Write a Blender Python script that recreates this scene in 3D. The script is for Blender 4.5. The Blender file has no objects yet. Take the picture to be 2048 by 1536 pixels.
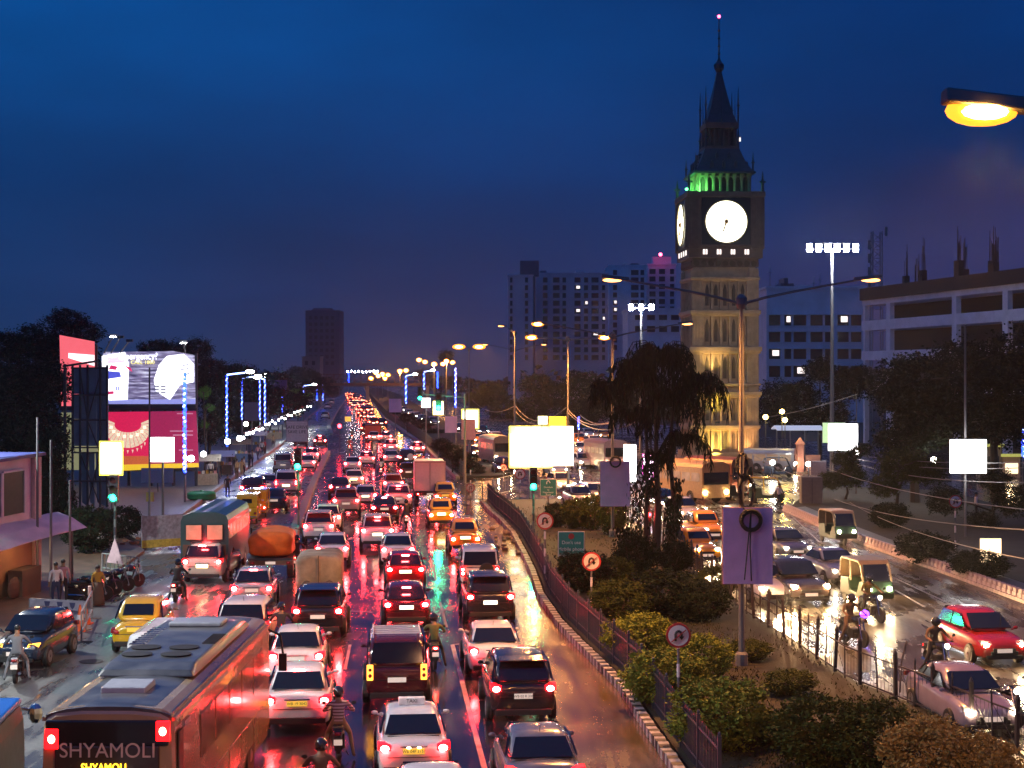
import bpy, math, random
from mathutils import Vector, Matrix
R = math.radians
random.seed(11)
sc = bpy.context.scene
COL = sc.collection

# ------------------------------------------------------------------ camera, sky, exposure
F, H, Y0, CX = 3150.0, 9.2, 750.0, 1024.0       # focal length in photo pixels, eye height, horizon row, centre column
cam = bpy.data.cameras.new('camera')
cam.lens = 36 * F / 2048; cam.sensor_width = 36
cam.shift_y = -18 / 2048
cam.clip_start = 0.3; cam.clip_end = 4000
camo = bpy.data.objects.new('camera', cam); COL.objects.link(camo)
camo.location = (0, 0, H); camo.rotation_euler = (R(90), 0, 0)
sc.camera = camo
sc.view_settings.view_transform = 'Standard'
sc.view_settings.look = 'None'
sc.view_settings.exposure = 0.5
sc.view_settings.gamma = 1.0
sc.view_settings.use_curve_mapping = False
sc.cycles.use_denoising = True
sc.cycles.max_bounces = 5
sc.cycles.diffuse_bounces = 2
sc.cycles.glossy_bounces = 3
sc.cycles.transmission_bounces = 2
sc.cycles.volume_bounces = 0
sc.cycles.sample_clamp_indirect = 6
sc.cycles.sample_clamp_direct = 0
sc.cycles.use_light_tree = True
sc.cycles.caustics_reflective = False
sc.cycles.caustics_refractive = False

def lin(c):
    return tuple(((x/255)/12.92 if x/255 <= .04045 else ((x/255+.055)/1.055)**2.4) for x in c)

world = bpy.data.worlds.new('World'); sc.world = world
world.use_nodes = True
nt = world.node_tree; N = nt.nodes; L = nt.links
bg = N['Background']
tc = N.new('ShaderNodeTexCoord'); sep = N.new('ShaderNodeSeparateXYZ')
L.new(tc.outputs['Generated'], sep.inputs[0])
def ramp(tree, stops, src):
    r = tree.nodes.new('ShaderNodeValToRGB')
    cr = r.color_ramp
    while len(cr.elements) < len(stops): cr.elements.new(.5)
    for e, (p, c) in zip(cr.elements, stops):
        e.position = p; e.color = (*c, 1)
    tree.links.new(src, r.inputs[0]); return r
# dusk sky: hazy slate violet at the horizon, deep blue above, bluer to the west (left)
rl = ramp(nt, [(0, lin((24, 52, 92))), (.05, lin((16, 50, 98))), (.12, lin((2, 56, 116))), (.2, lin((0, 72, 142))), (.4, lin((8, 84, 162))), (1, lin((30, 104, 185)))], sep.outputs['Z'])
rr = ramp(nt, [(0, lin((54, 54, 94))), (.05, lin((42, 48, 98))), (.12, lin((12, 42, 96))), (.2, lin((2, 50, 112))), (.4, lin((8, 58, 130))), (1, lin((16, 84, 165)))], sep.outputs['Z'])
mr = N.new('ShaderNodeMapRange'); mr.inputs['From Min'].default_value = -.32; mr.inputs['From Max'].default_value = .22
L.new(sep.outputs['X'], mr.inputs['Value'])
mp = N.new('ShaderNodeMapping'); mp.inputs['Scale'].default_value = (1, 1, 3.2)
L.new(tc.outputs['Generated'], mp.inputs[0])
nz = N.new('ShaderNodeTexNoise'); nz.inputs['Scale'].default_value = 3.2; nz.inputs['Detail'].default_value = 4; nz.inputs['Roughness'].default_value = .5
L.new(mp.outputs[0], nz.inputs['Vector'])
mx = N.new('ShaderNodeMix'); mx.data_type = 'RGBA'
L.new(mr.outputs[0], mx.inputs['Factor']); L.new(rl.outputs[0], mx.inputs['A']); L.new(rr.outputs[0], mx.inputs['B'])
cm = N.new('ShaderNodeMapRange'); cm.inputs['From Min'].default_value = .35; cm.inputs['From Max'].default_value = .68
cm.inputs['To Min'].default_value = .74; cm.inputs['To Max'].default_value = 1.12
L.new(nz.outputs['Fac'], cm.inputs['Value'])
vm = N.new('ShaderNodeVectorMath'); vm.operation = 'SCALE'
L.new(mx.outputs['Result'], vm.inputs[0]); L.new(cm.outputs[0], vm.inputs['Scale'])
sky = N.new('ShaderNodeTexSky'); sky.sky_type = 'NISHITA'; sky.sun_disc = False
sky.sun_elevation = R(-3); sky.sun_rotation = R(-70)
sm = N.new('ShaderNodeVectorMath'); sm.operation = 'MULTIPLY_ADD'
sm.inputs[1].default_value = (.02, .02, .02)
L.new(sky.outputs[0], sm.inputs[0]); L.new(vm.outputs[0], sm.inputs[2])
L.new(sm.outputs[0], bg.inputs['Color'])
bg.inputs['Strength'].default_value = .72

# ------------------------------------------------------------------ helpers
def G(px, py, z=0.0):
    """point at height z that lies under the photo pixel (px, py)"""
    Y = (H - z) * F / (py - Y0)
    return Vector(((px - CX) / F * Y, Y, z))
def A(px, py, Y):
    """point at depth Y under the photo pixel"""
    return Vector(((px - CX) / F * Y, Y, H - (py - Y0) / F * Y))
def S(Y): return Y / F      # metres per photo pixel at depth Y

MATS = {}
def mat(name, col=(.5, .5, .5), rough=.5, metal=0, emit=None, es=0, coat=0, var=.12, scale=6, bump=0, bscale=30, alpha=None, col2=None, trans=0):
    if name in MATS: return MATS[name]
    m = bpy.data.materials.new(name); m.use_nodes = True
    t = m.node_tree; b = t.nodes['Principled BSDF']
    b.inputs['Roughness'].default_value = rough; b.inputs['Metallic'].default_value = metal
    b.inputs['Coat Weight'].default_value = coat; b.inputs['Coat Roughness'].default_value = .08
    if trans: b.inputs['Transmission Weight'].default_value = trans
    if alpha is not None: b.inputs['Alpha'].default_value = alpha
    c = t.nodes.new('ShaderNodeTexCoord'); n = t.nodes.new('ShaderNodeTexNoise')
    n.inputs['Scale'].default_value = scale; n.inputs['Detail'].default_value = 5; n.inputs['Roughness'].default_value = .6
    t.links.new(c.outputs['Object'], n.inputs['Vector'])
    c2 = col2 or tuple(x * (1 - var * 2) for x in col)
    r = ramp(t, [(.3, c2), (.7, col)], n.outputs['Fac'])
    t.links.new(r.outputs[0], b.inputs['Base Color'])
    if emit is None and not metal:
        q = t.nodes.new('ShaderNodeMapRange'); q.inputs['To Min'].default_value = rough * .75; q.inputs['To Max'].default_value = min(1, rough * 1.3)
        t.links.new(n.outputs['Fac'], q.inputs['Value']); t.links.new(q.outputs[0], b.inputs['Roughness'])
    if bump:
        n2 = t.nodes.new('ShaderNodeTexNoise'); n2.inputs['Scale'].default_value = bscale; n2.inputs['Detail'].default_value = 3
        t.links.new(c.outputs['Object'], n2.inputs['Vector'])
        bp = t.nodes.new('ShaderNodeBump'); bp.inputs['Strength'].default_value = bump; bp.inputs['Distance'].default_value = .02
        t.links.new(n2.outputs['Fac'], bp.inputs['Height']); t.links.new(bp.outputs[0], b.inputs['Normal'])
    if emit is not None:
        b.inputs['Emission Color'].default_value = (*emit, 1); b.inputs['Emission Strength'].default_value = es
        if es < 1.5: m.cycles.emission_sampling = 'NONE'
    MATS[name] = m; return m

class MB:
    def __init__(s): s.v = []; s.f = []; s.m = []
    def add(s, vs, fs, mi=0):
        o = len(s.v); s.v += [tuple(v) for v in vs]; s.f += [tuple(i + o for i in f) for f in fs]; s.m += [mi] * len(fs); return s
    def box(s, c, d, mi=0, rz=0, M=None):
        x, y, z = d[0] / 2, d[1] / 2, d[2] / 2
        vs = [Vector((a * x, b * y, e * z)) for a in (-1, 1) for b in (-1, 1) for e in (-1, 1)]
        if M is None and rz: M = Matrix.Rotation(rz, 3, 'Z')
        if M is not None: vs = [M @ v for v in vs]
        vs = [v + Vector(c) for v in vs]
        return s.add(vs, [(0, 1, 3, 2), (4, 6, 7, 5), (0, 4, 5, 1), (2, 3, 7, 6), (0, 2, 6, 4), (1, 5, 7, 3)], mi)
    def bar(s, p, q, w, h=None, mi=0):
        """rectangular bar from p to q"""
        p, q = Vector(p), Vector(q); h = h or w; d = q - p
        if d.length < 1e-6: return s
        z = d.normalized(); up = Vector((0, 0, 1)) if abs(z.z) < .95 else Vector((0, 1, 0))
        x = up.cross(z).normalized(); y = z.cross(x)
        vs = [e + x * a * w / 2 + y * b * h / 2 for e in (p, q) for a, b in ((-1, -1), (1, -1), (1, 1), (-1, 1))]
        return s.add(vs, [(3, 2, 1, 0), (4, 5, 6, 7), (0, 1, 5, 4), (1, 2, 6, 5), (2, 3, 7, 6), (3, 0, 4, 7)], mi)
    def cyl(s, p, q, r0, r1=None, n=10, mi=0, cap=True):
        p, q = Vector(p), Vector(q); r1 = r0 if r1 is None else r1; z = (q - p).normalized()
        up = Vector((0, 0, 1)) if abs(z.z) < .95 else Vector((0, 1, 0))
        x = up.cross(z).normalized(); y = z.cross(x)
        vs = []
        for e, r in ((p, r0), (q, r1)):
            vs += [e + (x * math.cos(2 * math.pi * i / n) + y * math.sin(2 * math.pi * i / n)) * r for i in range(n)]
        fs = [(i, (i + 1) % n, n + (i + 1) % n, n + i) for i in range(n)]
        if cap: fs += [tuple(range(n))[::-1], tuple(range(n, 2 * n))]
        return s.add(vs, fs, mi)
    def tube(s, pts, r, n=6, mi=0, r1=None):
        m = len(pts)
        for i in range(m - 1):
            a = r if r1 is None else r + (r1 - r) * i / (m - 1); b = r if r1 is None else r + (r1 - r) * (i + 1) / (m - 1)
            s.cyl(pts[i], pts[i + 1], a, b, n, mi, cap=(i == 0 or i == m - 2))
        return s
    def lathe(s, prof, c=(0, 0, 0), n=16, mi=0, axis='Z', sx=1, sy=1):
        """profile of (r, h) pairs"""
        vs = []
        for r, h in prof:
            for i in range(n):
                a = 2 * math.pi * i / n; x, y = r * math.cos(a) * sx, r * math.sin(a) * sy
                p = (x, y, h) if axis == 'Z' else ((x, h, y) if axis == 'Y' else (h, x, y))
                vs.append(Vector(p) + Vector(c))
        fs = []
        for j in range(len(prof) - 1):
            for i in range(n):
                q = (j * n + i, j * n + (i + 1) % n, (j + 1) * n + (i + 1) % n, (j + 1) * n + i)
                fs.append(q if axis != 'Y' else q[::-1])
        fs += [tuple(range(n))[::-1], tuple(range((len(prof) - 1) * n, len(prof) * n))]
        return s.add(vs, fs, mi)
    def ell(s, c, r, n=10, m=6, mi=0):
        pr = [(max(.001, math.sin(math.pi * j / m)), -math.cos(math.pi * j / m)) for j in range(m + 1)]
        vs = []
        for a, h in pr:
            for i in range(n):
                t = 2 * math.pi * i / n
                vs.append((c[0] + r[0] * a * math.cos(t), c[1] + r[1] * a * math.sin(t), c[2] + r[2] * h))
        fs = [(j * n + i, j * n + (i + 1) % n, (j + 1) * n + (i + 1) % n, (j + 1) * n + i) for j in range(m) for i in range(n)]
        return s.add(vs, fs, mi)
    def poly(s, pts, mi=0):
        return s.add(pts, [tuple(range(len(pts)))], mi)
    def extr(s, pts, z0, z1, mi=0):
        """horizontal polygon pts (x, y) extruded from z0 to z1"""
        n = len(pts)
        ar = sum(pts[i][0] * pts[(i + 1) % n][1] - pts[(i + 1) % n][0] * pts[i][1] for i in range(n))
        if ar < 0: pts = pts[::-1]
        vs = [(p[0], p[1], z0) for p in pts] + [(p[0], p[1], z1) for p in pts]
        return s.add(vs, [tuple(range(n))[::-1], tuple(range(n, 2 * n))] + [(i, (i + 1) % n, n + (i + 1) % n, n + i) for i in range(n)], mi)
    def side(s, pts, x0, x1, mi=0):
        """profile pts (y, z) extruded along x"""
        n = len(pts)
        ar = sum(pts[i][0] * pts[(i + 1) % n][1] - pts[(i + 1) % n][0] * pts[i][1] for i in range(n))
        if ar < 0: pts = pts[::-1]
        vs = [(x0, p[0], p[1]) for p in pts] + [(x1, p[0], p[1]) for p in pts]
        return s.add(vs, [tuple(range(n))[::-1], tuple(range(n, 2 * n))] + [(i, (i + 1) % n, n + (i + 1) % n, n + i) for i in range(n)], mi)
    def loft(s, secs, mi=0, caps=True):
        n = len(secs[0]); vs = [p for q in secs for p in q]
        fs = [(j * n + i, j * n + (i + 1) % n, (j + 1) * n + (i + 1) % n, (j + 1) * n + i) for j in range(len(secs) - 1) for i in range(n)]
        if caps: fs += [tuple(range(n))[::-1], tuple(range((len(secs) - 1) * n, len(secs) * n))]
        return s.add(vs, fs, mi)
    def mesh(s, name, smooth=False):
        me = bpy.data.meshes.new(name); me.from_pydata(s.v, [], s.f)
        me.polygons.foreach_set('material_index', s.m)
        if smooth: me.polygons.foreach_set('use_smooth', [True] * len(s.f))
        me.update(); return me

def link(name, data, parent=None, loc=None, rz=0):
    o = bpy.data.objects.new(name, data); COL.objects.link(o)
    if parent is not None: o.parent = parent
    if loc is not None: o.location = loc
    if rz: o.rotation_euler = (0, 0, rz)
    return o
def obj(name, mb, m, parent=None, loc=None, rz=0, smooth=False, bevel=0, sub=0):
    me = mb.mesh(name, smooth)
    for x in (m if isinstance(m, (list, tuple)) else [m]): me.materials.append(x)
    o = link(name, me, parent, loc, rz)
    if bevel:
        b = o.modifiers.new('bevel', 'BEVEL'); b.width = bevel; b.segments = 2; b.limit_method = 'ANGLE'; b.angle_limit = R(35)
    if sub:
        b = o.modifiers.new('sub', 'SUBSURF'); b.levels = sub; b.render_levels = sub
    return o
def tag(o, label=None, cat=None, group=None, kind=None):
    if label: o['label'] = label
    if cat: o['category'] = cat
    if group: o['group'] = group
    if kind: o['kind'] = kind
    return o
def thing(name, label, cat, loc=(0, 0, 0), rz=0, group=None):
    return tag(link(name, None, None, loc, rz), label, cat, group)
def struct(name, mb, m, **k): return tag(obj(name, mb, m, **k), kind='structure')
def text(name, body, m, size, parent=None, loc=(0, 0, 0), rot=(0, 0, 0), ext=.004, sx=1, align='CENTER'):
    c = bpy.data.curves.new(name, "FONT"); c.body = body; c.size = size; c.extrude = ext; c.align_x = align; c.align_y = "CENTER"
    tmp = bpy.data.objects.new(name, c); me = bpy.data.meshes.new_from_object(tmp); bpy.data.objects.remove(tmp); me.materials.clear(); me.materials.append(m); o = link(name, me, parent, loc); o.rotation_euler = rot; o.scale = (sx, 1, 1); return o

class Kit:
    """a thing's parts as shared meshes; put() makes one individual of it"""
    def __init__(s): s.p = []
    def part(s, name, mb, keys, parent=None, loc=None, smooth=False, bevel=0, sub=0, opt=None):
        me = mb if isinstance(mb, bpy.types.Mesh) else mb.mesh(name, smooth)
        keys = keys if isinstance(keys, (list, tuple)) else [keys]
        while len(me.materials) < len(keys): me.materials.append(None)
        s.p.append((name, me, keys, parent, loc, bevel, sub, opt)); return len(s.p) - 1
    def put(s, root, mats, opts=()):
        made = []
        for name, me, keys, par, loc, bevel, sub, opt in s.p:
            if (opt and opt not in opts) or (par is not None and made[par] is None): made.append(None); continue
            o = link(name, me, root if par is None else made[par], loc)
            for i, k in enumerate(keys):
                o.material_slots[i].link = 'OBJECT'; o.material_slots[i].material = mats[k]
            if bevel:
                b = o.modifiers.new('bevel', 'BEVEL'); b.width = bevel; b.segments = 2; b.limit_method = 'ANGLE'; b.angle_limit = R(35)
            if sub:
                b = o.modifiers.new('sub', 'SUBSURF'); b.levels = sub; b.render_levels = sub
            made.append(o)
        return made

def lamp(name, loc, power, col, parent=None, kind='POINT', r=.15, spot=None, rot=None, blend=.5):
    l = bpy.data.lights.new(name, kind); l.energy = power; l.color = col; l.shadow_soft_size = r
    if spot: l.spot_size = R(spot); l.spot_blend = blend
    o = bpy.data.objects.new(name, l); COL.objects.link(o); o.location = loc
    if parent is not None: o.parent = parent
    if rot: o.rotation_euler = rot
    return o

SOD = (1.0, .37, .08)
WHT = (.82, .88, 1.0)
M_pole = mat('galvanised_pole', (.15, .15, .16), .7)
M_dark = mat('dark_steel', (.03, .032, .045), .45)
M_black = mat('black_rubber', (.012, .012, .013), .6)
M_white = mat('white_paint', (.7, .7, .7), .5)
M_glass = mat('dark_glass', (.008, .009, .012), .06, coat=.5)
M_chrome = mat('chrome', (.7, .7, .72), .15, 1)
M_grey = mat('grey_metal', (.22, .22, .23), .45)
M_conc = mat('concrete', (.3, .28, .26), .8, bump=.4)
M_brown = mat('weathered_brown', (.12, .07, .045), .8)
# ------------------------------------------------------------------ ground and roads
def wet(name, c1, c2, r0, r1, dark=.45, bump=.25, puddle=.5, soft=.07):
    m = bpy.data.materials.new(name); m.use_nodes = True
    t = m.node_tree; b = t.nodes['Principled BSDF']; n = t.nodes; l = t.links
    c = n.new('ShaderNodeTexCoord')
    big = n.new('ShaderNodeTexNoise'); big.inputs['Scale'].default_value = .22; big.inputs['Detail'].default_value = 6; big.inputs['Roughness'].default_value = .62
    l.new(c.outputs['Object'], big.inputs['Vector'])
    mpp = n.new('ShaderNodeMapping'); mpp.inputs['Scale'].default_value = (2.2, .25, 1); mpp.inputs['Rotation'].default_value = (0, 0, R(-5))
    l.new(c.outputs['Object'], mpp.inputs[0])
    tr = n.new('ShaderNodeTexNoise'); tr.inputs['Scale'].default_value = 1.1; tr.inputs['Detail'].default_value = 5
    l.new(mpp.outputs[0], tr.inputs['Vector'])
    ad = n.new('ShaderNodeMath'); ad.operation = 'MULTIPLY_ADD'; ad.inputs[1].default_value = .45
    l.new(tr.outputs['Fac'], ad.inputs[0])
    sc2 = n.new('ShaderNodeMath'); sc2.operation = 'MULTIPLY'; sc2.inputs[1].default_value = .55
    l.new(big.outputs['Fac'], sc2.inputs[0]); l.new(sc2.outputs[0], ad.inputs[2])
    fine = n.new('ShaderNodeTexNoise'); fine.inputs['Scale'].default_value = 9; fine.inputs['Detail'].default_value = 6; fine.inputs['Roughness'].default_value = .7
    l.new(c.outputs['Object'], fine.inputs['Vector'])
    r = ramp(t, [(.3, c1), (.5, tuple((x + y) / 2 for x, y in zip(c1, c2))), (.7, c2)], fine.outputs['Fac'])
    wr = ramp(t, [(puddle - soft, (r0,) * 3), (puddle + soft, (r1,) * 3), (.8, (min(1, r1 * 1.5),) * 3)], ad.outputs[0])
    l.new(wr.outputs[0], b.inputs['Roughness'])
    dk = n.new('ShaderNodeMix'); dk.data_type = 'RGBA'; dk.blend_type = 'MULTIPLY'; dk.inputs['Factor'].default_value = .7
    wd = ramp(t, [(puddle - soft * .8, (dark,) * 3), (puddle + soft * 1.3, (1,) * 3)], ad.outputs[0])
    l.new(r.outputs[0], dk.inputs['A']); l.new(wd.outputs[0], dk.inputs['B']); l.new(dk.outputs['Result'], b.inputs['Base Color'])
    bn = n.new('ShaderNodeTexNoise'); bn.inputs['Scale'].default_value = 14; bn.inputs['Detail'].default_value = 4
    l.new(c.outputs['Object'], bn.inputs['Vector'])
    bs = n.new('ShaderNodeMath'); bs.operation = 'MULTIPLY'; l.new(bn.outputs['Fac'], bs.inputs[0]); l.new(wd.outputs[0], bs.inputs[1])
    bp = n.new('ShaderNodeBump'); bp.inputs['Strength'].default_value = bump; bp.inputs['Distance'].default_value = .012
    l.new(bs.outputs[0], bp.inputs['Height']); l.new(bp.outputs[0], b.inputs['Normal'])
    b.inputs['Specular IOR Level'].default_value = .6
    return m
M_asph = wet('wet_asphalt', (.018, .02, .028), (.045, .045, .055), .07, .26)
M_serv = wet('wet_service_road', (.05, .055, .058), (.12, .128, .128), .14, .42, puddle=.47, dark=.4, soft=.05)  # overhead light on this road is put into its lighter grey
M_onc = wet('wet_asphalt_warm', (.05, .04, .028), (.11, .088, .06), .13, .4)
M_muddy = wet('muddy_road_edge', (.07, .045, .02), (.2, .13, .07), .04, .34, bump=.35, puddle=.51, dark=.75, soft=.12)
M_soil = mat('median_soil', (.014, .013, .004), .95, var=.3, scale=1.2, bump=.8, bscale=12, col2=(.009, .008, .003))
M_foot = mat('footpath_paving', (.09, .085, .085), .5, var=.25, scale=1.5, bump=.4, bscale=8)
M_ground = mat('ground_earth', (.04, .035, .03), .9, var=.3, scale=.3)

b = MB(); b.poly([(-900, -60, -.06), (900, -60, -.06), (900, 2600, -.06), (-900, 2600, -.06)])
struct('ground', b, M_ground)
def sheet(name, px, m, z):
    b = MB(); pts = [G(x, y) for x, y in px]
    b.poly([(p.x, p.y, z) for p in pts]); o = struct(name, b, m)
    if o.data.polygons[0].normal.z < 0: o.data.flip_normals()
    return o
b = MB(); b.poly([(-14, 10, 0), (30, 10, 0), (70, 120, 0), (30, 260, 0), (-40, 1200, 0), (-160, 1200, 0), (-42, 260, 0), (-30, 100, 0)])
struct('road', b, M_asph)
sheet('service_road', [(575, 1090), (500, 1200), (420, 1400), (400, 1750), (-600, 1750), (-500, 1300), (0, 1300), (180, 1180), (300, 1095), (360, 1035), (455, 965), (560, 893), (620, 832), (668, 797), (697, 782), (689, 800), (658, 855), (655, 905)], M_serv, .004)
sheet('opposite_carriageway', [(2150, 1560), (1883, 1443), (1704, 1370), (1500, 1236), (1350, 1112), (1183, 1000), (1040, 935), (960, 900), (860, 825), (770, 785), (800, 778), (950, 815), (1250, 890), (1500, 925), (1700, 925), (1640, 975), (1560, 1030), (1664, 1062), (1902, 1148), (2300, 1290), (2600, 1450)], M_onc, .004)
sheet('muddy_road_edge', [(1346, 1537), (1243, 1379), (1151, 1287), (1080, 1195), (1053, 1122), (1004, 1046), (963, 1005), (930, 1000), (985, 1080), (1010, 1160), (1050, 1290), (1130, 1450), (1180, 1600), (1400, 1660)], M_muddy, .008)
# lane lines
M_line = mat('road_paint', (.42, .42, .45), .4, var=.3, scale=1.6, col2=(.06, .06, .07))
def strip(name, pts, w, m, z=.012, z1=None, par=None):
    b = MB()
    for i in range(len(pts) - 1):
        p, q = Vector(pts[i]), Vector(pts[i + 1]); d = (q - p).normalized(); s = Vector((-d.y, d.x, 0)) * w / 2
        b.poly([(p.x + s.x, p.y + s.y, z), (p.x - s.x, p.y - s.y, z), (q.x - s.x, q.y - s.y, z), (q.x + s.x, q.y + s.y, z)])
    o = obj(name, b, m, par)
    for pl in o.data.polygons:
        if pl.normal.z < 0: o.data.flip_normals(); break
    return tag(o, kind='structure')
strip('lane_line', [G(985, 1600), G(905, 1290)], .14, M_line)
for a, c in (((893, 1255), (880, 1205)), ((872, 1160), (864, 1120)), ((745, 1225), (700, 1222)), ((700, 1290), (690, 1340))):
    strip('lane_line', [G(*a), G(*c)], .1, M_line)
strip('stop_line', [G(905, 1290), G(925, 1288)], .15, M_line)
for a, c in (((1560, 1010), (1640, 1085)), ((1790, 1180), (1850, 1215)), ((1690, 1110), (1990, 1250)), ((1660, 1280), (1700, 1300))):
    strip('lane_line', [G(*a), G(*c)], .09, M_line)

def resample(pts, step):
    out = []; carry = 0
    for i in range(len(pts) - 1):
        p, q = Vector(pts[i]), Vector(pts[i + 1]); d = (q - p).length; t = carry
        while t < d: out.append((p.lerp(q, t / d), (q - p).normalized())); t += step
        carry = t - d
    return out
def offset(pts, k):
    out = []
    for i, p in enumerate(pts):
        a = pts[max(0, i - 1)]; c = pts[min(len(pts) - 1, i + 1)]; d = (Vector(c) - Vector(a)).normalized()
        out.append(Vector(p) + Vector((d.y, -d.x, 0)) * k)
    return out

# median garden between the carriageways
KL = [G(*p) for p in [(1400, 1610), (1346, 1537), (1243, 1379), (1151, 1287), (1118, 1252), (1080, 1195), (1067, 1154), (1053, 1122), (1026, 1070), (1004, 1046), (980, 1025), (963, 1005)]]
KR = [G(*p) for p in [(1183, 1000), (1290, 1062), (1350, 1112), (1420, 1175), (1500, 1236), (1591, 1293), (1704, 1370), (1883, 1443), (1997, 1497), (2150, 1560)]]
b = MB(); b.extr([(p.x, p.y) for p in offset(KL, .25)] + [(p.x, p.y) for p in KR], 0, .17)
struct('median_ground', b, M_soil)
FL = [G(*p) for p in [(915, 957), (888, 935), (845, 890), (800, 857), (770, 838), (745, 806), (735, 790), (728, 776)]]
FR = [G(*p) for p in [(760, 776), (800, 790), (850, 820), (900, 850), (950, 895), (1010, 955)]]
b = MB(); b.extr([(p.x, p.y) for p in FL] + [(p.x, p.y) for p in FR], 0, .18)
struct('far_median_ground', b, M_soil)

# black and white kerb stones
M_kw = mat('kerb_white', (.5, .47, .47), .6, var=.35, scale=8)
M_kb = mat('kerb_black', (.03, .028, .035), .5)
kerb = thing('kerb', 'kerb of alternating black and white stones along the fenced median', 'kerb')
kerb['kind'] = 'structure'
run = resample(KL, .29)
far = MB(); stone = [MB().box((0, 0, .12), (.26, .27, .26)).mesh('kerb_stone') for _ in (0, 1)]
stone[0].materials.append(M_kw); stone[1].materials.append(M_kb)
for i, (p, d) in enumerate(run):
    a = math.atan2(-d.x, d.y)
    if i < 290:
        o = link('kerb_stone', stone[i % 2], kerb, p + Vector((random.uniform(-.015, .015), 0, random.uniform(-.015, .012))), a + random.uniform(-.04, .04))
    else: far.box(p + Vector((0, 0, .12)), (.26, .27, .26), i % 2, a)
tag(obj('kerb_stone', far, [M_kw, M_kb], kerb), kind='stuff')
M_kerb2 = mat('kerb_plain', (.27, .25, .27), .6, var=.3, scale=3)
def kerbline(pts, label, w=.4, h=.28, m=M_kerb2, step=1.6):
    """kerb divider of cast blocks"""
    k = thing('kerb', label, 'kerb'); k['kind'] = 'structure'
    run = resample(pts, step); me = MB().box((0, 0, h / 2), (w, step * .975, h)).mesh('kerb_block'); me.materials.append(m)
    rest = MB()
    for i, (p, d) in enumerate(run[:-1]):
        q = p + d * step / 2; a = math.atan2(-d.x, d.y)
        if p.y < 260: link('kerb_block', me, k, q, a)
        else: rest.box(q + Vector((0, 0, h / 2)), (w, step * .98, h), 0, a)
    if rest.v: tag(obj('kerb_block', rest, m, k), kind='stuff')
    return k
kerbline([G(578, 1095), G(605, 1025), G(632, 955), G(657, 905)], 'pale low kerb dividing the service road from the main road', w=.5)
kerbline([G(663, 870), G(657, 852), G(675, 820), G(690, 800), G(703, 782)], 'far kerb divider between service road and main road', w=.6)
kerbline(FL, 'kerb round the far median by the orange lit road edge', w=.35, h=.25)
# right-hand parapet of rounded white blocks
RK = [G(*p) for p in [(1572, 1022), (1664, 1062), (1732, 1090), (1902, 1150), (2047, 1203), (2300, 1300)]]
par = thing('parapet', 'low pinkish white parapet of rounded blocks along the far kerb', 'parapet')
blk = MB().box((0, 0, .16), (.3, .42, .32)).box((0, 0, .39), (.22, .34, .16)).mesh('parapet_block')
M_par = mat('parapet_paint', (.75, .55, .52), .55, var=.25, scale=4); blk.materials.append(M_par)
for i, (p, d) in enumerate(resample(RK, .56)):
    if 60 < i < 62: continue
    o = link('parapet_block', blk, par, p, math.atan2(-d.x, d.y))
b = MB()
for i in range(len(RK) - 1): b.bar(RK[i] + Vector((0, 0, .08)), RK[i + 1] + Vector((0, 0, .08)), .5, .14)
obj('plinth', b, M_par, par)
b = MB(); b.extr([(p.x + .2, p.y + .2) for p in RK] + [(G(2600, 1200)).to_tuple()[:2], (G(1900, 985)).to_tuple()[:2], (G(1660, 975)).to_tuple()[:2], (G(1600, 1000)).to_tuple()[:2]], 0, .14)
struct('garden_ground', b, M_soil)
b = MB(); o2 = offset(RK, -1.6)
b.extr([(p.x + .35, p.y + .35) for p in RK] + [(p.x + 1.6, p.y + 1.6) for p in RK[::-1]], .146, .18)
struct('right_footpath', b, M_foot)
# left footpath
LK = [G(*p) for p in [(300, 1095), (365, 1032), (455, 965), (560, 893), (620, 832), (668, 797)]]
b = MB(); b.extr([(p.x, p.y) for p in LK] + [(-100, 600), (-70, 180), (-32, 110)], 0, .16)
struct('left_footpath', b, M_foot)
b = MB()
for i in range(len(LK) - 1): b.bar(LK[i] + Vector((0, 0, .12)), LK[i + 1] + Vector((0, 0, .12)), .3, .28)
struct('left_kerb', b, M_kerb2)
b = MB(); b.extr([(p.x, p.y) for p in [G(0, 1285), G(110, 1230), G(290, 1105), G(220, 1060), G(-150, 1060), G(-300, 1290)]], 0, .13)
struct('shop_footpath', b, mat('shop_footpath_paving', (.2, .12, .08), .5, var=.3, scale=2, bump=.4))

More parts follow.
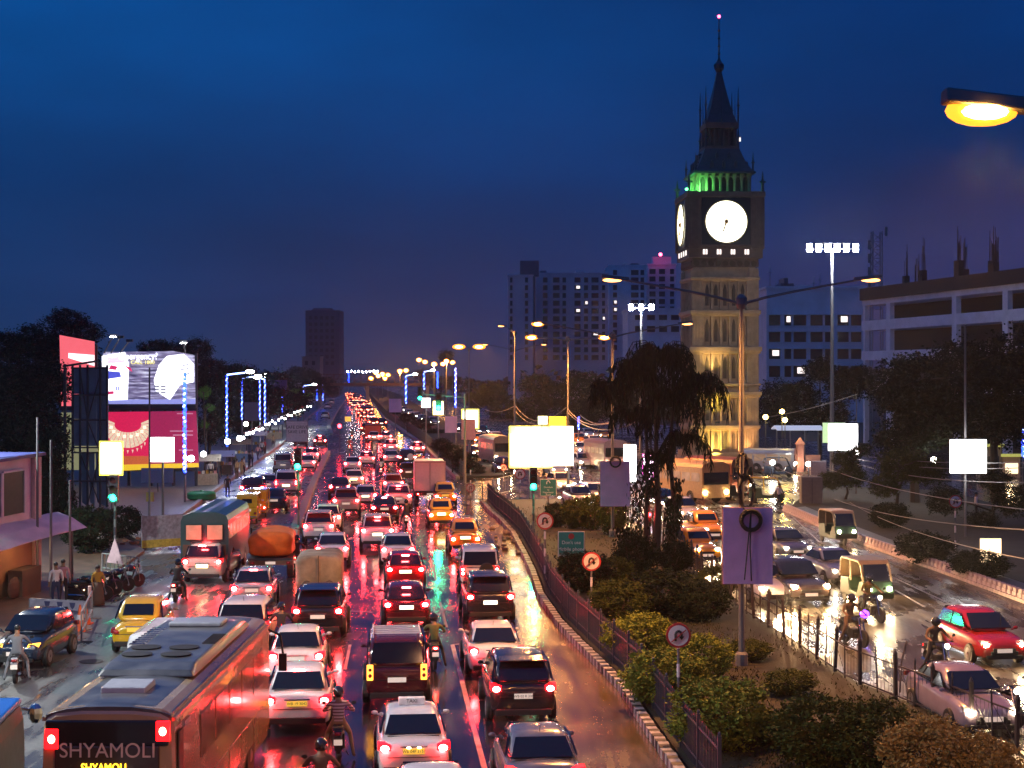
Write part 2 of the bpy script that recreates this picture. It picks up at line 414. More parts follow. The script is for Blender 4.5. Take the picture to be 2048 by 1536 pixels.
# ------------------------------------------------------------------ fences on the median
def picket_mesh(h, r, tip=.1):
    b = MB(); b.box((0, 0, (h - tip) / 2), (r * 2, r * 1.2, h - tip))
    z = h - tip; vs = [(-r * 1.5, -r, z), (r * 1.5, -r, z), (r * 1.5, r, z), (-r * 1.5, r, z), (0, 0, h)]
    b.add(vs, [(0, 1, 4), (1, 2, 4), (2, 3, 4), (3, 0, 4)]); me = b.mesh('picket'); return me
M_fence = mat('blue_black_fence', (.03, .045, .075), .4, coat=.3)
def fence(label, line, h, step, r, post_every, m, near=300, z=.17, posts_r=.04):
    f = thing('fence', label, 'fence'); run = resample(line, step)
    pm = picket_mesh(h, r); pm.materials.append(m); rest = MB()
    po = MB().box((0, 0, h * .52), (posts_r * 2, posts_r * 2, h * 1.04)).ell((0, 0, h * 1.07), (posts_r, posts_r, posts_r * 1.4), 6, 4).mesh('post'); po.materials.append(m)
    for i, (p, d) in enumerate(run):
        a = math.atan2(-d.x, d.y) + math.pi / 2
        if i % post_every == 0: link('post', po, f, p + Vector((0, 0, z)), a)
        elif i < near:
            o = link('picket', pm, f, p + Vector((0, 0, z + random.uniform(-.03, .02))), a); o.rotation_euler.y = random.gauss(0, .015)
        else:
            b0 = p + Vector((0, 0, z)); rest.bar(b0, b0 + Vector((0, 0, h)), r * 2, r)
    if rest.v: tag(obj('picket', rest, m, f), kind='stuff')
    rl = MB()
    for zz in (h * .18, h * .8):
        for i in range(len(line) - 1):
            u = Vector((0, 0, z + zz)); rl.bar(line[i] + u, line[i + 1] + u, .03, .045)
    obj('rail', rl, m, f); return f
fl = offset(KL, .42)
fence('dark blue spear topped fence behind the black and white kerb', fl, 1.25, .16, .016, 14, M_fence)
M_post = mat('rusty_post', (.035, .025, .03), .6)
KRf = [p for p in KR[::-1]]
frt = thing('fence', 'post and rail fence between the garden and the oncoming traffic', 'fence')
fr = resample(offset(KR, .15)[::-1], 1.05)
pm = MB().box((0, 0, .62), (.09, .09, 1.25)).lathe([(.06, 1.22), (.07, 1.28), (.0, 1.42)], n=6).mesh('post'); pm.materials.append(M_post)
pt = picket_mesh(1.35, .02, .16); pt.materials.append(M_post)
rl = MB(); rl2 = MB()
for i, (p, d) in enumerate(fr):
    a = math.atan2(-d.x, d.y)
    o = link('post' if i % 2 == 0 else 'picket', pm if i % 2 == 0 else pt, frt, p + Vector((0, 0, .17)), a)
    o.rotation_euler.x = random.gauss(0, .03); o.rotation_euler.y = random.gauss(0, .03)
    if i < len(fr) - 1:
        q = fr[i + 1][0]
        for z in (.27, 1.12): rl.bar(p + Vector((0, 0, z)), q + Vector((0, 0, z)), .03, .04)
        if random.random() < .5: rl2.bar(p + Vector((0, 0, .3)), q + Vector((0, 0, 1.1)), .012)
        n = 5
        for k in range(1, n):
            c = p.lerp(q, k / n); rl2.bar(c + Vector((0, 0, .27)), c + Vector((0, 0, 1.12)), .01)
obj('rail', rl, M_post, frt); tag(obj('wire_mesh', rl2, M_post, frt), kind='stuff')
# bent spear leaning out of that fence
bs = MB(); p0 = G(1800, 1385, .17); bs.bar(p0, p0 + Vector((.05, 0, .9)), .03); bs.bar(p0 + Vector((.05, 0, .9)), p0 + Vector((.22, .1, 1.45)), .04)
obj('bent_picket', bs, M_post, frt)
b = MB(); far = offset(FL, -.0)
fence('dark fence along the far median beyond the crossing gap', offset(FL, .5), 1.3, .3, .03, 8, M_fence, near=0)
# ------------------------------------------------------------------ vehicles
M_tail = mat('tail_lens', (.35, .01, .015), .2, emit=(1, .003, .004), es=7, coat=.5)
M_tail.cycles.emission_sampling = 'NONE'
M_tailoff = mat('tail_lens_unlit', (.25, .01, .015), .15, coat=.5)
M_core = mat('tail_bulb', (.8, .1, .1), .3, emit=(1, .03, .03), es=420)
M_core.cycles.emission_sampling = 'FRONT'
M_coreoff = mat('tail_bulb_unlit', (.4, .03, .03), .3)
M_headon = mat('headlight_lit', (.8, .8, .8), .2, emit=(1, .74, .42), es=150)
M_headwhite = mat('headlight_white', (.8, .8, .8), .2, emit=(1, .74, .42), es=300)
M_headoff = mat('headlight_unlit', (.3, .3, .32), .08, coat=.6)
M_amber = mat('amber_lens', (.6, .2, .02), .3, emit=(1, .4, .04), es=3)
M_plw = mat('plate_white', (.55, .52, .5), .5, emit=(1, .75, .6), es=.35)  # plates glow a little, standing in for their plate lamps
M_plwlit = mat('plate_white_lit', (.8, .75, .6), .5, emit=(1, .78, .5), es=3.2)
M_ply = mat('plate_yellow', (.6, .4, .05), .5, emit=(1, .6, .08), es=.5)
M_ink = mat('plate_ink', (.02, .02, .02), .6)
M_hub = mat('wheel_hub', (.35, .35, .37), .3, .8)
M_hubk = mat('wheel_hub_steel', (.06, .06, .065), .5)
def paint(name, col, rough=.22):
    return mat('paint_' + name, col, rough, coat=.8, var=.1, scale=2.2, bump=.12, bscale=45)
P = dict(white=paint('white', (.72, .70, .72)), silver=paint('silver', (.36, .36, .40)), grey=paint('grey', (.13, .13, .17)), black=paint('black', (.012, .012, .016)),
         dark=paint('dark_blue', (.012, .022, .045)), maroon=paint('maroon', (.06, .006, .01)), red=paint('red', (.32, .012, .012)), yellow=paint('taxi_yellow', (.72, .42, .012)),
         orange=paint('taxi_orange', (.75, .30, .015)), mauve=paint('mauve', (.30, .24, .30)), cream=paint('cream', (.6, .56, .48)), brown=paint('brown', (.05, .03, .025)))

def car_kit(Ln, W, st, gh, vert=False, roundish=False, tall_lamps=False):
    """st: body stations (y, z bottom, z top, half width); gh: cabin (y0, y1, y2, y3, zb, zt, wb, wt)"""
    k = Kit(); secs = []
    for y, zb, zt, w in st:
        h = zt - zb
        half = [(w * .84, zb), (w * .97, zb + .08 * h), (w, zb + .42 * h), (w * .975, zb + .74 * h), (w * .93, zt - .07), (w * .84, zt - .01), (w * .4, zt + .022)]
        if roundish: half = [(w * .84, zb), (w * .98, zb + .1 * h), (w, zb + .4 * h), (w * .96, zb + .66 * h), (w * .84, zt - .1), (w * .6, zt - .01), (w * .3, zt + .03)]
        secs.append([(x, y, z) for x, z in half] + [(-x, y, z) for x, z in half[::-1]])
    b = MB(); b.loft(secs); body = k.part('body', b, 'paint', smooth=True, sub=2 if roundish else 1)
    y0, y1, y2, y3, zb, zt, wb, wt = gh
    def cs(y, z, w, top):
        half = [(wb, zb - .04), (top if z > zb + .1 else wb * .97, z - .07), (w - .07 if z > zb + .1 else w, z - .005), (w * .5, z + .02)]
        return [(x, y, q) for x, q in half] + [(-x, y, q) for x, q in half[::-1]]
    m1 = y1 + (y2 - y1) * .18; m2 = y2 - (y2 - y1) * .15
    b = MB(); b.loft([cs(y0, zb + .01, wb * .93, wt), cs(y1, zt - .055, wt - .02, wt), cs(m1, zt - .005, wt, wt + .015), cs((y1 + y2) / 2, zt + .012, wt + .005, wt + .02), cs(m2, zt, wt, wt + .015), cs(y2, zt - .05, wt - .02, wt), cs(y3, zb, wb * .93, wt)])
    cabin = k.part('cabin', b, 'paint', smooth=True, bevel=.0)
    k.p[cabin] = k.p[cabin][:5] + (0, 1, None)
    def pane(name, c4, off, par=None, inset=0, op=None):
        c4 = [Vector(p) for p in c4]; n = (c4[1] - c4[0]).cross(c4[3] - c4[0]).normalized()
        if n.dot(off) < 0: n = -n; c4 = [c4[1], c4[0], c4[3], c4[2]]
        o = [p + n * .018 for p in c4]; i = [p - n * .03 for p in c4]
        b = MB(); b.add(o + i, [(0, 1, 2, 3), (4, 7, 6, 5), (0, 4, 5, 1), (1, 5, 6, 2), (2, 6, 7, 3), (3, 7, 4, 0)])
        return k.part(name, b, 'glass', par)
    lr = lambda a, c, t: a + (c - a) * t
    s0, s1 = (.14, .86) if not roundish else (.3, .78)
    zz0, zz1 = lr(zb, zt, s0), lr(zb, zt, s1)
    yr0, yr1 = lr(y0, y1, s0) - .012, lr(y0, y1, s1) - .02
    xr0, xr1 = lr(wb * .93, wt, s0) * (.93 if not roundish else .72), lr(wb, wt, s1) * (.86 if not roundish else .72)
    pane('rear_window', [(-xr0, yr0, zz0), (xr0, yr0, zz0), (xr1, yr1, zz1), (-xr1, yr1, zz1)], Vector((0, -1, .3)))
    yf0, yf1 = lr(y3, y2, s0) + .012, lr(y3, y2, s1) + .02
    pane('windscreen', [(xr0 * 1.04, yf0, zz0), (-xr0 * 1.04, yf0, zz0), (-xr1 * 1.05, yf1, zz1), (xr1 * 1.05, yf1, zz1)], Vector((0, 1, .3)))
    ym = (y0 + y3) / 2 + (.05 if not vert else -.1)
    za, zc = zb + .05, zt - .12
    xa, xc = lr(wb, wt + .02, .06), lr(wb, wt + .03, .72)
    rb, rt = lr(y0, y1, .35) + .1, y1 + .16
    fb, ft = lr(y3, y2, .3) - .12, y2 - .1
    for sx in (1, -1):
        pane('side_window', [(sx * xa, rb, za), (sx * xa, ym - .04, za), (sx * xc, ym - .04, zc), (sx * xc, rt, zc)], Vector((sx, 0, .2)))
        pane('side_window', [(sx * xa, ym + .04, za), (sx * xa, fb, za), (sx * xc, ft, zc), (sx * xc, ym + .04, zc)], Vector((sx, 0, .2)))
    # lamps
    zt0 = st[2][2]; w0 = st[1][3]
    if tall_lamps:
        for sx in (1, -1):
            b = MB(); b.box((sx * (w0 - .1), .03, .98), (.17, .1, .42)); t = k.part('tail_light', b, 'tail', bevel=.02)
            b = MB(); b.ell((sx * (w0 - .1), -.02, .9), (.055, .025, .06)); b.ell((sx * (w0 - .1), -.02, 1.06), (.05, .02, .05)); k.part('bulb', b, 'core', t, smooth=True)
    else:
        zc0 = zt0 - (.3 if roundish else .16)
        for sx in (1, -1):
            b = MB(); b.side([(0, 0), (.22, .02), (.26, .17), (.02, .15)], .55 if roundish else 0, 1)
            b.v = [(sx * (w0 - .27 + v[0] * (.30 if v[1] < .1 else .3)), v[1] + .0, zc0 - .06 + v[2] + v[0] * .03) for v in b.v]
            t = k.part('tail_light', b, 'tail', bevel=.02)
            b = MB(); b.ell((sx * (w0 - .13), -.01, zc0 + .01), (.1, .035, .072), 10, 6); k.part('bulb', b, 'core', t, smooth=True)
    b = MB(); b.box((0, y0 - .05 if vert else lr(y0, y1, .9), lr(zb, zt, .93)), (.3, .05, .04)); k.part('brake_light', b, 'core', opt='high_brake')
    zf = st[-2][2]; wf = st[-2][3]
    for sx in (1, -1):
        b = MB(); b.side([(Ln - .42, zf - .03), (Ln - .08, zf - .2), (Ln - .02, zf - .06), (Ln - .12, zf + .02)], 0, 1)
        b.v = [(sx * (wf - .36 + v[0] * .33), v[1] - v[0] * .12, v[2] + v[0] * .03) for v in b.v]
        t = k.part('headlight', b, 'lens', bevel=.015)
        b = MB(); b.ell((sx * (wf - .17), Ln - .03, zf - .08), (.085, .035, .065)); k.part('bulb', b, 'head', t, smooth=True)
    b = MB(); b.box((0, Ln - .005, zf - .24), (wf * 1.0, .05, .11)); b.box((0, Ln + .0, .42), (wf * 1.2, .05, .12)); k.part('grille', b, 'black', bevel=.02)
    b = MB(); b.box((0, .005, .36), (w0 * 1.75, .1, .16)); k.part('bumper_trim', b, 'black', bevel=.02)
    b = MB(); b.box((0, Ln - .03, .3), (wf * 1.6, .1, .12)); k.part('bumper_trim', b, 'black', bevel=.02)
    zp = zt0 - .22 if not (vert or tall_lamps) else .78
    b = MB(); b.box((0, -.015, zp), (.5, .03, .13)); k.part('number_plate', b, 'plate')
    b = MB(); b.box((0, Ln + .02, .5), (.5, .03, .12)); k.part('number_plate', b, 'plate2')
    b = MB(); b.box((0, -.01, zp + .1), (.62, .03, .03)); k.part('chrome_strip', b, 'chrome')
    b = MB(); b.box((0, lr(y0, y1, .02) - .1 if not vert else -.0, zt0 + .005), (w0 * 1.5, .012, .02)); b.box((0, -.006, zt0 - .36), (w0 * 1.5, .01, .015)); k.part('boot_seam', b, 'black')
    ymr = lr(y3, y2, .25)
    for sx in (1, -1):
        b = MB(); b.ell((sx * (wb + .11), ymr, zb + .06), (.085, .035, .055)); b.bar((sx * wb * .95, ymr, zb), (sx * (wb + .1), ymr, zb + .05), .04); k.part('mirror', b, 'paint2', smooth=True)
    b = MB(); b.bar((0, m1 - .1, zt), (0, m1 - .28, zt + .16), .012); k.part('aerial', b, 'black', opt='aerial')
    b = MB()
    for sx in (1, -1): b.bar((sx * (wt - .06), y1 + .1, zt + .04), (sx * (wt - .06), y2 - .1, zt + .05), .04)
    k.part('roof_rail', b, 'chrome', opt='rails')
    b = MB(); b.side([(y0 - .14, zt + .02), (y1 + .2, zt + .035), (y1 + .1, zt - .03), (y0 - .12, zt - .01)], -wt + .05, wt - .05); k.part('spoiler', b, 'paint', bevel=.01, opt='spoiler')
    b = MB(); b.side([(-.13, 0), (-.1, .17), (.1, .17), (.13, 0)], -.32, .32); b.v = [(v[0], v[1] + (y1 + y2) / 2, v[2] + zt + .02) for v in b.v]; k.part('roof_sign', b, 'sign', bevel=.02, opt='taxi')
    b = MB()
    for q in range(5): b.bar((-wt + .1, y1 + .2 + q * .32, zt + .12), (wt - .1, y1 + .2 + q * .32, zt + .12), .035)
    for sx in (-1, 1): b.bar((sx * (wt - .1), y1 + .1, zt + .14), (sx * (wt - .1), y1 + 1.6, zt + .14), .04); b.bar((sx * (wt - .1), y1 + .2, zt), (sx * (wt - .1), y1 + .2, zt + .14), .03)
    k.part('luggage_rack', b, 'rack', opt='rack')
    b = MB(); b.lathe([(.05, -.17), (.3, -.17), (.33, -.14), (.33, -.02), (.1, 0)], c=(.28, 0, 1.0), n=18, axis='Y'); k.part('spare_wheel', b, 'spare', smooth=False, opt='spare')
    for y in (st[0][0] + Ln * .19, Ln * .80):
        for sx in (1, -1):
            b = MB(); b.lathe([(.2, -.1), (.29, -.1), (.315, -.07), (.315, .07), (.29, .1), (.2, .1)], n=18, axis='X'); w = k.part('wheel', b, 'tyre', loc=(sx * (w0 + .0), y, .315), smooth=False)
            b = MB(); b.lathe([(.02, .06), (.06, .115), (.19, .105), (.205, .07)] if sx > 0 else [(.205, -.07), (.19, -.105), (.06, -.115), (.02, -.06)], n=14, axis='X'); k.part('hub', b, 'hub', w)
            b = MB(); b.lathe([(.36, -.02), (.37, .02)], n=18, axis='X'); b.v = [(v[0] + sx * (w0 - .028), v[1] + y, v[2] + .34) for v in b.v]; k.part('wheel_arch', b, 'black')
    return k
SEDAN = car_kit(4.25, 1.7, [(0, .34, .84, .70), (.05, .24, .98, .80), (.3, .2, 1.02, .835), (.85, .19, 1.0, .85), (2.2, .19, .95, .86), (3.05, .19, .94, .855), (3.85, .22, .84, .83), (4.17, .25, .74, .77), (4.25, .33, .62, .68)],
                (.62, 1.18, 2.45, 3.22, .97, 1.47, .78, .6))
HATCH = car_kit(3.75, 1.66, [(0, .34, .86, .72), (.05, .24, .98, .79), (.25, .2, 1.02, .82), (1.0, .19, .99, .835), (2.2, .19, .95, .84), (2.75, .19, .95, .83), (3.4, .22, .86, .81), (3.68, .25, .76, .76), (3.75, .33, .64, .68)],
                (.12, .5, 2.05, 2.9, .98, 1.52, .77, .6), vert=True)
SUV = car_kit(4.35, 1.8, [(0, .42, .98, .78), (.05, .32, 1.08, .86), (.25, .28, 1.12, .89), (1.0, .26, 1.1, .9), (2.4, .26, 1.07, .91), (3.1, .26, 1.06, .9), (3.95, .28, .98, .88), (4.27, .32, .88, .84), (4.35, .4, .74, .76)],
              (.1, .42, 2.4, 3.25, 1.08, 1.7, .83, .68), vert=True)
VAN = car_kit(4.35, 1.7, [(0, .42, 1.04, .78), (.04, .34, 1.12, .83), (.2, .3, 1.14, .84), (1.0, .3, 1.14, .85), (2.4, .3, 1.12, .85), (3.2, .3, 1.1, .84), (3.7, .32, .98, .82), (4.25, .34, .94, .8), (4.35, .4, .84, .76)],
              (.04, .18, 2.9, 3.45, 1.12, 1.88, .82, .74), vert=True, tall_lamps=True)
AMB = car_kit(4.3, 1.66, [(0, .42, .80, .62), (.06, .34, .94, .74), (.3, .3, 1.02, .79), (.8, .28, 1.03, .81), (2.2, .26, .98, .83), (3.0, .28, 1.0, .81), (3.8, .3, .98, .74), (4.2, .34, .86, .66), (4.3, .42, .72, .58)],
              (.4, 1.05, 2.35, 3.0, .98, 1.6, .77, .6), roundish=True)
KITS = dict(sedan=(SEDAN, 4.25), hatch=(HATCH, 3.75), suv=(SUV, 4.35), van=(VAN, 4.35), taxi=(AMB, 4.3))
HD = R(5.2)         # heading of the outbound lanes
def put_car(kind, px, py, colour, label, cat='car', name=None, group=None, heading=None, lit=1, opts=(), plate=None, zt=.85, front=False, head=None, tyre_hub=None, sign=None, over=None):
    """px, py: photo pixel of the middle of the tail lights (or headlights when front)"""
    kit, Ln = KITS[kind]; hd = HD if heading is None else R(heading)
    p = G(px, py, zt); p.z = .012
    if front: hd += math.pi; p = p - Vector((-math.sin(hd), math.cos(hd), 0)) * Ln
    root = thing(name or ('taxi' if cat == 'taxi' else 'parked_car' if lit == 'parked' else 'car'), label, cat, p, hd, group)
    pc = P[colour]
    m = dict(paint=pc, paint2=pc if colour not in ('yellow',) else M_grey, glass=M_glass, black=M_black, tail=M_tail if lit == 1 else M_tailoff, core=M_core if lit == 1 else M_coreoff,
             lens=M_headoff, head=head or M_coreoff and M_headoff, plate=plate or M_plw, plate2=M_plw, chrome=M_chrome, sign=sign or P['white'], rack=P['white'], spare=M_black, tyre=M_black, hub=tyre_hub or M_hub)
    if over: m.update(over)
    rq = random.Random(int(px * 7 + py)); root.scale = (rq.uniform(.97, 1.04), rq.uniform(.96, 1.06), rq.uniform(.97, 1.03))
    if kind == 'taxi' and not front: root.scale.z *= 1.04
    if not opts and kind in ('hatch', 'suv', 'sedan') and not front: opts = rq.choice([(), ('aerial',), ('spoiler',) if kind != 'sedan' else (), ('high_brake',)])
    kit.put(root, m, opts)
    return root

# ------------------------------------------------------------------ outbound queue, from the camera outwards
OB = 'vehicles queueing away from the camera in the main carriageway'
def ob(kind, px, py, colour, label, **k): k.setdefault('group', OB); return put_car(kind, px, py, colour, label, **k)
ob('sedan', 1092, 1548, 'grey', 'grey sedan nearest the puddled kerb edge, last of the right lane', opts=('aerial',))
o = ob('suv', 1047, 1388, 'black', 'black hatchback suv with white number plate behind the white sedan', cat='car', opts=('spoiler',), over=dict(tail=M_tail))
text('plate_lettering', 'WB 02 R 338', M_ink, .095, o, (0, -.035, .78), (R(90), 0, 0), .001)
ob('sedan', 993, 1303, 'white', 'white sedan in the right lane between two black cars', plate=M_plwlit, opts=('aerial',))
ob('suv', 981, 1203, 'black', 'glossy black car mirroring street lamps, behind the white spare wheel van', plate=M_plwlit, opts=('spoiler',))
v = ob('van', 960, 1143, 'white', 'white boxy van with a dark spare wheel on its rear door', cat='van', name='van', zt=1.0, opts=('spare',), heading=3)
ob('taxi', 931, 1076, 'orange', 'orange yellow cab ahead of the white spare wheel van', cat='taxi', plate=M_plwlit)
ob('taxi', 883, 1028, 'yellow', 'bright yellow cab with a dazzling number plate', cat='taxi', plate=mat('plate_glare', (.8, .7, .3), .5, emit=(1, .75, .3), es=9))
ob('taxi', 891, 990, 'yellow', 'yellow cab beside the white box truck', cat='taxi', plate=M_ply)
ob('suv', 815, 917, 'black', 'black off-roader with a pale round spare wheel cover', opts=('spare',), over=dict(spare=P['white']), plate=M_plwlit)
ob('hatch', 817, 943, 'brown', 'dark brown hatchback just left of the white box truck')
ob('sedan', 783, 914, 'white', 'white sedan ahead of the standing motorcyclist', plate=M_plw)
ob('hatch', 787, 966, 'white', 'white hatchback left of the box truck', opts=('spoiler',))
ob('suv', 797, 995, 'white', 'white estate car behind the white hatchback near the box truck')
ob('sedan', 769, 1016, 'maroon', 'dark red sedan amid white cars with a row of glowing rear lamps')
ob('suv', 755, 1067, 'white', 'white suv flooded pink by its brake lamps', opts=('high_brake', 'spoiler'), plate=M_plwlit)
ob('sedan', 796, 1100, 'white', 'white sedan tinted red, ahead of the bright red car')
ob('hatch', 811, 1140, 'red', 'bright red hatchback with three brake lamps lit', opts=('high_brake', 'aerial'), plate=M_plwlit)
ob('hatch', 813, 1212, 'maroon', 'dark maroon hatchback with stacked round tail lamps', over=dict(), plate=M_plwlit)
v = ob('van', 794, 1345, 'maroon', 'dark maroon people carrier with a white roof rack', cat='van', name='van', zt=1.0, opts=('rack',), lit=0, plate=M_plw, over=dict(tail=M_amber))
o = ob('sedan', 828, 1497, 'white', 'white cab with a raised roof sign and yellow plate', cat='taxi', opts=('taxi',), plate=M_ply, sign=mat('taxi_sign', (.8, .75, .75), .4))
text('sign_lettering', 'TAXI', M_ink, .12, o, (0, 1.685, 1.59), (R(80), 0, 0), .001)
text('plate_lettering', 'WB 04F 3157', M_ink, .095, o, (0, -.035, .80), (R(90), 0, 0), .001)
for q in (-.12, .12):
    bb = MB(); bb.ell((q, -.045, .885), (.05, .02, .02)); obj('plate_lamp', bb, mat('plate_lamp', (.8, .7, .5), .4, emit=(1, .7, .3), es=14), o)
ob('sedan', 872, 1655, 'white', 'white sedan roof cut off by the bottom edge of the photo')
o = ob('sedan', 594, 1404, 'white', 'white sedan with glaring brake lamps against the coach flank', opts=('high_brake',), plate=M_ply)
text('plate_lettering', 'WB 19 3042', M_ink, .095, o, (0, -.035, .80), (R(90), 0, 0), .001)
ob('sedan', 592, 1316, 'white', 'white sedan directly ahead of the glaring one by the coach')
ob('suv', 635, 1231, 'black', 'black suv behind the olive covered truck', plate=M_plw, heading=3)
ob('sedan', 503, 1180, 'silver', 'silver sedan close behind the orange tarpaulin truck')
ob('suv', 482, 1262, 'white', 'white suv just ahead of the coach roof', heading=2)
o = ob('suv', 404, 1130, 'cream', 'champagne suv with a lit high brake lamp behind the teal bus', opts=('high_brake', 'rails'), plate=mat('plate_hot', (.8, .6, .4), .5, emit=(1, .7, .35), es=7), heading=-3, group='vehicles on the service road')
ob('sedan', 664, 1098, 'white', 'white sedan beside the olive truck cab')
ob('suv', 637, 1057, 'white', 'white suv at the head of the kerb divider', opts=('spoiler',))
ob('hatch', 655, 1036, 'white', 'white hatchback with a dark rear window, ahead of the white suv')
ob('suv', 692, 1006, 'silver', 'pale silver suv with its left tail lamp glowing', opts=('spoiler',))
ob('hatch', 731, 990, 'white', 'white hatchback lit from behind next to the silver suv', plate=M_plwlit)
ob('sedan', 679, 975, 'maroon', 'dark car ringed by red lamps at the left of the queue', plate=M_plwlit)
ob('sedan', 708, 957, 'white', 'white sedan with a blown out number plate', plate=mat('plate_glare', (1, 1, 1)))
ob('sedan', 705, 927, 'white', 'white sedan nearest the empty bus lane')
ob('hatch', 733, 917, 'white', 'white hatchback with a light inside its rear window')
ob('suv', 782, 893, 'white', 'white van-like car with three bright lamps by the orange verge', opts=('high_brake',), plate=M_plwlit)
ob('hatch', 835, 896, 'cream', 'pale car on the orange lit road edge', plate=M_plwlit)
ob('hatch', 748, 873, 'white', 'white hatchback below the red bus lights', plate=M_plwlit)
ob('sedan', 772, 873, 'silver', 'small silver sedan by the verge bend')
ORD = 'first second third fourth fifth sixth seventh eighth ninth tenth eleventh twelfth thirteenth fourteenth fifteenth sixteenth seventeenth eighteenth nineteenth twentieth'.split()
FARG = 'distant cars forming the red ribbon of tail lights'
k = 0
for row, (y, x0, x1, n) in enumerate([(858, 722, 760, 2), (846, 738, 772, 2), (832, 722, 748, 2), (826, 716, 744, 2), (820, 714, 742, 3), (814, 712, 741, 3), (809, 704, 738, 3), (805, 700, 736, 4), (801, 698, 732, 4), (797, 696, 728, 4), (794, 694, 722, 4), (791, 692, 718, 4), (788, 691, 714, 3)]):
    for i in range(n):
        k += 1
        kd, cl = random.choice(['sedan', 'hatch', 'suv']), random.choice(['white', 'white', 'silver', 'red', 'dark'])
        put_car(kd, x0 + (x1 - x0) * (i + .5) / n + random.uniform(-1, 1), y + random.uniform(-1, 1), cl,
                'tiny far %s %s, %s from the left in row %s of the vanishing red queue' % (cl, kd, ORD[i], ORD[row]), group=FARG, name='distant_car', over=dict(core=mat('far_tail_bulb', (.8, .1, .1), .3, emit=(1, .07, .03), es=110), tail=mat('far_tail_lens', (.4, .02, .02), .3, emit=(1, .03, .01), es=6)), plate=M_plwlit)

# service road traffic
SG = 'vehicles on the service road'
ob('taxi', 270, 1260, 'yellow', 'round backed yellow cab stopped beside the coach', cat='taxi', group=SG, lit=0, heading=4, plate=M_ply, over=dict(glass=M_glass))
o = ob('suv', 504, 979, 'maroon', 'dark maroon car with tall glowing lamps ahead of the yellow rickshaw', group=SG)
ob('sedan', 548, 1000, 'dark', 'dark blue sedan beside the yellow rickshaw', group=SG, lit=0)
ob('van', 572, 965, 'white', 'white microbus dazzling at its rear bumper', cat='van', name='van', group=SG, zt=1.0, plate=mat('plate_glare', (1, 1, 1)), over=dict(paint=P['white']))
ob('van', 566, 925, 'silver', 'grey pickup like van with two round lamps ahead of the microbus', cat='van', name='van', group=SG, lit=0, zt=1.0)
ob('sedan', 614, 925, 'white', 'white sedan lit red beneath the road safety board', group=SG)
ob('sedan', 622, 909, 'white', 'white sedan peeping over the red lit one', group=SG)
for x, y, c, l in ((600, 880, 'dark', 'dark car with one red lamp beyond the safety board'), (640, 882, 'black', 'black car with a single red lamp near the divider gap'), (535, 968, 'white', 'white car parked by the footpath rail'), (500, 1002, 'white', 'white car half hidden by the teal bus roof'),
                   (655, 812, 'white', 'far white car on the service road'), (663, 803, 'silver', 'far silver car close to the divider'), (650, 830, 'white', 'far pale car past the white lamp row')):
    ob('hatch', x, y, c, l, group=SG, lit=1 if y in (880, 882) else 0)
put_car('hatch', 30, 1296, 'dark', 'dark blue hatchback parked facing us by the barrier', lit='parked', front=True, heading=-3, zt=.7, head=M_headoff, group=None, over=dict(lens=M_amber))

# oncoming traffic
OC = 'oncoming vehicles with headlights on'
def oc(kind, px, py, colour, label, **k): k.setdefault('head', M_headon); k.setdefault('heading', 10); k.setdefault('group', OC); return put_car(kind, px, py, colour, label, front=True, zt=.68, lit=0, **k)
oc('sedan', 1985, 1424, 'mauve', 'mauve sedan passing close behind the garden fence', heading=6, head=M_headwhite)
oc('hatch', 2010, 1292, 'red', 'red hatchback with glaring headlights at the right edge of the photo', heading=8, head=M_headwhite)
oc('sedan', 1700, 1142, 'silver', 'silver sedan between the two oncoming rickshaws')
oc('sedan', 1551, 1176, 'white', 'white sedan half hidden behind the purple board', head=M_headwhite)
oc('sedan', 1594, 1095, 'grey', 'grey car trailing headlight glare right of the purple board', head=M_headwhite)
oc('suv', 1622, 1180, 'brown', 'dark car with the fiercest headlights in the oncoming stream', head=mat('headlight_fierce', (1, 1, 1), .2, emit=(1, .66, .3), es=2500))
put_car('taxi', 1415, 1100, 'orange', 'orange cab left of the purple board', cat='taxi', front=True, lit=0, heading=10, zt=.75, head=M_headon, group=OC)
put_car('taxi', 1432, 1062, 'orange', 'second orange cab behind the first, beside the board', cat='taxi', front=True, lit=0, heading=10, zt=.75, head=M_headon, group=OC)
oc('hatch', 1383, 1027, 'white', 'white hatchback glimpsed right of the drooping tree trunk', heading=12)
for x, y, c, l, hh in ((1133, 968, 'white', 'oncoming car left of the blank violet board', 1), (1170, 1000, 'silver', 'oncoming car behind the trimmed bushes', 1), (1202, 992, 'white', 'oncoming car at the foot of the blank violet board', 1), (1228, 1024, 'silver', 'oncoming car under the blank violet board', 0), (1341, 1006, 'black', 'oncoming car blazing through the tree trunks', 1), (1175, 925, 'white', 'oncoming pink lit car right of the glowing billboard', 1), (1120, 940, 'silver', 'oncoming car under the glowing billboard', 0)):
    oc('hatch', x, y, c, l, heading=12, head=mat('headlight_far', (1, 1, 1), .2, emit=(1, .72, .38), es=600) if hh else M_headon)
n = 0
for x, y in sorted(((975, 893), (960, 880), (985, 905), (1000, 880), (958, 905), (1005, 915), (1170, 900), (1195, 885), (1165, 880), (945, 868), (925, 858), (968, 862), (838, 832), (822, 826), (812, 820), (850, 838), (870, 845), (1010, 935), (1210, 870), (1180, 868))):
    n += 1
    kd, cl = random.choice(['hatch', 'sedan', 'suv']), random.choice(['white', 'silver', 'maroon', 'white', 'orange'])
    oc(kd, x, y, cl, 'small oncoming %s %s, %s from the left in the far jam' % (cl, kd, ORD[n - 1]), name='distant_car', group='far oncoming cars beyond the median', heading=random.uniform(8, 20), head=M_headwhite if n in (1, 13) else M_headon)

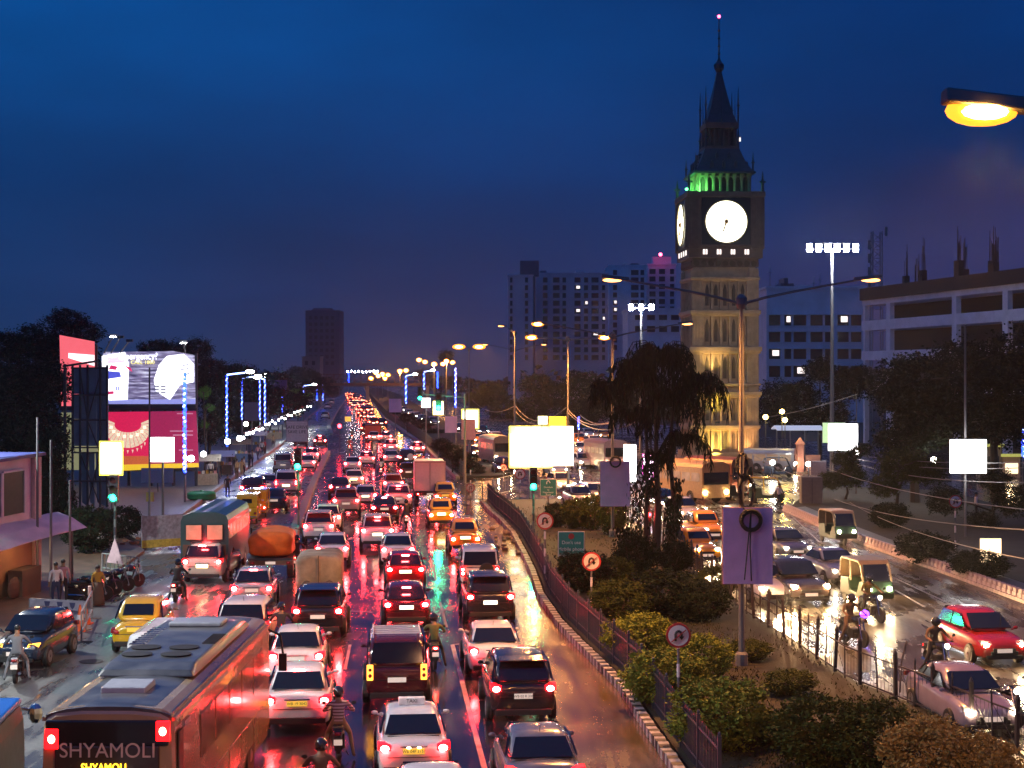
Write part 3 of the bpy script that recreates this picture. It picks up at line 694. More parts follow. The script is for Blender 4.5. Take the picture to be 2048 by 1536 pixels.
# headlight beams of the nearest oncoming vehicles
for o in list(bpy.data.objects):
    if o.parent is None and o.get('group') == OC and o.location.y < 110:
        Ln = 4.2 if o.name.startswith('taxi') else 4.1
        lamp('headlight_beam', (0, Ln + .15, .75), 15000 if 'purple board' in o['label'] or 'fiercest' in o['label'] or 'silver sedan' in o['label'] else 2600, (1, .60, .28), o, 'SPOT', .12, 44, (R(84), 0, 0), .7)
# ------------------------------------------------------------------ clock tower
M_stone = mat('tower_stone', (.42, .29, .19), .8, var=.22, scale=1.2, bump=.5, bscale=4)
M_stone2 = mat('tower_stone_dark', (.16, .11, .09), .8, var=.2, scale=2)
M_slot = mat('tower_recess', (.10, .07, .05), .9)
M_slate = mat('tower_roof', (.045, .05, .07), .5, var=.2, scale=3)
M_dial = mat('clock_dial', (.9, .9, .8), .5, emit=(1, .93, .66), es=2.6)
M_hand = mat('clock_hand', (.25, .12, .03), .5)
M_winlit = mat('lit_window', (.9, .9, .9), .5, emit=(1, .86, .78), es=1.1)
TY = 161.0
tw = thing('clock_tower', 'tall gothic clock tower with glowing round dials and a spire', 'tower', (A(1438, 750, TY).x, TY, 0), R(3.2))
def z_at(py): return H - (py - Y0) * S(157.5)
W = 6.7; h2 = W / 2
b = MB(); b.box((0, 0, 10.1), (W - .5, W - .5, 20.2)); obj('shaft', b, M_stone, tw)
b = MB(); b.extr([(-4.2, -4.2), (4.2, -4.2), (4.2, 4.2), (-4.2, 4.2)], 0, .9); obj('plinth', b, M_stone, tw, bevel=.05)
zs = [1.0, 4.0, 7.4, 8.3, 11.9, 15.6, 20.0]
for sx in (-1, 1):
    for sy in (-1, 1):
        b = MB(); b.box((sx * (h2 - .5), sy * (h2 - .5), 10.4), (1.0, 1.0, 19))
        for q in (-.3, 0, .3):
            b.box((sx * (h2 - .5) + q, sy * (h2 - .5), 10.4), (.14, 1.14, 18.6)); b.box((sx * (h2 - .5), sy * (h2 - .5) + q, 10.4), (1.14, .14, 18.6))
        obj('corner_buttress', b, M_stone, tw)
for z, w, t in ((1.2, 7.3, .5), (4.0, 7.1, .35), (7.35, 7.3, .4), (8.25, 7.1, .25), (11.8, 7.35, .45), (15.5, 7.15, .4), (18.9, 7.0, .3)):
    b = MB(); b.box((0, 0, z), (w, w, t)); b.box((0, 0, z - t * .75), (w - .25, w - .25, t * .5)); obj('string_course', b, M_stone, tw, bevel=.04)
for f in range(4):
    M = Matrix.Rotation(f * math.pi / 2, 3, 'Z')
    def P3(x, y, z): v = M @ Vector((x, y, z)); return v
    for i, (za, zc) in enumerate(((1.5, 3.7), (4.3, 7.0), (8.5, 11.3), (12.2, 15.1), (15.8, 18.6))):
        n = 5
        for q in range(n + 1):
            x = -2.25 + 4.5 * q / n
            b = MB(); b.box(P3(x, -h2 + .12, (za + zc) / 2), (.17, .34, zc - za), M=M)
            obj('pilaster', b, M_stone, tw)
        for q in range(n):
            x = -2.25 + 4.5 * (q + .5) / n
            b = MB(); pts = [(-.17, 0), (.17, 0), (.17, .72), (.1, .88), (0, 1), (-.1, .88), (-.17, .72)]
            hz = zc - za
            v1 = [P3(x + a, -h2 + .17, za + .35 + (hz - .6) * c) for a, c in pts]; v0 = [P3(x + a, -h2 + .32, za + .35 + (hz - .6) * c) for a, c in pts]
            b.add(v1 + v0, [tuple(range(7)), tuple(range(7, 14))[::-1]] + [(k, k + 7, (k + 1) % 7 + 7, (k + 1) % 7) for k in range(7)])
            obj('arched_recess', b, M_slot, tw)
    # clock stage frieze
    for q in range(9):
        x = -2.9 + 5.8 * q / 8
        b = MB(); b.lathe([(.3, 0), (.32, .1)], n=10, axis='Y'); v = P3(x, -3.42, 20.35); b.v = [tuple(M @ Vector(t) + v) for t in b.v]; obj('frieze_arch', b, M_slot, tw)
    for q in (-2.1, -.7, .7, 2.1):
        b = MB()
        for e in (-.13, .13): b.box(P3(q + e, -3.76, 21.5), (.17, .06, .5), M=M)
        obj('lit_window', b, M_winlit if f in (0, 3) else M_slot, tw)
    b = MB(); b.box(P3(0, -3.78, 24.45), (4.9, .12, 4.9), M=M); obj('dial_surround', b, mat('dial_surround', (.015, .013, .018), .4), tw)
    for sx in (-1, 1):
        b = MB(); b.box(P3(sx * 3.1, -3.78, 24.4), (1.15, .2, 5.2), M=M)
        for e in (-.35, 0, .35): b.box(P3(sx * 3.1 + e, -3.9, 24.4), (.1, .1, 5.0), M=M)
        obj('pier', b, M_stone2, tw)
    dl = MB(); dl.lathe([(2.08, -.07), (2.08, 0)], n=48, axis='Y'); v = P3(0, -3.86, 24.5); dl.v = [tuple(M @ Vector(t) + v) for t in dl.v]
    dial = obj('clock_dial', dl, M_dial, tw)
    fr = MB(); k = 40
    for j in range(k):
        a0, a1 = 2 * math.pi * j / k, 2 * math.pi * (j + 1) / k
        fr.bar(P3(2.14 * math.cos(a0), -3.95, 24.5 + 2.14 * math.sin(a0)), P3(2.14 * math.cos(a1), -3.95, 24.5 + 2.14 * math.sin(a1)), .12)
    obj('dial_rim', fr, mat('dial_rim', (.35, .28, .1), .4, .5), dial)
    hd_ = MB()
    for a, l0, w in ((R(-62 + 180 + 90 - 30), 0, 0),): pass
    def hand(ang, ln, w): hd_.bar(P3(-.25 * math.sin(ang), -3.98, 24.5 - .25 * math.cos(ang)), P3(ln * math.sin(ang), -3.98, 24.5 + ln * math.cos(ang)), w, .03)
    hand(R(198), 1.05, .12); hand(R(215), 1.65, .07); hd_.ell(P3(0, -3.98, 24.5), (.2, .2, .24), 8, 6)
    obj('clock_hands', hd_, M_hand, dial)
    for j in range(12):
        tk = MB(); a = math.pi * j / 6; tk.bar(P3(1.55 * math.sin(a), -3.95, 24.5 + 1.55 * math.cos(a)), P3((1.85 if j % 3 else 1.95) * math.sin(a), -3.95, 24.5 + (1.85 if j % 3 else 1.95) * math.cos(a)), .06, .02)
        obj('hour_mark', tk, mat('hour_mark', (.5, .42, .22), .5), dial)
    # belfry arcade
    for q in range(8):
        x = -2.5 + 5.0 * q / 7
        b = MB(); b.box(P3(x, -2.62, 28.5), (.2, .3, 1.9), M=M); b.box(P3(x, -2.7, 29.3), (.36, .2, .3), M=M); obj('arcade_column', b, M_stone, tw)
    for q in range(7):
        x = -2.14 + 5.0 * q / 7
        b = MB(); pts = []
        for j in range(7):
            a = math.pi * j / 6; pts.append((math.cos(a) * .27, math.sin(a) * .34))
        for j in range(6): b.bar(P3(x + pts[j][0], -2.62, 28.85 + pts[j][1]), P3(x + pts[j + 1][0], -2.62, 28.85 + pts[j + 1][1]), .14)
        obj('arcade_arch', b, M_stone, tw)
    for q in range(6):
        x = -1.25 + 2.5 * q / 5
        b = MB(); b.box(P3(x, -1.5, 33.3), (.14, .16, 2.0), M=M); obj('lantern_column', b, M_stone2, tw)
b = MB(); b.extr([(-3.35, -3.35), (3.35, -3.35), (3.35, 3.35), (-3.35, 3.35)], 20.0, 20.9); b.extr([(-3.72, -3.72), (3.72, -3.72), (3.72, 3.72), (-3.72, 3.72)], 20.9, 27.3); obj('clock_stage', b, M_stone2, tw)
b = MB(); b.extr([(-3.95, -3.95), (3.95, -3.95), (3.95, 3.95), (-3.95, 3.95)], 27.0, 27.55); b.extr([(-3.85, -3.85), (3.85, -3.85), (3.85, 3.85), (-3.85, 3.85)], 22.0, 22.25); obj('cornice', b, M_stone2, tw, bevel=.05)
b = MB(); b.extr([(-2.2, -2.2), (2.2, -2.2), (2.2, 2.2), (-2.2, 2.2)], 27.5, 29.5); obj('belfry_core', b, M_stone2, tw)
def frust(z0, w0, z1, w1, curve=0):
    b = MB(); n = 6; secs = []
    for i in range(n + 1):
        t = i / n; w = w0 + (w1 - w0) * (t ** (1 - curve)); z = z0 + (z1 - z0) * t
        secs.append([(-w, -w, z), (w, -w, z), (w, w, z), (-w, w, z)])
    return b.loft(secs)
b = frust(29.6, 3.1, 32.1, 1.75, .35); b.extr([(-3.15, -3.15), (3.15, -3.15), (3.15, 3.15), (-3.15, 3.15)], 29.45, 29.65)
lr_ = obj('lower_roof', b, M_slate, tw)
for f in range(4):
    M = Matrix.Rotation(f * math.pi / 2, 3, 'Z')
    for z, w, q in ((30.3, 2.5, (-1.2, 0, 1.2)), (31.2, 2.0, (-.6, .6))):
        for x in q:
            b = MB(); b.box(M @ Vector((x, -w - .05, z)), (.3, .35, .4), M=M); v = [M @ Vector(p) for p in ((x - .2, -w - .25, z + .2), (x + .2, -w - .25, z + .2), (x, -w - .25, z + .55), (x, -w + .4, z + .5))]; b.add(v, [(0, 1, 2), (0, 2, 3), (1, 3, 2)])
            obj('dormer', b, M_slate, lr_)
b = MB(); b.extr([(-1.75, -1.75), (1.75, -1.75), (1.75, 1.75), (-1.75, 1.75)], 32.0, 32.4); b.extr([(-1.0, -1.0), (1, -1), (1, 1), (-1, 1)], 32.4, 34.3); b.extr([(-1.7, -1.7), (1.7, -1.7), (1.7, 1.7), (-1.7, 1.7)], 34.2, 34.75); obj('lantern', b, M_stone2, tw)
b = frust(34.7, 1.6, 40.2, .22, .25); b.lathe([(.2, 40.0), (.5, 40.5), (.55, 40.9), (.2, 41.3), (.12, 41.6)], n=8); sp = obj('spire', b, M_slate, tw)
b = MB(); b.cyl((0, 0, 41.2), (0, 0, 45.7), .09, .05, 6)
for z in (42, 42.8, 43.6, 44.4): b.ell((0, 0, z), (.17, .17, .12), 8, 4)
obj('finial', b, M_slate, tw)
for f in range(4):
    M = Matrix.Rotation(f * math.pi / 2, 3, 'Z')
    for w, z0, z1, r in ((3.7, 27.4, 29.6, .16), (2.9, 29.5, 31.6, .1), (1.65, 34.6, 38.4, .09), (1.65, 32.2, 34.4, .12)):
        b = MB(); v = M @ Vector((w, -w, 0)); b.cyl((v.x, v.y, z0), (v.x, v.y, z0 + (z1 - z0) * .45), r, r, 6); b.cyl((v.x, v.y, z0 + (z1 - z0) * .45), (v.x, v.y, z1), r * 1.1, .015, 6)
        b.box((v.x, v.y, z0 + (z1 - z0) * .5), (r * 4, r * 1.2, r)); obj('pinnacle', b, M_slate, tw)
        if w < 3: 
            v = M @ Vector((0, -w, 0)); b = MB(); b.cyl((v.x, v.y, z0), (v.x, v.y, z0 + (z1 - z0) * .85), r * .7, .01, 6); obj('pinnacle', b, M_slate, tw)
b = MB(); b.ell((0, 0, 45.85), (.16, .16, .16)); obj('beacon', b, mat('red_beacon', (1, .1, .2), .5, emit=(1, .04, .12), es=20), tw)
b = MB(); b.box((3.75, -1.65, 33.1), (.3, .1, .5)); b.v = [(v[0] - 2.0, v[1], v[2]) for v in b.v]; obj('lit_window', b, M_winlit, tw)
M_grn = mat('green_flood', (.1, .8, .2), .4, emit=(.1, 1, .25), es=6)
b = MB(); b.ell((-3.9, -3.6, 27.75), (.2, .2, .14)); obj('green_floodlight', b, M_grn, tw)
lamp('green_light', (-2.4, -3.5, 27.8), 240, (.12, 1, .2), tw, r=.1)
lamp('green_light', (-3.5, -.6, 27.8), 300, (.12, 1, .2), tw, r=.1)
for x, z, pw, c, sp_ in ((-1.3, 8.7, 1500, (1, .72, .25), 75), (-1.0, 4.5, 1500, (1, .86, .08), 80), (-1.1, .6, 3000, (1, .76, .16), 100), (1.6, .7, 1900, (1, .55, .2), 90)):
    y = -4.5
    b = MB(); b.box((x, y, z), (.4, .25, .2)); b.bar((x, y, z), (x, -3.4, z - .2), .06); obj('floodlight', b, M_dark, tw)
    lamp('flood', (x, y - .1, z + .15), pw * .55, c, tw, 'SPOT', .1, sp_, (R(158), 0, 0), .8)

b = MB(); b.box((-4.7, -1, .3), (.3, .5, .3)); obj('floodlight', b, M_dark, tw); lamp('flood', (-5.2, 0, .5), 1500, (1, .42, .12), tw, 'SPOT', .1, 60, (R(165), 0, R(90)), .8)  # added floodlight that turns the tower's left side orange
# ------------------------------------------------------------------ buildings
M_bw = mat('pale_blue_render', (.7, .74, .85), .8, var=.12, scale=.3)
M_bwin = mat('unlit_window', (.02, .022, .03), .2)
M_bl = mat('building_lilac', (.72, .62, .68), .8, var=.1, scale=.2)
M_bd = mat('building_grey', (.13, .13, .17), .8, var=.1, scale=.2)
def block(name, label, x0, x1, ytop, Y, depth, m, cols, rows, wm=M_bwin, lit=(), extra=None):
    """cols: list of (x0, x1) photo pixels, rows: list of (y0, y1)"""
    t = thing(name, label, 'building', (A((x0 + x1) / 2, 750, Y).x, Y, 0)); cx = t.location.x
    zt = A(0, ytop, Y).z; w = (x1 - x0) * S(Y)
    b = MB(); b.box((0, depth / 2, zt / 2), (w, depth, zt)); obj('wall', b, m, t)
    b = MB(); b.box((0, depth / 2, zt + .25), (w + .5, depth + .5, .5)); obj('parapet', b, m, t)
    for j, (ya, yb) in enumerate(rows):
        za, zb = A(0, yb, Y).z, A(0, ya, Y).z
        for i, (xa, xb) in enumerate(cols):
            p, q = A(xa, 0, Y).x - cx, A(xb, 0, Y).x - cx
            on = (i, j) in lit
            b = MB(); b.box(((p + q) / 2, -.02, (za + zb) / 2), (q - p, .16, zb - za))
            wdw = obj('window', b, wm, t)
            b = MB(); b.box(((p + q) / 2, -.2, zb + .15), (q - p + .5, .5, .15)); b.box(((p + q) / 2, -.14, za - .1), (q - p + .3, .2, .15)); obj('sill', b, m, wdw)
            if on:
                b = MB(); b.box(((p + q) / 2 + (q - p) * .1, -.13, (za + zb) / 2 + (zb - za) * .1), ((q - p) * .6, .08, (zb - za) * .55)); obj('lit_pane', b, M_winlit, wdw)
    if extra: extra(t, cx, Y)
    return t
def roofbits(bits):
    def f(t, cx, Y):
        for x0, x1, y0, y1, m in bits:
            p, q, za, zb = A(x0, 0, Y).x - cx, A(x1, 0, Y).x - cx, A(0, y1, Y).z, A(0, y0, Y).z
            b = MB(); b.box(((p + q) / 2, 4, (za + zb) / 2), (q - p, 6, zb - za)); obj('roof_room', b, m, t)
    return f
block('hostel_building', 'pale blue four storey block with scattered lit windows behind the tower', 1533, 1730, 578, 305, 22, M_bw,
      [(1538, 1560), (1569, 1582), (1587, 1612), (1621, 1645), (1650, 1662), (1675, 1697), (1702, 1722)], [(630, 651), (664, 684), (698, 718), (732, 754)], lit={(1, 0), (5, 0), (0, 2), (2, 3)},
      extra=roofbits([(1563, 1590, 566, 578, M_bd), (1595, 1625, 570, 578, M_bl), (1570, 1578, 555, 570, M_bd)]))
rows = [(555 + 15.5 * i, 565 + 15.5 * i) for i in range(11)]
block('apartment_block', 'lilac grey high apartment block with columns of small windows', 1072, 1216, 548, 600, 25, M_bl, [(1086, 1095), (1106, 1119), (1125, 1132), (1149, 1161), (1168, 1176), (1183, 1197), (1204, 1210)], rows, lit={(3, 1), (4, 3), (3, 4), (6, 5), (5, 7)},
      extra=roofbits([(1080, 1093, 541, 549, M_bd), (1152, 1168, 540, 548, M_bl)]))
block('apartment_tower', 'tall apartment tower with dark water tank at the left end of the cluster', 1016, 1066, 552, 580, 22, M_bl, [(1020, 1025), (1050, 1056)], rows, extra=roofbits([(1040, 1078, 521, 551, M_bd), (1066, 1071, 548, 750, M_bd)]))
block('apartment_slab', 'pale slab block with a dark stairwell strip left of the clock tower', 1218, 1292, 532, 640, 25, M_bw, [(1226, 1234), (1262, 1277), (1281, 1288)], [(540 + 15 * i, 550 + 15 * i) for i in range(11)], lit={(0, 4), (0, 5)}, extra=roofbits([(1262, 1278, 526, 534, M_bd)]))
block('apartment_annex', 'blue grey block with stepped roof just left of the clock tower', 1296, 1352, 530, 660, 25, M_bw, [(1299, 1311), (1318, 1330), (1340, 1348)], [(538 + 15 * i, 548 + 15 * i) for i in range(11)], extra=roofbits([(1306, 1343, 513, 530, M_bw)]))
b = MB(); b.ell(A(1321, 509, 655), (.7, .7, .7)); tag(obj('roof_beacon', b, MATS['red_beacon']), 'red warning light on the stepped roof', 'light')
block('low_block', 'low pale house beneath the apartment slabs', 1256, 1360, 620, 420, 20, M_bw, [(1270 + 24 * i, 1286 + 24 * i) for i in range(4)], [(630, 640), (652, 664)])
block('high_rise', 'lone dark high rise fading into the dusk haze', 611, 679, 622, 1150, 30, mat('high_rise_wall', (.05, .06, .1), .9), [(618 + 11 * i, 624 + 11 * i) for i in range(5)], [(632 + 13 * i, 639 + 13 * i) for i in range(8)], extra=roofbits([(625, 665, 616, 622, M_bd)]))
block('far_house', 'small pale house at the foot of the lone high rise', 604, 640, 715, 620, 10, M_bd, [(610, 616), (624, 630)], [(722, 730)])
# unfinished building
M_shell = mat('shell_concrete', (.8, .74, .86), .85, var=.12, scale=.6, bump=.3)
M_slab = mat('shuttering_dark', (.04, .03, .03), .9)
M_in = mat('shell_interior', (.05, .045, .05), .9)
a0, a1 = A(1724, 750, 214), A(2110, 750, 166); a0.z = a1.z = 0
dirn = (a1 - a0).normalized(); nrm = Vector((dirn.y, -dirn.x, 0)); ln = (a1 - a0).length; ang = math.atan2(dirn.y, dirn.x)
ub = thing('unfinished_building', 'unfinished concrete frame building with rebar columns on its roof', 'building', a0, ang)
for z0, z1, m, o, nm in ((18.6, 19.3, M_shell, 0, 'beam'), (15.2, 16.5, M_shell, .05, 'beam'), (11.2, 12.4, M_shell, .05, 'beam'), (7, 8.2, M_shell, .05, 'beam'), (19.3, 20.9, M_slab, .35, 'roof_slab')):
    b = MB(); b.box((ln / 2, 7 - o / 2, (z0 + z1) / 2), (ln, 14 + o, z1 - z0)); obj(nm, b, m, ub)
b = MB(); b.box((ln / 2, 9, 9.3), (ln - 1, 10, 18.6)); obj('interior', b, M_in, ub)
def xpix(px):       # distance along the front at a photo column
    k = (px - CX) / F; return (k * a0.y - a0.x) / (dirn.x - k * dirn.y)
for px in (1729, 1777, 1909, 2011, 2095):
    x = xpix(px); b = MB(); b.box((x, .25, 9.3), (1.15 if px > 1750 else .5, .62, 18.6)); obj('column', b, M_shell, ub)
for px in (1781, 1822, 1866, 1887, 1915, 1955, 1998, 2040, 1800, 1945, 2022):
    x = xpix(px); y = random.uniform(.5, 8); big = px not in (1800, 1945, 2022); hh = random.uniform(1.2, 2.2) if big else .3
    b = MB(); b.box((x, y, 20.9 + hh / 2), (.7 if px != 1887 else 1.3, .7, hh)); cs_ = obj('column_stub', b, M_slab, ub)
    b = MB()
    for q in range(9):
        dx, dy = random.uniform(-.3, .3), random.uniform(-.3, .3); b.bar((x + dx, y + dy, 20.9 + hh), (x + dx * .4, y + dy, 20.9 + hh + random.uniform(1.8, 4.2)), .05)
    tag(obj('rebar', b, M_slab, cs_), kind='stuff')
# lattice mast beside it
ms = thing('lattice_mast', 'lattice telecom mast at the left end of the unfinished building', 'mast', A(1753, 750, 260)); ms.location.z = 0
b = MB(); zt = A(0, 463, 260).z
for sx, sy in ((-1, -1), (1, -1), (1, 1), (-1, 1)): b.bar((sx * .9, sy * .9, 0), (sx * .75, sy * .75, zt), .16)
z = 20
while z < zt - 1:
    for sx in (-1, 1): b.bar((-.8 * sx, -.8, z), (.8 * sx, -.8, z + 1.4), .08); b.bar((-.8, -.8 * sx, z), (-.8, .8 * sx, z + 1.4), .08)
    b.bar((-.8, -.8, z), (.8, -.8, z), .08); z += 1.4
obj('lattice', b, M_grey, ms)
b = MB()
for q in range(5): b.box((random.choice((-1.4, 1.4)), -.8, 24 + q * 2.2), (.4, .3, 1.5))
obj('antenna', b, M_grey, ms)
for i, px in enumerate((1540, 1552, 1640, 1628)):
    b = MB(); p = A(px, (530, 560, 545, 552)[i], 312); b.cyl((p.x, p.y, A(0, 580, 312).z), p, .12, .04, 5); b.bar(p + Vector((-.6, 0, -1.5)), p + Vector((.6, 0, -1.5)), .07)
    tag(obj('roof_aerial', b, M_grey), 'thin roof aerial %s' % ('standing beside the clock tower', 'short and just right of the tall one', 'behind the mast floodlights', 'low on the pale block roof')[i], 'aerial')
# foot bridge
fb = thing('foot_bridge', 'dark footbridge with railing crossing the far end of the road', 'bridge', (0, 470, 0)); Yb = 470
xa, xb = A(628, 0, Yb).x, A(860, 0, Yb).x
b = MB(); b.box(((xa + xb) / 2, 0, 6.4), (xb - xa, 3, .8)); obj('deck', b, M_brown, fb)
b = MB()
for s in (-1.5, 1.5):
    for z in (8.0, 9.4): b.bar((xa, s, z), (xb, s, z), .14)
    x = xa
    while x < xb: b.bar((x, s, 6.8), (x, s, 9.4), .12); b.bar((x, s, 6.8), (x + 2, s, 9.4), .08); x += 2
tag(obj('railing', b, M_brown, fb), kind='stuff')
for px in (640, 735, 855):
    b = MB(); b.box((A(px, 0, Yb).x, 0, 3), (.9, 1.2, 6.1)); obj('pier', b, M_conc, fb)
# ------------------------------------------------------------------ street lamps
M_sodium = mat('sodium_lamp', (1, .6, .2), .4, emit=(1, .42, .07), es=60)
M_sodium_dim = mat('sodium_lamp_side', (1, .6, .2), .4, emit=(1, .36, .08), es=6)
M_halo = mat('lamp_halo_orange', (.9, .4, .1), .4, emit=(1, .26, .015), es=2.2)  # orange halo round the lamps, drawn as a glowing shell
M_ledw = mat('white_lamp', (1, 1, 1), .4, emit=(1, .97, .9), es=60)
def street_lamp(label, X, Y, zt=11.3, span=4.0, power=(7000, 7000), heads=(1, 1), hot=(0, 0), zg=.17, rise=.75, group='double armed median lamps', col=SOD, rz=0):
    t = thing('street_lamp', label, 'street lamp', (X, Y, zg), rz, group)
    z = zt - zg
    b = MB(); b.cyl((0, 0, 0), (0, 0, z), .1, .055, 10); b.lathe([(.2, 0), (.2, .35), (.14, .42)], n=10); obj('pole', b, M_pole, t, smooth=False)
    b = MB(); b.lathe([(.1, z - .25), (.17, z - .1), (.17, z + .1), (.06, z + .22)], n=10); obj('collar', b, M_pole, t)
    for s, on, pw, ht in ((-1, heads[0], power[0], hot[0]), (1, heads[1], power[1], hot[1])):
        if not on: continue
        pts = [Vector((s * span * q, 0, z - .1 + rise * (q ** .8))) for q in (0, .2, .45, .75, 1)]
        b = MB(); b.tube(pts, .055, 6, r1=.035); arm = obj('arm', b, M_pole, t)
        e = pts[-1]
        b = MB(); b.side([(-.13, -.02), (-.1, .1), (.1, .1), (.13, -.02)], e.x - s * .1, e.x + s * .75); b.v = [(v[0], v[1], v[2] + e.z + (v[0] - e.x) * s * .12) for v in b.v]
        hd = obj('lamp_housing', b, M_pole, arm, bevel=.02)
        r = .16 if ht else .11
        if ht:
            q = max(1, Y / 75); b = MB(); b.ell((e.x + s * .42, .05, e.z + .01), (.31 * q, .14 * q, .13 * q), 14, 8); obj('halo_shell', b, M_halo, arm, smooth=True)
            b = MB(); b.ell((e.x + s * .42, -.05 * q, e.z - .01), (.2 * q, .11 * q, .07 * q), 12, 6); obj('lamp_glass', b, M_sodium, arm, smooth=True)
        else:
            b = MB(); b.ell((e.x + s * .42, 0, e.z + .0), (.3, r, .06), 12, 6); obj('lamp_glass', b, M_sodium_dim, arm, smooth=True)
        lamp('lamp_light', (e.x + s * .42, 0, e.z - .2), pw, col, t, 'SPOT', .15, 165, blend=.6)
    return t
street_lamp('street lamp beyond the top right corner, only its blazing orange head in view', 8.12, 13.2, zt=10.76, hot=(1, 1), span=3.75, power=(6500, 4000))
street_lamp('tall double armed lamp carrying the purple board, in front of the clock tower', A(1483, 0, 49).x, 49, zt=11.5, span=3.6, power=(9000, 5500))
street_lamp('double armed lamp with a glaring left head above the drooping tree', A(1225, 0, 88).x, 88, zt=11.4, span=3.75, power=(9000, 6000), hot=(1, 0))
street_lamp('double armed lamp pole with orange lit shaft left of the drooping tree', A(1136, 0, 122).x, 122, zt=12.0, span=2.4, power=(22000, 16000), hot=(1, 1), rise=.2)
street_lamp('double armed lamp with small far heads left of the glowing billboard', A(1029, 0, 190).x, 190, zt=12.2, span=3.1, power=(26000, 16000))
street_lamp('lamp pole with two bright orange heads over the far crossing', A(938, 0, 235).x, 235, zt=13.0, span=1.1, power=(30000, 20000), hot=(1, 1), rise=.5)
street_lamp('dim lamp with one pinkish head left of the apartment tower', A(1030, 0, 150).x, 150, zt=13.2, span=.9, heads=(1, 0), power=(4000, 0))
for i, (px, py, Y, pw) in enumerate(sorted(((893, 722, 330, 700), (868, 728, 330, 700), (800, 742, 460, 800), (812, 741, 500, 0), (765, 748, 600, 900), (757, 752, 560, 0), (742, 757, 640, 0), (752, 746, 700, 0), (776, 750, 620, 0), (838, 720, 520, 0), (850, 724, 520, 0), (886, 728, 520, 0), (905, 725, 480, 0), (770, 757, 650, 0)))):
    p = A(px, py, Y); t = thing('street_lamp', 'far orange street lamp, %s from the left in the glow over the vanishing road' % ORD[i], 'street lamp', (p.x, Y, 0), 0, 'far lamps in the orange glow')
    b = MB(); b.cyl((0, 0, 0), (0, 0, p.z), .14, .08, 6); obj('pole', b, M_pole, t)
    b = MB(); b.ell((0, 0, p.z), (.95 * Y / 500, .4, .7 * Y / 500), 10, 6); obj('halo_shell', b, M_halo, t, smooth=True)
    b = MB(); b.ell((0, -.25, p.z), (.6 * Y / 500, .3, .42 * Y / 500), 8, 6); obj('lamp_glass', b, M_sodium, t, smooth=True)
    if pw: lamp('lamp_light', (0, -.3, p.z - .6), pw * 6, SOD, t, r=.3)
row = thing('light_row', 'row of white bulbs strung over the far footbridge', 'lights', A(725, 743, 480))
for i in range(9):
    b = MB(); b.ell(((i - 4) * 1.15, 0, random.uniform(-.15, .15)), (.24, .2, .24), 8, 5); obj('bulb', b, M_ledw, row)
for x, y, rz_, c, pw in ((9.5, -24, 0, (1, .46, .22), 24000), (-18.5, 33, 0, (.96, 1, .94), 7000), (-28, 64, 0, (.96, 1, .94), 8000), (-13, -6, 0, (1, .72, .62), 4500)):  # unseen lamps added to light the near traffic
    street_lamp({33: 'added unseen lamp outside the left edge lighting the service road', 64: 'added unseen lamp beyond the kiosk outside the left edge', -24: 'added median lamp behind the viewer for fill light', -6: 'added left lamp behind the viewer for fill light'}[y], x, y, zt=11.3, span=3.0, power=(pw, pw), col=c, group='added lamps out of view')
# floodlight masts
def mast(label, px, py, ybase, n, size, power, col=(.95, .97, 1), em=140, wide=.5):
    p0 = G(px, ybase); Y = p0.y; p = A(px, py, Y)
    t = thing('floodlight_mast', label, 'floodlight mast', (p.x, Y, 0))
    b = MB(); b.cyl((0, 0, 0), (0, 0, p.z), .22, .1, 8); obj('pole', b, M_pole, t)
    b = MB(); b.bar((-size, 0, p.z), (size, 0, p.z), .1); b.bar((-size * .8, 0, p.z + .5), (size * .8, 0, p.z + .5), .08); obj('cross_bar', b, M_pole, t)
    me = mat('flood_glass_%d' % em, (1, 1, 1), .4, emit=col, es=em)
    for i in range(n):
        x = -size + 2 * size * i / (n - 1)
        b = MB(); b.box((x, -.1, p.z + .1), (size * 1.5 / n, .25, .75)); f = obj('floodlight', b, M_dark, t)
        b = MB(); b.box((x, -.26, p.z + .08), (size * 1.35 / n, .05, .66)); obj('flood_glass', b, me, f)
    lamp('flood', (0, -.8, p.z), power, col, t, 'SPOT', .4, 150, (R(35), 0, 0), .6)
    return t
mast('high floodlight mast blazing white right of the clock tower', 1664, 498, 962, 6, 2.0, 6500)
mast('lower floodlight mast of three white lamps left of the clock tower', 1282, 616, 905, 3, 1.2, 5000, em=90)
t = mast('white floodlight among the blue strung poles on the left', 538, 752, 858, 2, .5, 9000, col=(.95, 1, .9), em=110)

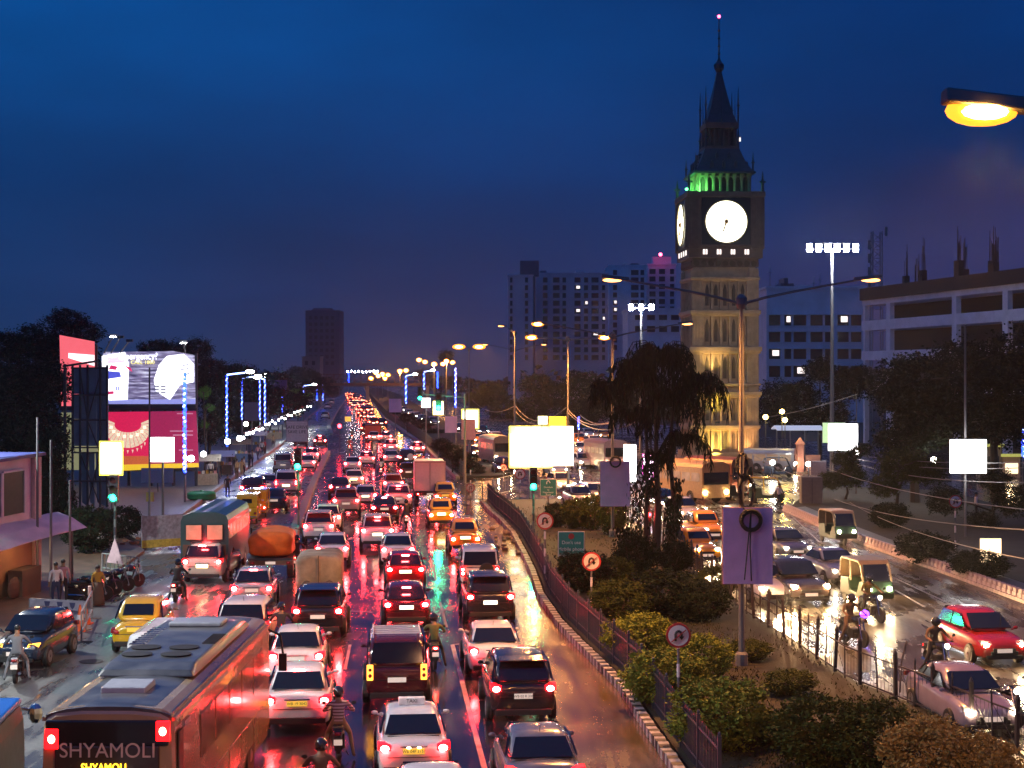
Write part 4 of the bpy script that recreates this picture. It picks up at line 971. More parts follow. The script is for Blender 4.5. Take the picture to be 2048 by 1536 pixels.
# blue LED wrapped poles
M_blue = mat('blue_led', (.1, .1, .8), .4, emit=(.015, .05, 1), es=6)
M_blueb = mat('blue_led_bead', (.7, .7, 1), .4, emit=(.22, .3, 1), es=7)
def led_pole(label, px, ytop, ybot, Y, arm=0, bead=.5, thick=.10, ground=True, power=60):
    p, q = A(px, ytop, Y), A(px, ybot, Y)
    t = thing('lit_pole', label, 'lamp post', (p.x, Y, 0), 0, 'poles wrapped in blue light strings')
    b = MB(); b.cyl((0, 0, 0), (0, 0, p.z), .09, .07, 8); obj('pole', b, M_pole, t)
    b = MB(); z = q.z; i = 0
    hx = []
    while z < p.z: 
        hx.append(Vector((math.cos(i * 1.1) * (.08 + thick * .4), math.sin(i * 1.1) * (.08 + thick * .4), z))); z += .07 * Y / 110; i += 1
    b.tube([Vector((v.x * .25, v.y * .25 - .09, v.z)) for v in hx], thick * .8, 5); obj('light_string', b, M_blue, t)
    b = MB()
    for k, v in enumerate(hx):
        if v.y < .02 and random.random() < bead: b.box((v.x * .35, -.12 - thick * .7, v.z), (thick * .9, thick * .5, thick * .8))
    if b.v: tag(obj('light_bead', b, M_blueb, t), kind='stuff')
    if arm:
        b = MB(); b.tube([(0, 0, p.z), (arm * .5, 0, p.z + .12), (arm, 0, p.z + .22)], .06); obj('arm', b, M_pole, t)
        b = MB(); b.tube([(0, -.08, p.z + .02), (arm * .5, -.08, p.z + .14), (arm * .9, -.08, p.z + .22)], .07, 5); obj('light_string', b, mat('blue_white_led', (.6, .7, 1), .4, emit=(.28, .42, 1), es=5), t)
        b = MB(); b.ell((arm + .3 * (1 if arm > 0 else -1), 0, p.z + .3), (.42, .2, .17), 10, 6); obj('lamp_head', b, M_ledw, t, smooth=True)
    if power: lamp('string_glow', (0, -.5, (p.z + q.z) / 2), power, (.2, .3, 1), t, r=.5)
    return t
led_pole('blue strung pole in front of the red billboard', 370, 745, 945, 112, thick=.14, bead=.55, power=120)
led_pole('blue strung lamp post with arm, leftmost by the crowd', 454, 750, 893, 150, arm=1.9, bead=.6, power=120)
led_pole('blue strung lamp post with arm, second from the crowd', 484, 757, 838, 185, arm=1.6, bead=1)
led_pole('blue strung lamp post left of the white floodlight', 520, 760, 838, 190, bead=1)
led_pole('blue strung lamp post below the white floodlight', 530, 760, 850, 185, bead=1, arm=-.6)
led_pole('short blue strung lamp post right of the white floodlight', 565, 792, 824, 230, bead=1)
led_pole('blue strung lamp post with two white lamps by the green tree', 607, 772, 792, 300, arm=1.8, bead=1)
led_pole('blue strung lamp post left of the two green signals', 812, 752, 806, 260, arm=1.2, bead=1, thick=.16)
led_pole('blue strung lamp post with forked arm above the green signals', 848, 744, 778, 270, arm=1.2, bead=.8, thick=.16)
led_pole('plain blue lamp post right of the forked one', 875, 742, 776, 280, bead=.1, thick=.2)
led_pole('tall blue strung lamp post beside the orange crossing lamps', 911, 735, 815, 190, bead=.7, thick=.13)
led_pole('blue strung pole beyond the far footbridge', 697, 742, 765, 500, bead=.2, thick=.3, power=0)
led_pole('blue strung post at the right edge of the photo', 2046, 858, 912, 120, bead=.6, thick=.16)
led_pole('short blue strung post right of the glowing billboard', 1157, 832, 858, 190, bead=.5, thick=.14, power=0)
for i, (x, y0, y1, Y) in enumerate(((634, 770, 800, 420), (646, 768, 800, 430))):
    led_pole(('blurred blue string hanging left of the far kerb', 'blurred blue string nearest the far kerb')[i], x, y0, y1, Y, bead=.7, thick=.2, power=0)

# signals
def housing(t, z, lit, sc_=1.0, y=0, x=0, strength=1):
    b = MB(); b.box((x, y, z), (.34 * sc_, .25 * sc_, 1.05 * sc_)); h = obj('signal_head', b, M_dark, t, bevel=.02)
    for i, (c, e) in enumerate((('red', (1, .02, .03)), ('amber', (1, .5, .02)), ('green', (.01, 1, .42)))):
        zz = z + (.33 - .33 * i) * sc_
        on = c == lit
        b = MB(); b.lathe([(.001, 0), (.125 * sc_, .0), (.13 * sc_, .03)], c=(x, y - .155 * sc_, zz), n=14, axis='Y')
        obj('signal_lens', b, mat(c + '_signal_lit', e, .3, emit=e, es=26 * strength) if on else mat(c + '_signal_unlit', tuple(v * .05 + .01 for v in e), .3), h)
        b = MB()
        for k in range(8):
            a = math.pi * k / 8; a2 = math.pi * (k + 1) / 8; r = .145 * sc_
            b.poly([(x + r * math.cos(a), y - .13 * sc_, zz + r * math.sin(a)), (x + r * math.cos(a2), y - .13 * sc_, zz + r * math.sin(a2)), (x + r * math.cos(a2), y - .34 * sc_, zz + r * math.sin(a2)), (x + r * math.cos(a), y - .34 * sc_, zz + r * math.sin(a))])
        obj('visor', b, M_dark, h)
def signal(label, px, py, ybase, lit='green', power=90, zg=0, bands=True, sc_=1.0):
    g = G(px, ybase); Y = g.y; z = A(px, py, Y).z
    t = thing('traffic_signal', label, 'traffic signal', (g.x, Y, 0))
    b = MB(); b.cyl((0, 0, 0), (0, 0, z + .9), .065, .06, 8); obj('pole', b, M_pole, t)
    if bands:
        b = MB(); b.cyl((0, 0, 1.2), (0, 0, 1.6), .072, .072, 8); b.cyl((0, 0, 2.0), (0, 0, 2.4), .07, .07, 8); obj('pole_band', b, M_dark, t)
    off = {'green': .33, 'red': -.33}[lit] * sc_
    housing(t, z + off, lit, sc_, y=-.2)
    c = (.02, 1, .4) if lit == 'green' else (1, .03, .03)
    lamp('signal_glow', (0, -.6, z), power, c, t, r=.12)
    return t
signal('green signal on a pole beside the yellow framed light box', 230, 994, 1118, power=25, sc_=1.3)
signal('green signal at the nose of the kerb divider', 597, 932, 1060, power=140, sc_=1.25)
signal('green signal left of the green direction sign', 1067, 972, 1085, power=120, sc_=1.2)
signal('red signal glimpsed between the drooping tree trunks', 1298, 1028, 1118, lit='red', power=40, sc_=.7)
g = thing('signal_gantry', 'gantry arm with two green signals over the far junction', 'traffic signal', (A(930, 0, 134).x, 134, 0))
gx = g.location.x
b = MB(); b.cyl((0, 0, 0), (0, 0, 7.6), .12, .09, 8); b.tube([(0, 0, 7.3), (A(838, 0, 134).x - gx, 0, 7.6)], .06); obj('pole', b, M_pole, g)
housing(g, 6.9, 'green', 1.5, x=A(877, 0, 134).x - gx, strength=9); housing(g, 7.6, 'green', 1.1, x=A(840, 0, 134).x - gx, strength=1)
lamp('signal_glow', (A(877, 0, 134).x - gx, -1, 6.4), 260, (.02, 1, .45), g, r=.2)

# light boxes and boards
M_box = mat('light_box_white', (1, 1, 1), .5, emit=(1, .97, .93), es=2.6)
M_boxy = mat('light_box_yellow', (.9, .8, .1), .5, emit=(1, .86, .03), es=1.1)
M_boxw2 = mat('light_box_warm', (1, .9, .7), .5, emit=(1, .72, .42), es=1.3)
M_lilac = mat('blank_board', (.92, .52, .78), .7, var=.12, scale=1.2, bump=.15, bscale=3)
def board(label, x0, x1, y0, y1, Y, face, frame=M_dark, depth=.16, border=.0, pole=True, power=0, name='light_box', cat='light box', col=(1, .97, .93), ground=0, border_m=None, polepx=None, rz=0):
    cx = (x0 + x1) / 2; p = A(cx, (y0 + y1) / 2, Y); w = (x1 - x0) * S(Y); h = (y1 - y0) * S(Y)
    t = thing(name, label, cat, (p.x, Y, ground), rz); zc = p.z - ground
    b = MB(); b.box((0, 0, zc), (w, depth, h)); obj('frame', b, border_m or frame, t, bevel=.015)
    b = MB(); b.box((0, -depth / 2 - .015, zc), (w * (1 - border), .03, h * (1 - border * w / h) if border else h * .97)); f = obj('panel', b, face, t)
    if pole:
        dx = 0 if polepx is None else (polepx - cx) * S(Y)
        b = MB(); b.cyl((dx, depth / 2 + .08, 0), (dx, depth / 2 + .08, zc + h / 2 if pole is True else pole), .07, .06, 8); obj('pole', b, M_pole, t)
    if power: lamp('box_glow', (0, -.7, zc), power, col, t, 'AREA', rot=(R(90), 0, 0)).data.size = min(w, h)
    return t
board('yellow framed glowing light box above the left green signal', 199, 246, 882, 951, 100, M_box, border=.16, border_m=M_boxy, power=90)
board('white glowing light box in front of the necklace billboard', 299, 349, 874, 924, 100, M_box, border_m=M_white, power=80, polepx=325)
board('white glowing light box with a tall mast, by the dark garden trees', 1899, 1972, 878, 947, 88, M_box, power=150, border_m=M_grey, pole=12.0, polepx=1932)
board('white light box tilted over the bush at the garden corner', 1656, 1715, 847, 902, 128, M_box, power=150, border_m=M_grey, polepx=1690)
board('pale green framed light box behind the tilted white one', 1645, 1690, 845, 886, 131, mat('light_box_green', (.6, .9, .5), .5, emit=(.6, .9, .45), es=.7), border_m=M_grey)
board('small warm light box low on the right hand footpath', 1959, 2001, 1076, 1126, 72, M_boxw2, power=12, border_m=M_dark, col=(1, .7, .4))
t = board('large glowing billboard on the median, its yellow top washed out', 1018, 1105, 852, 935, 118, mat('light_box_cream', (1, .95, .8), .5, emit=(1, .95, .66), es=1.25), power=320, col=(1, .95, .8), border_m=M_boxy, border=.09, polepx=1060)
for px_ in (1062, 1084):
    b = MB(); q_ = A(px_, 893, 117.8); b.box((q_.x - t.location.x, -.13, q_.z), (.07, .03, 82 * S(117.8))); obj('panel_seam', b, M_dark, t)
for px_, py_, w_, h_ in ((1026, 860, 10, 14), (1098, 858, 12, 10), (1046, 914, 12, 8), (1061, 934, 84, 4)):
    b = MB(); q_ = A(px_, py_, 117.8); b.box((q_.x - t.location.x, -.13, q_.z), (w_ * S(117.8), .02, h_ * S(117.8))); obj('printed_patch', b, M_boxy, t)
board('right half of the glowing median billboard', 1101, 1147, 852, 932, 117.6, M_box, power=240, col=(1, .95, .9), border_m=M_boxw2, border=.08, polepx=1138)
board('small yellow light box perched over the median billboard', 1098, 1132, 833, 852, 124, M_boxy, border_m=M_grey, pole=False)
board('small aqua lit box left of the small yellow one', 1076, 1095, 832, 849, 125, mat('light_box_aqua', (.5, .9, .8), .5, emit=(.5, 1, .85), es=1.1), border_m=M_grey, pole=False)
board('white blazing light box below the far green signals', 866, 887, 802, 830, 150, M_box, border_m=M_boxy, border=.1, power=60)
board('small white light box left of the yellow trimmed one', 843, 861, 796, 815, 160, M_box, border_m=M_white, power=30)
board('yellow topped light box behind the pink board', 923, 958, 818, 858, 165, M_box, border_m=M_boxy, border=.2, power=80)
board('narrow white screen behind the blank violet board', 1247, 1272, 888, 965, 112, M_box, border_m=M_grey, power=60)
board('oval pink lit screen right of the narrow white one', 1285, 1307, 908, 962, 112, mat('light_box_pink', (1, .7, .9), .5, emit=(1, .62, .95), es=2.2), border_m=mat('magenta_trim', (.7, .05, .5), .5, emit=(.8, .05, .6), es=1), border=.12, power=40)
board('plain pink board behind the dark hedge', 923, 951, 838, 880, 155, mat('pink_board', (.55, .28, .30), .7), name='sign_board', cat='board')
board('plain grey violet board beside the pink board', 890, 914, 832, 866, 170, M_lilac, name='sign_board', cat='board')
board('far plain violet board left of the blue strung post', 778, 803, 797, 825, 230, M_lilac, name='sign_board', cat='board')
board('small yellow marker board standing in the empty lane', 690, 702, 833, 843, 200, mat('marker_yellow', (.7, .5, .05), .5, emit=(1, .6, .1), es=.5), name='sign_board', cat='board', pole=True)
b = MB(); b.ell(A(679, 852, 190), (.3, .2, .3)); t = thing('warning_lamp', 'red warning lamp standing in the empty lane', 'lamp', (A(679, 0, 190).x, 190, 0))
b = MB(); zz = A(679, 852, 190).z; b.ell((0, 0, zz), (.24, .2, .24)); obj('lamp_glass', b, MATS['red_signal_lit'], t); b = MB(); b.cyl((0, 0, 0), (0, 0, zz - .2), .05, .05, 6); obj('post', b, M_dark, t)
board('dim grey board between the blue strung poles', 489, 518, 804, 842, 175, mat('dim_board', (.12, .11, .2), .7), name='sign_board', cat='board')
board('dim violet hoarding below the white floodlight', 540, 574, 760, 790, 240, mat('dim_board2', (.10, .07, .2), .7), name='sign_board', cat='board', pole=True)
# blank violet boards strapped to lamp poles, seen from behind with cable coils
def coil(px, py, Y, r, label, n=7, thick=.05, tails=()):
    c = A(px, py, Y); b = MB()
    for k in range(n):
        rr = r * random.uniform(.86, 1.06); ox, oz = random.uniform(-.03, .03), random.uniform(-.03, .03)
        pts = [Vector((c.x + ox + rr * math.cos(2 * math.pi * i / 20), c.y + k * .02 + .012 * math.sin(i * 3 + k), c.z + oz + rr * 1.02 * math.sin(2 * math.pi * i / 20))) for i in range(21)]
        b.tube(pts, thick * .45, 5)
    for tx, ty in tails:
        e = A(tx, ty, Y); m = c.lerp(e, .5) + Vector((random.uniform(-.15, .15), 0, 0)); b.tube([c + Vector((0, 0, r * .9)), m + Vector((0, 0, .1)), e], .02, 4)
    return tag(obj('cable_coil', b, M_black), label, 'cable')
t = board('blank purple board strapped to the nearest median lamp pole', 1444, 1545, 1014, 1168, 48.6, M_lilac, name='sign_board', cat='board', frame=M_dark, pole=False, border=.02, ground=0)
coil(1502, 1041, 48.35, .30, 'black cable coil hanging on the front of the purple board', 8, .06, [(1489, 1160), (1503, 1162), (1482, 1010)])
for i, (px, py, rr) in enumerate(((1483, 930, .2), (1492, 985, .28))):
    c = A(px, py, 48.9); b = MB()
    for k in range(10):
        pts = [Vector((c.x + rr * (.6 + .4 * random.random()) * math.cos(2 * math.pi * i2 / 14 + k), c.y - .15 + random.uniform(-.08, .08), c.z + rr * 1.9 * random.uniform(.8, 1.1) * math.sin(2 * math.pi * i2 / 14 + k))) for i2 in range(12)]
        b.tube(pts, .03, 4)
    tag(obj('cable_bundle', b, M_black), ('tangled cable bundle high on the lamp pole beside the tower base', 'looped cable bundle just over the purple board')[i], 'cable')
board('blank violet board on the lamp pole under the glaring lamp', 1200, 1260, 922, 1013, 87.6, M_lilac, name='sign_board', cat='board', frame=M_dark, pole=False, border=.02)
coil(1231, 924, 87.3, .28, 'small cable coil on top of the blank violet board', 6, .08)

# painted signs
M_sblue = mat('sign_green', (.01, .12, .11), .5, emit=(0, .3, .27), es=.06)
M_swhite = mat('sign_white', (.75, .7, .72), .5)
M_sred = mat('sign_red', (.45, .03, .035), .5)
def plate(label, x0, x1, y0, y1, Y, lines, bg, fg, ybase=None, name='road_sign', cat='sign', size=.2, rot=0, bands=True, em=None):
    p = A((x0 + x1) / 2, (y0 + y1) / 2, Y); w, h = (x1 - x0) * S(Y), (y1 - y0) * S(Y)
    t = thing(name, label, cat, (p.x, Y, 0), 0)
    b = MB(); b.box((0, 0, p.z), (w, .05, h)); pl = obj('sign_plate', b, fg, t, bevel=.01)
    b = MB(); b.box((0, -.035, p.z), (w * .94, .02, h * .95)); obj('sign_face', b, bg, t)
    for i, (s, zz) in enumerate(lines): text('sign_lettering', s, fg, size, pl, (0, -.055, p.z + zz * h), (R(90), 0, 0), .003)
    b = MB(); b.cyl((0, .07, 0), (0, .07, p.z + h * .4), .05, .05, 8); obj('pole', b, M_pole, t)
    pl.rotation_euler.y = rot
    return t, p, w, h, pl
t, p, w, h, pl = plate('green sign asking drivers not to use a mobile phone', 1116, 1169, 1063, 1118, 78, [("Don't use", .1), ('Mobile phone', -.14), ('when Driving', -.36)], M_sblue, M_swhite, size=.24)
b = MB(); b.lathe([(.15, -.06), (.15, -.05)], c=(0, 0, p.z + h * .33), n=16, axis='Y'); obj('sign_emblem', b, M_sred, pl)
t, p, w, h, pl = plate('green direction sign beside the green signal', 1080, 1113, 958, 992, 100, [('Dumdum', .02), ('to', -.13), ('Nagerbazar', -.28), ('Road', -.42)], M_sblue, M_swhite, size=.15)
b = MB(); b.tube([(-.1, -.06, p.z + h * .2), (-.1, -.06, p.z + h * .33), (0, -.06, p.z + h * .4), (.1, -.06, p.z + h * .33), (.1, -.06, p.z + h * .26)], .03, 4); obj('sign_arrow', b, M_swhite, pl)
plate('white board reading safe drive save life over the service road', 572, 616, 842, 884, 150, [('SAFE DRIVE', .2), ('SAVE LIFE', -.02)], mat('board_grey_pink', (.7, .55, .6), .6), mat('board_frame', (.3, .24, .26), .6), size=.42)
for o in bpy.data.objects:
    if o.name.startswith('sign_lettering') and o.parent and o.parent.parent and 'safe drive' in (o.parent.parent.get('label') or ''): o.material_slots[0].link = 'OBJECT'; o.material_slots[0].material = M_ink
def round_sign(label, px, py, r_px, ybase, slash=1, Y=None, post=True, pole_m=None):
    g = G(px, ybase); Y = Y or g.y; p = A(px, py, Y); r = r_px * S(Y)
    t = thing('road_sign', label, 'sign', (p.x, Y, 0))
    b = MB(); b.lathe([(r, 0), (r, .03)], c=(0, 0, p.z), n=28, axis='Y'); rim = obj('sign_rim', b, M_sred, t)
    b = MB(); b.lathe([(r * .82, -.02), (r * .82, 0)], c=(0, 0, p.z), n=28, axis='Y'); obj('sign_face', b, M_swhite, rim)
    k = r; y = -.04; z = p.z
    b = MB(); b.tube([(-.25 * k, y, z - .42 * k), (-.25 * k, y, z + .15 * k), (-.12 * k, y, z + .36 * k), (.1 * k, y, z + .36 * k), (.24 * k, y, z + .15 * k), (.24 * k, y, z - .08 * k)], .095 * k, 4)
    b.add([(.02 * k, y, z - .05 * k), (.46 * k, y, z - .05 * k), (.24 * k, y, z - .36 * k)], [(0, 1, 2)]); obj('arrow', b, M_ink, rim)
    b = MB(); b.bar((-.6 * k, y - .03, z - .5 * k), (.6 * k, y - .03, z + .5 * k), .13 * k, .02); obj('slash', b, M_sred, rim)
    if post:
        b = MB(); b.cyl((0, .05, 0), (0, .05, p.z), .035, .035, 8, 0)
        obj('post', b, pole_m or M_pole, t)
        for q in range(3):
            b = MB(); b.cyl((0, .05, .5 + q * .75), (0, .05, .85 + q * .75), .043, .043, 8); obj('post_band', b, M_swhite, t)
round_sign('no u-turn sign standing in the yellow lit shrubs', 1357, 1271, 25, 1450)
round_sign('no u-turn sign overlapping the green mobile phone sign', 1183, 1123, 19, 1240)
round_sign('dark grey no u-turn sign behind the blue black fence', 1090, 1042, 17, 1170)
round_sign('pale round sign on the crossing barrier', 941, 976, 9, 1005)
round_sign('pinkish round sign behind the crossing barrier', 1040, 948, 11, 1000)
round_sign('small round sign left of the pinkish one', 1007, 935, 7, 975)
round_sign('round sign seen edge on beside the tall light box mast', 1911, 1003, 13, 1115)
# roadside barrier with a triangular board
def barrier(label, x0, y0, x1, y1, h=1.05, banner=True, name='barricade', n=9):
    p, q = G(x0, y0), G(x1, y1); d = q - p; c = (p + q) / 2; t = thing(name, label, 'barricade', c, math.atan2(d.y, d.x)); l = d.length / 2
    b = MB()
    for z in (h, .35): b.bar((-l, 0, z), (l, 0, z), .05)
    for s in (-1, 1): b.bar((s * l, 0, 0), (s * l, 0, h), .06); b.bar((s * l, -.35, .03), (s * l, .35, .03), .05)
    obj('frame', b, M_grey, t)
    for k in range(1, n):
        b = MB(); b.bar((-l + 2 * l * k / n, 0, .35), (-l + 2 * l * k / n, 0, h), .025); obj('bar', b, M_grey, t)
    if banner:
        b = MB(); b.box((0, -.04, h - .16), (2 * l * .97, .02, .34)); bn = obj('banner', b, mat('banner_grey', (.4, .36, .42), .6, var=.2, scale=4), t)
        for k in (-.35, .1, .55):
            b = MB(); b.add([(k * 2 * l * .5 - .13, -.056, h - .05), (k * l + .13, -.056, h - .05), (k * l + .09, -.056, h - .2), (k * l, -.056, h - .3), (k * l - .09, -.056, h - .2)], [(0, 1, 2, 3, 4)]); obj('shield_emblem', b, mat('emblem_blue', (.05, .05, .13), .6), bn)
    return t
barrier('grey police barricade with shield banner beside the parked blue car', 60, 1255, 172, 1262)
barrier('second barricade end on at the kerb side, nearer the road', 163, 1285, 184, 1238, banner=False, n=5)
tb = barrier('low striped barrier carrying a blank triangular board', 205, 1150, 277, 1160, banner=False, h=1.0)
b = MB(); b.add([(-.62, -.06, .62), (.62, -.06, .62), (0, -.06, 1.75), (-.62, -.02, .62), (.62, -.02, .62), (0, -.02, 1.75)], [(0, 1, 2), (3, 5, 4), (0, 3, 4, 1), (1, 4, 5, 2), (2, 5, 3, 0)]); b.v = [(v[0] - .35, v[1], v[2]) for v in b.v]
obj('triangular_board', b, mat('triangle_pinkish', (.5, .36, .4), .6), tb)
barrier('crossing barrier at the gap in the median fence', 932, 1010, 965, 1008, banner=False, h=1.5)
barrier('pale crossing barrier further along the gap', 985, 1000, 1040, 985, banner=False, h=1.5)
# traffic cones
for i, (px, py, hh) in enumerate(((160, 1262, .95), (172, 1248, .62))):
    g = G(px, py); t = thing('traffic_cone', ('tall orange cone with white band before the barricade', 'small orange cone tucked behind the tall one')[i], 'cone', g, 0, 'orange cones by the barricade')
    b = MB(); b.lathe([(.19, .04), (.03, hh)], n=14); b.box((0, 0, .02), (.46, .46, .04)); obj('cone_body', b, mat('cone_orange', (.75, .11, .015), .5), t)
    b = MB(); f = lambda z: .19 + (.03 - .19) * (z - .04) / (hh - .04) + .006; b.lathe([(f(hh * .42), hh * .42), (f(hh * .62), hh * .62)], n=14); obj('cone_band', b, M_swhite, t)

# hoardings on the left
hb = thing('billboard', 'two tier billboard with white vehicles above and a necklace below', 'billboard', (A(290, 0, 128).x, 128, 0)); HX = hb.location.x; HY = 128
def hp(px, py, d=0): q = A(px, py, HY); return Vector((q.x - HX, -d, q.z))
def flat(name, pts, m, d, par, k=.03):
    v = [hp(x, y, d) for x, y in pts]; n = len(v); b = MB(); b.add(v + [q + Vector((0, k, 0)) for q in v], [tuple(range(n)), tuple(range(n, 2 * n))[::-1]] + [(i, i + n, (i + 1) % n + n, (i + 1) % n) for i in range(n)])
    return obj(name, b, m, par)
def E(n, c, e, s, **k): return mat(n, c, .6, emit=e, es=s, **k)  # prints glow by themselves in place of the floodlights on them
M_adbg = E('ad_streaks', (.4, .38, .5), (.50, .46, .66), .62, var=.3, scale=.4)
nt2 = M_adbg.node_tree
for n_ in nt2.nodes:
    if n_.type == 'TEX_NOISE':
        mpn = nt2.nodes.new('ShaderNodeMapping'); mpn.inputs['Rotation'].default_value = (0, R(15), 0); mpn.inputs['Scale'].default_value = (.5, 1, 5)
        cc = [x for x in nt2.nodes if x.type == 'TEX_COORD'][0]; nt2.links.new(cc.outputs['Object'], mpn.inputs[0]); nt2.links.new(mpn.outputs[0], n_.inputs['Vector']); n_.inputs['Scale'].default_value = 1.2
        rr_ = ramp(nt2, [(.35, (.02, .02, .06)), (.5, (.16, .12, .26)), (.62, (.62, .6, .8)), (.75, (1, 1, 1))], n_.outputs['Fac']); nt2.links.new(rr_.outputs[0], nt2.nodes['Principled BSDF'].inputs['Emission Color'])
p1 = flat('upper_panel', [(206, 806), (391, 806), (389, 710), (345, 702), (300, 703), (206, 704)], M_adbg, .0, hb)
M_adw = E('ad_white', (.9, .9, .95), (.95, .95, 1), 1.5); M_adblue = E('ad_blue', (.05, .06, .4), (.1, .12, .75), .6); M_adred = E('ad_red', (.6, .02, .1), (.9, .04, .2), .5); M_adsk = E('ad_grey', (.1, .1, .16), (.12, .12, .22), .6)
flat('printed_minibus', [(204, 712), (250, 704), (258, 728), (255, 800), (210, 802), (205, 770)], M_adw, .05, p1)
flat('printed_minibus', [(318, 730), (334, 712), (368, 708), (388, 728), (388, 764), (360, 770), (340, 800), (312, 782), (308, 760)], M_adw, .05, p1)
flat('printed_stripe', [(216, 742), (240, 744), (243, 754), (216, 758)], M_adblue, .09, p1)
flat('printed_stripe', [(222, 730), (236, 733), (232, 740), (218, 738)], M_adred, .09, p1)
flat('printed_stripe', [(250, 730), (262, 736), (265, 744), (256, 738)], M_adred, .09, p1)
flat('printed_stripe', [(215, 783), (228, 782), (228, 788), (215, 789)], M_adred, .09, p1)
for x, y in ((233, 777), (238, 777)): flat('printed_mark', [(x - 1.2, y - 4), (x + 1.2, y - 4), (x + 1.2, y + 4), (x - 1.2, y + 4)], M_adblue, .09, p1)
for x in (309, 322):
    for y in (771, 777, 784): flat('printed_grille', [(x, y), (x + 10, y), (x + 10, y + 3), (x, y + 3)], M_adsk, .09, p1)
for x, y, a in ((372, 730, 14), (370, 738, 16), (374, 748, 12)): flat('printed_stripe', [(x - a / 2, y), (x + a / 2, y - 2), (x + a / 2, y), (x - a / 2, y + 2)], M_adsk, .09, p1)
flat('printed_windscreen', [(214, 716), (248, 712), (250, 724), (216, 728)], E('ad_pink', (.7, .4, .5), (.9, .6, .75), .9), .09, p1)
flat('printed_base', [(206, 800), (391, 798), (391, 808), (206, 808)], E('ad_lilac', (.3, .3, .6), (.28, .3, .7), .7), .05, p1)
text('printed_lettering', 'Emergency?', M_adw, .78, p1, hp(277, 713, .12), (R(90), 0, 0), .01, sx=.85)
text('printed_lettering', 'CALL 1800', E('ad_yellow', (.8, .7, .1), (1, .9, .25), .9), .42, p1, hp(286, 725, .12), (R(90), 0, 0), .01)
M_adcr = E('ad_crimson', (.35, .01, .05), (.62, .012, .075), .75, var=.2); M_adcr2 = E('ad_crimson_dark', (.25, .01, .04), (.30, .012, .07), .75, var=.2)
p2 = flat('lower_panel', [(212, 930), (300, 932), (300, 823), (214, 824)], M_adcr, .0, hb)
p3 = flat('lower_panel', [(300, 932), (398, 930), (392, 822), (300, 823)], M_adcr2, .0, hb)
M_gold = E('ad_gold', (.6, .45, .3), (.80, .62, .44), .7, var=.4, scale=6); M_cream = E('ad_cream', (.9, .8, .6), (1, .88, .66), .85)
import math as _m
for k in range(19):
    a = math.pi * (-.06 + 1.12 * k / 18); cx, cy = 256, 850
    r0, r1 = 27, 44 + 6 * math.sin(a)
    pts = [(cx + r0 * math.cos(a - .08), cy + r0 * .55 * math.sin(a - .08)), (cx + r1 * math.cos(a - .085), cy + r1 * .92 * math.sin(a - .085)), (cx + r1 * math.cos(a + .085), cy + r1 * .92 * math.sin(a + .085)), (cx + r0 * math.cos(a + .08), cy + r0 * .55 * math.sin(a + .08))]
    flat('printed_necklace', pts, M_gold, .05, p2)
    if k % 2 == 0 and k not in (0, 18):
        a2 = a; rx, ry = cx + (r0 + 7) * math.cos(a2), cy + (r0 + 7) * .68 * math.sin(a2)
        flat('printed_gem', [(rx - 3, ry - 3), (rx + 3, ry - 3), (rx + 3, ry + 3), (rx - 3, ry + 3)], M_cream, .09, p2)
    if 4 < k < 14:
        rx, ry = cx + r1 * math.cos(a), cy + (r1 + 3) * .95 * math.sin(a) + 2
        flat('printed_gem', [(rx - 2, ry - 2), (rx + 2, ry - 2), (rx, ry + 5)], M_gold, .09, p2)
flat('printed_band', [(212, 930), (397, 926), (398, 934), (212, 943)], E('ad_band_yellow', (.7, .4, .02), (.95, .6, .03), .6), .06, p2)
flat('printed_base', [(214, 912), (300, 912), (300, 930), (214, 932)], E('ad_orange', (.5, .12, .03), (.6, .12, .04), .6), .04, p2)
for y, w in ((826, 32), (861, 46), (869, 40), (899, 28)): flat('printed_line', [(386 - w, y), (386, y), (386, y + 2.2), (386 - w, y + 2.2)], E('ad_dusty', (.5, .3, .35), (.6, .3, .38), .5), .05, p3)
M_steel = mat('hoarding_steel', (.02, .022, .035), .6)
b = MB()
for x in (214, 255, 300, 345, 390): b.bar(hp(x, 1000, -.5), hp(x, 706, -.5), .22)
for y in (812, 818, 940): b.bar(hp(208, y, -.3), hp(394, y, -.3), .25)
b.bar(hp(206, 813, .3), hp(394, 813, .3), .25)
obj('steel_frame', b, M_steel, hb)
for i, (x, y) in enumerate(((238, 672), (252, 675), (270, 682), (377, 684))):
    b = MB(); e = hp(x, y, 1.8); b.bar(hp(x - 30 if i < 3 else x - 6, 706, 0), e, .08); b.box(e, (.5, .35, .2)); fl_ = obj('lamp_arm', b, M_steel, hb)
    if i in (0, 3): b = MB(); b.box(e + Vector((0, -.1, -.12)), (.42, .3, .06)); obj('lamp_glass', b, M_ledw, fl_)
lb = thing('billboard', 'narrow red and pink hoarding panel left of the two tier billboard', 'billboard', (A(155, 0, 132).x, 132, 0))
HX, HY = lb.location.x, 132
M_pk = E('ad_pinkred', (.6, .1, .12), (.85, .13, .16), .8, var=.3, scale=.5)
flat('upper_panel', [(122, 812), (190, 812), (189, 683), (119, 670)], M_pk, 0, lb); flat('painted_glare', [(137, 706), (189, 710), (189, 732), (137, 716)], E('ad_glare', (1, .8, .8), (1, .72, .72), 1.3), .05, lb)  # glare painted on the panel as a pale glowing patch
flat('lower_panel', [(122, 940), (200, 940), (200, 825), (122, 825)], E('ad_olive', (.3, .3, .15), (.42, .42, .22), .35, var=.4, scale=.6), 0, lb)
b = MB()
for x in (124, 190): b.bar(hp(x, 1000, -.4), hp(x, 690, -.4), .22)
b.bar(hp(120, 817, -.1), hp(200, 817, -.1), .3); obj('steel_frame', b, M_steel, lb)
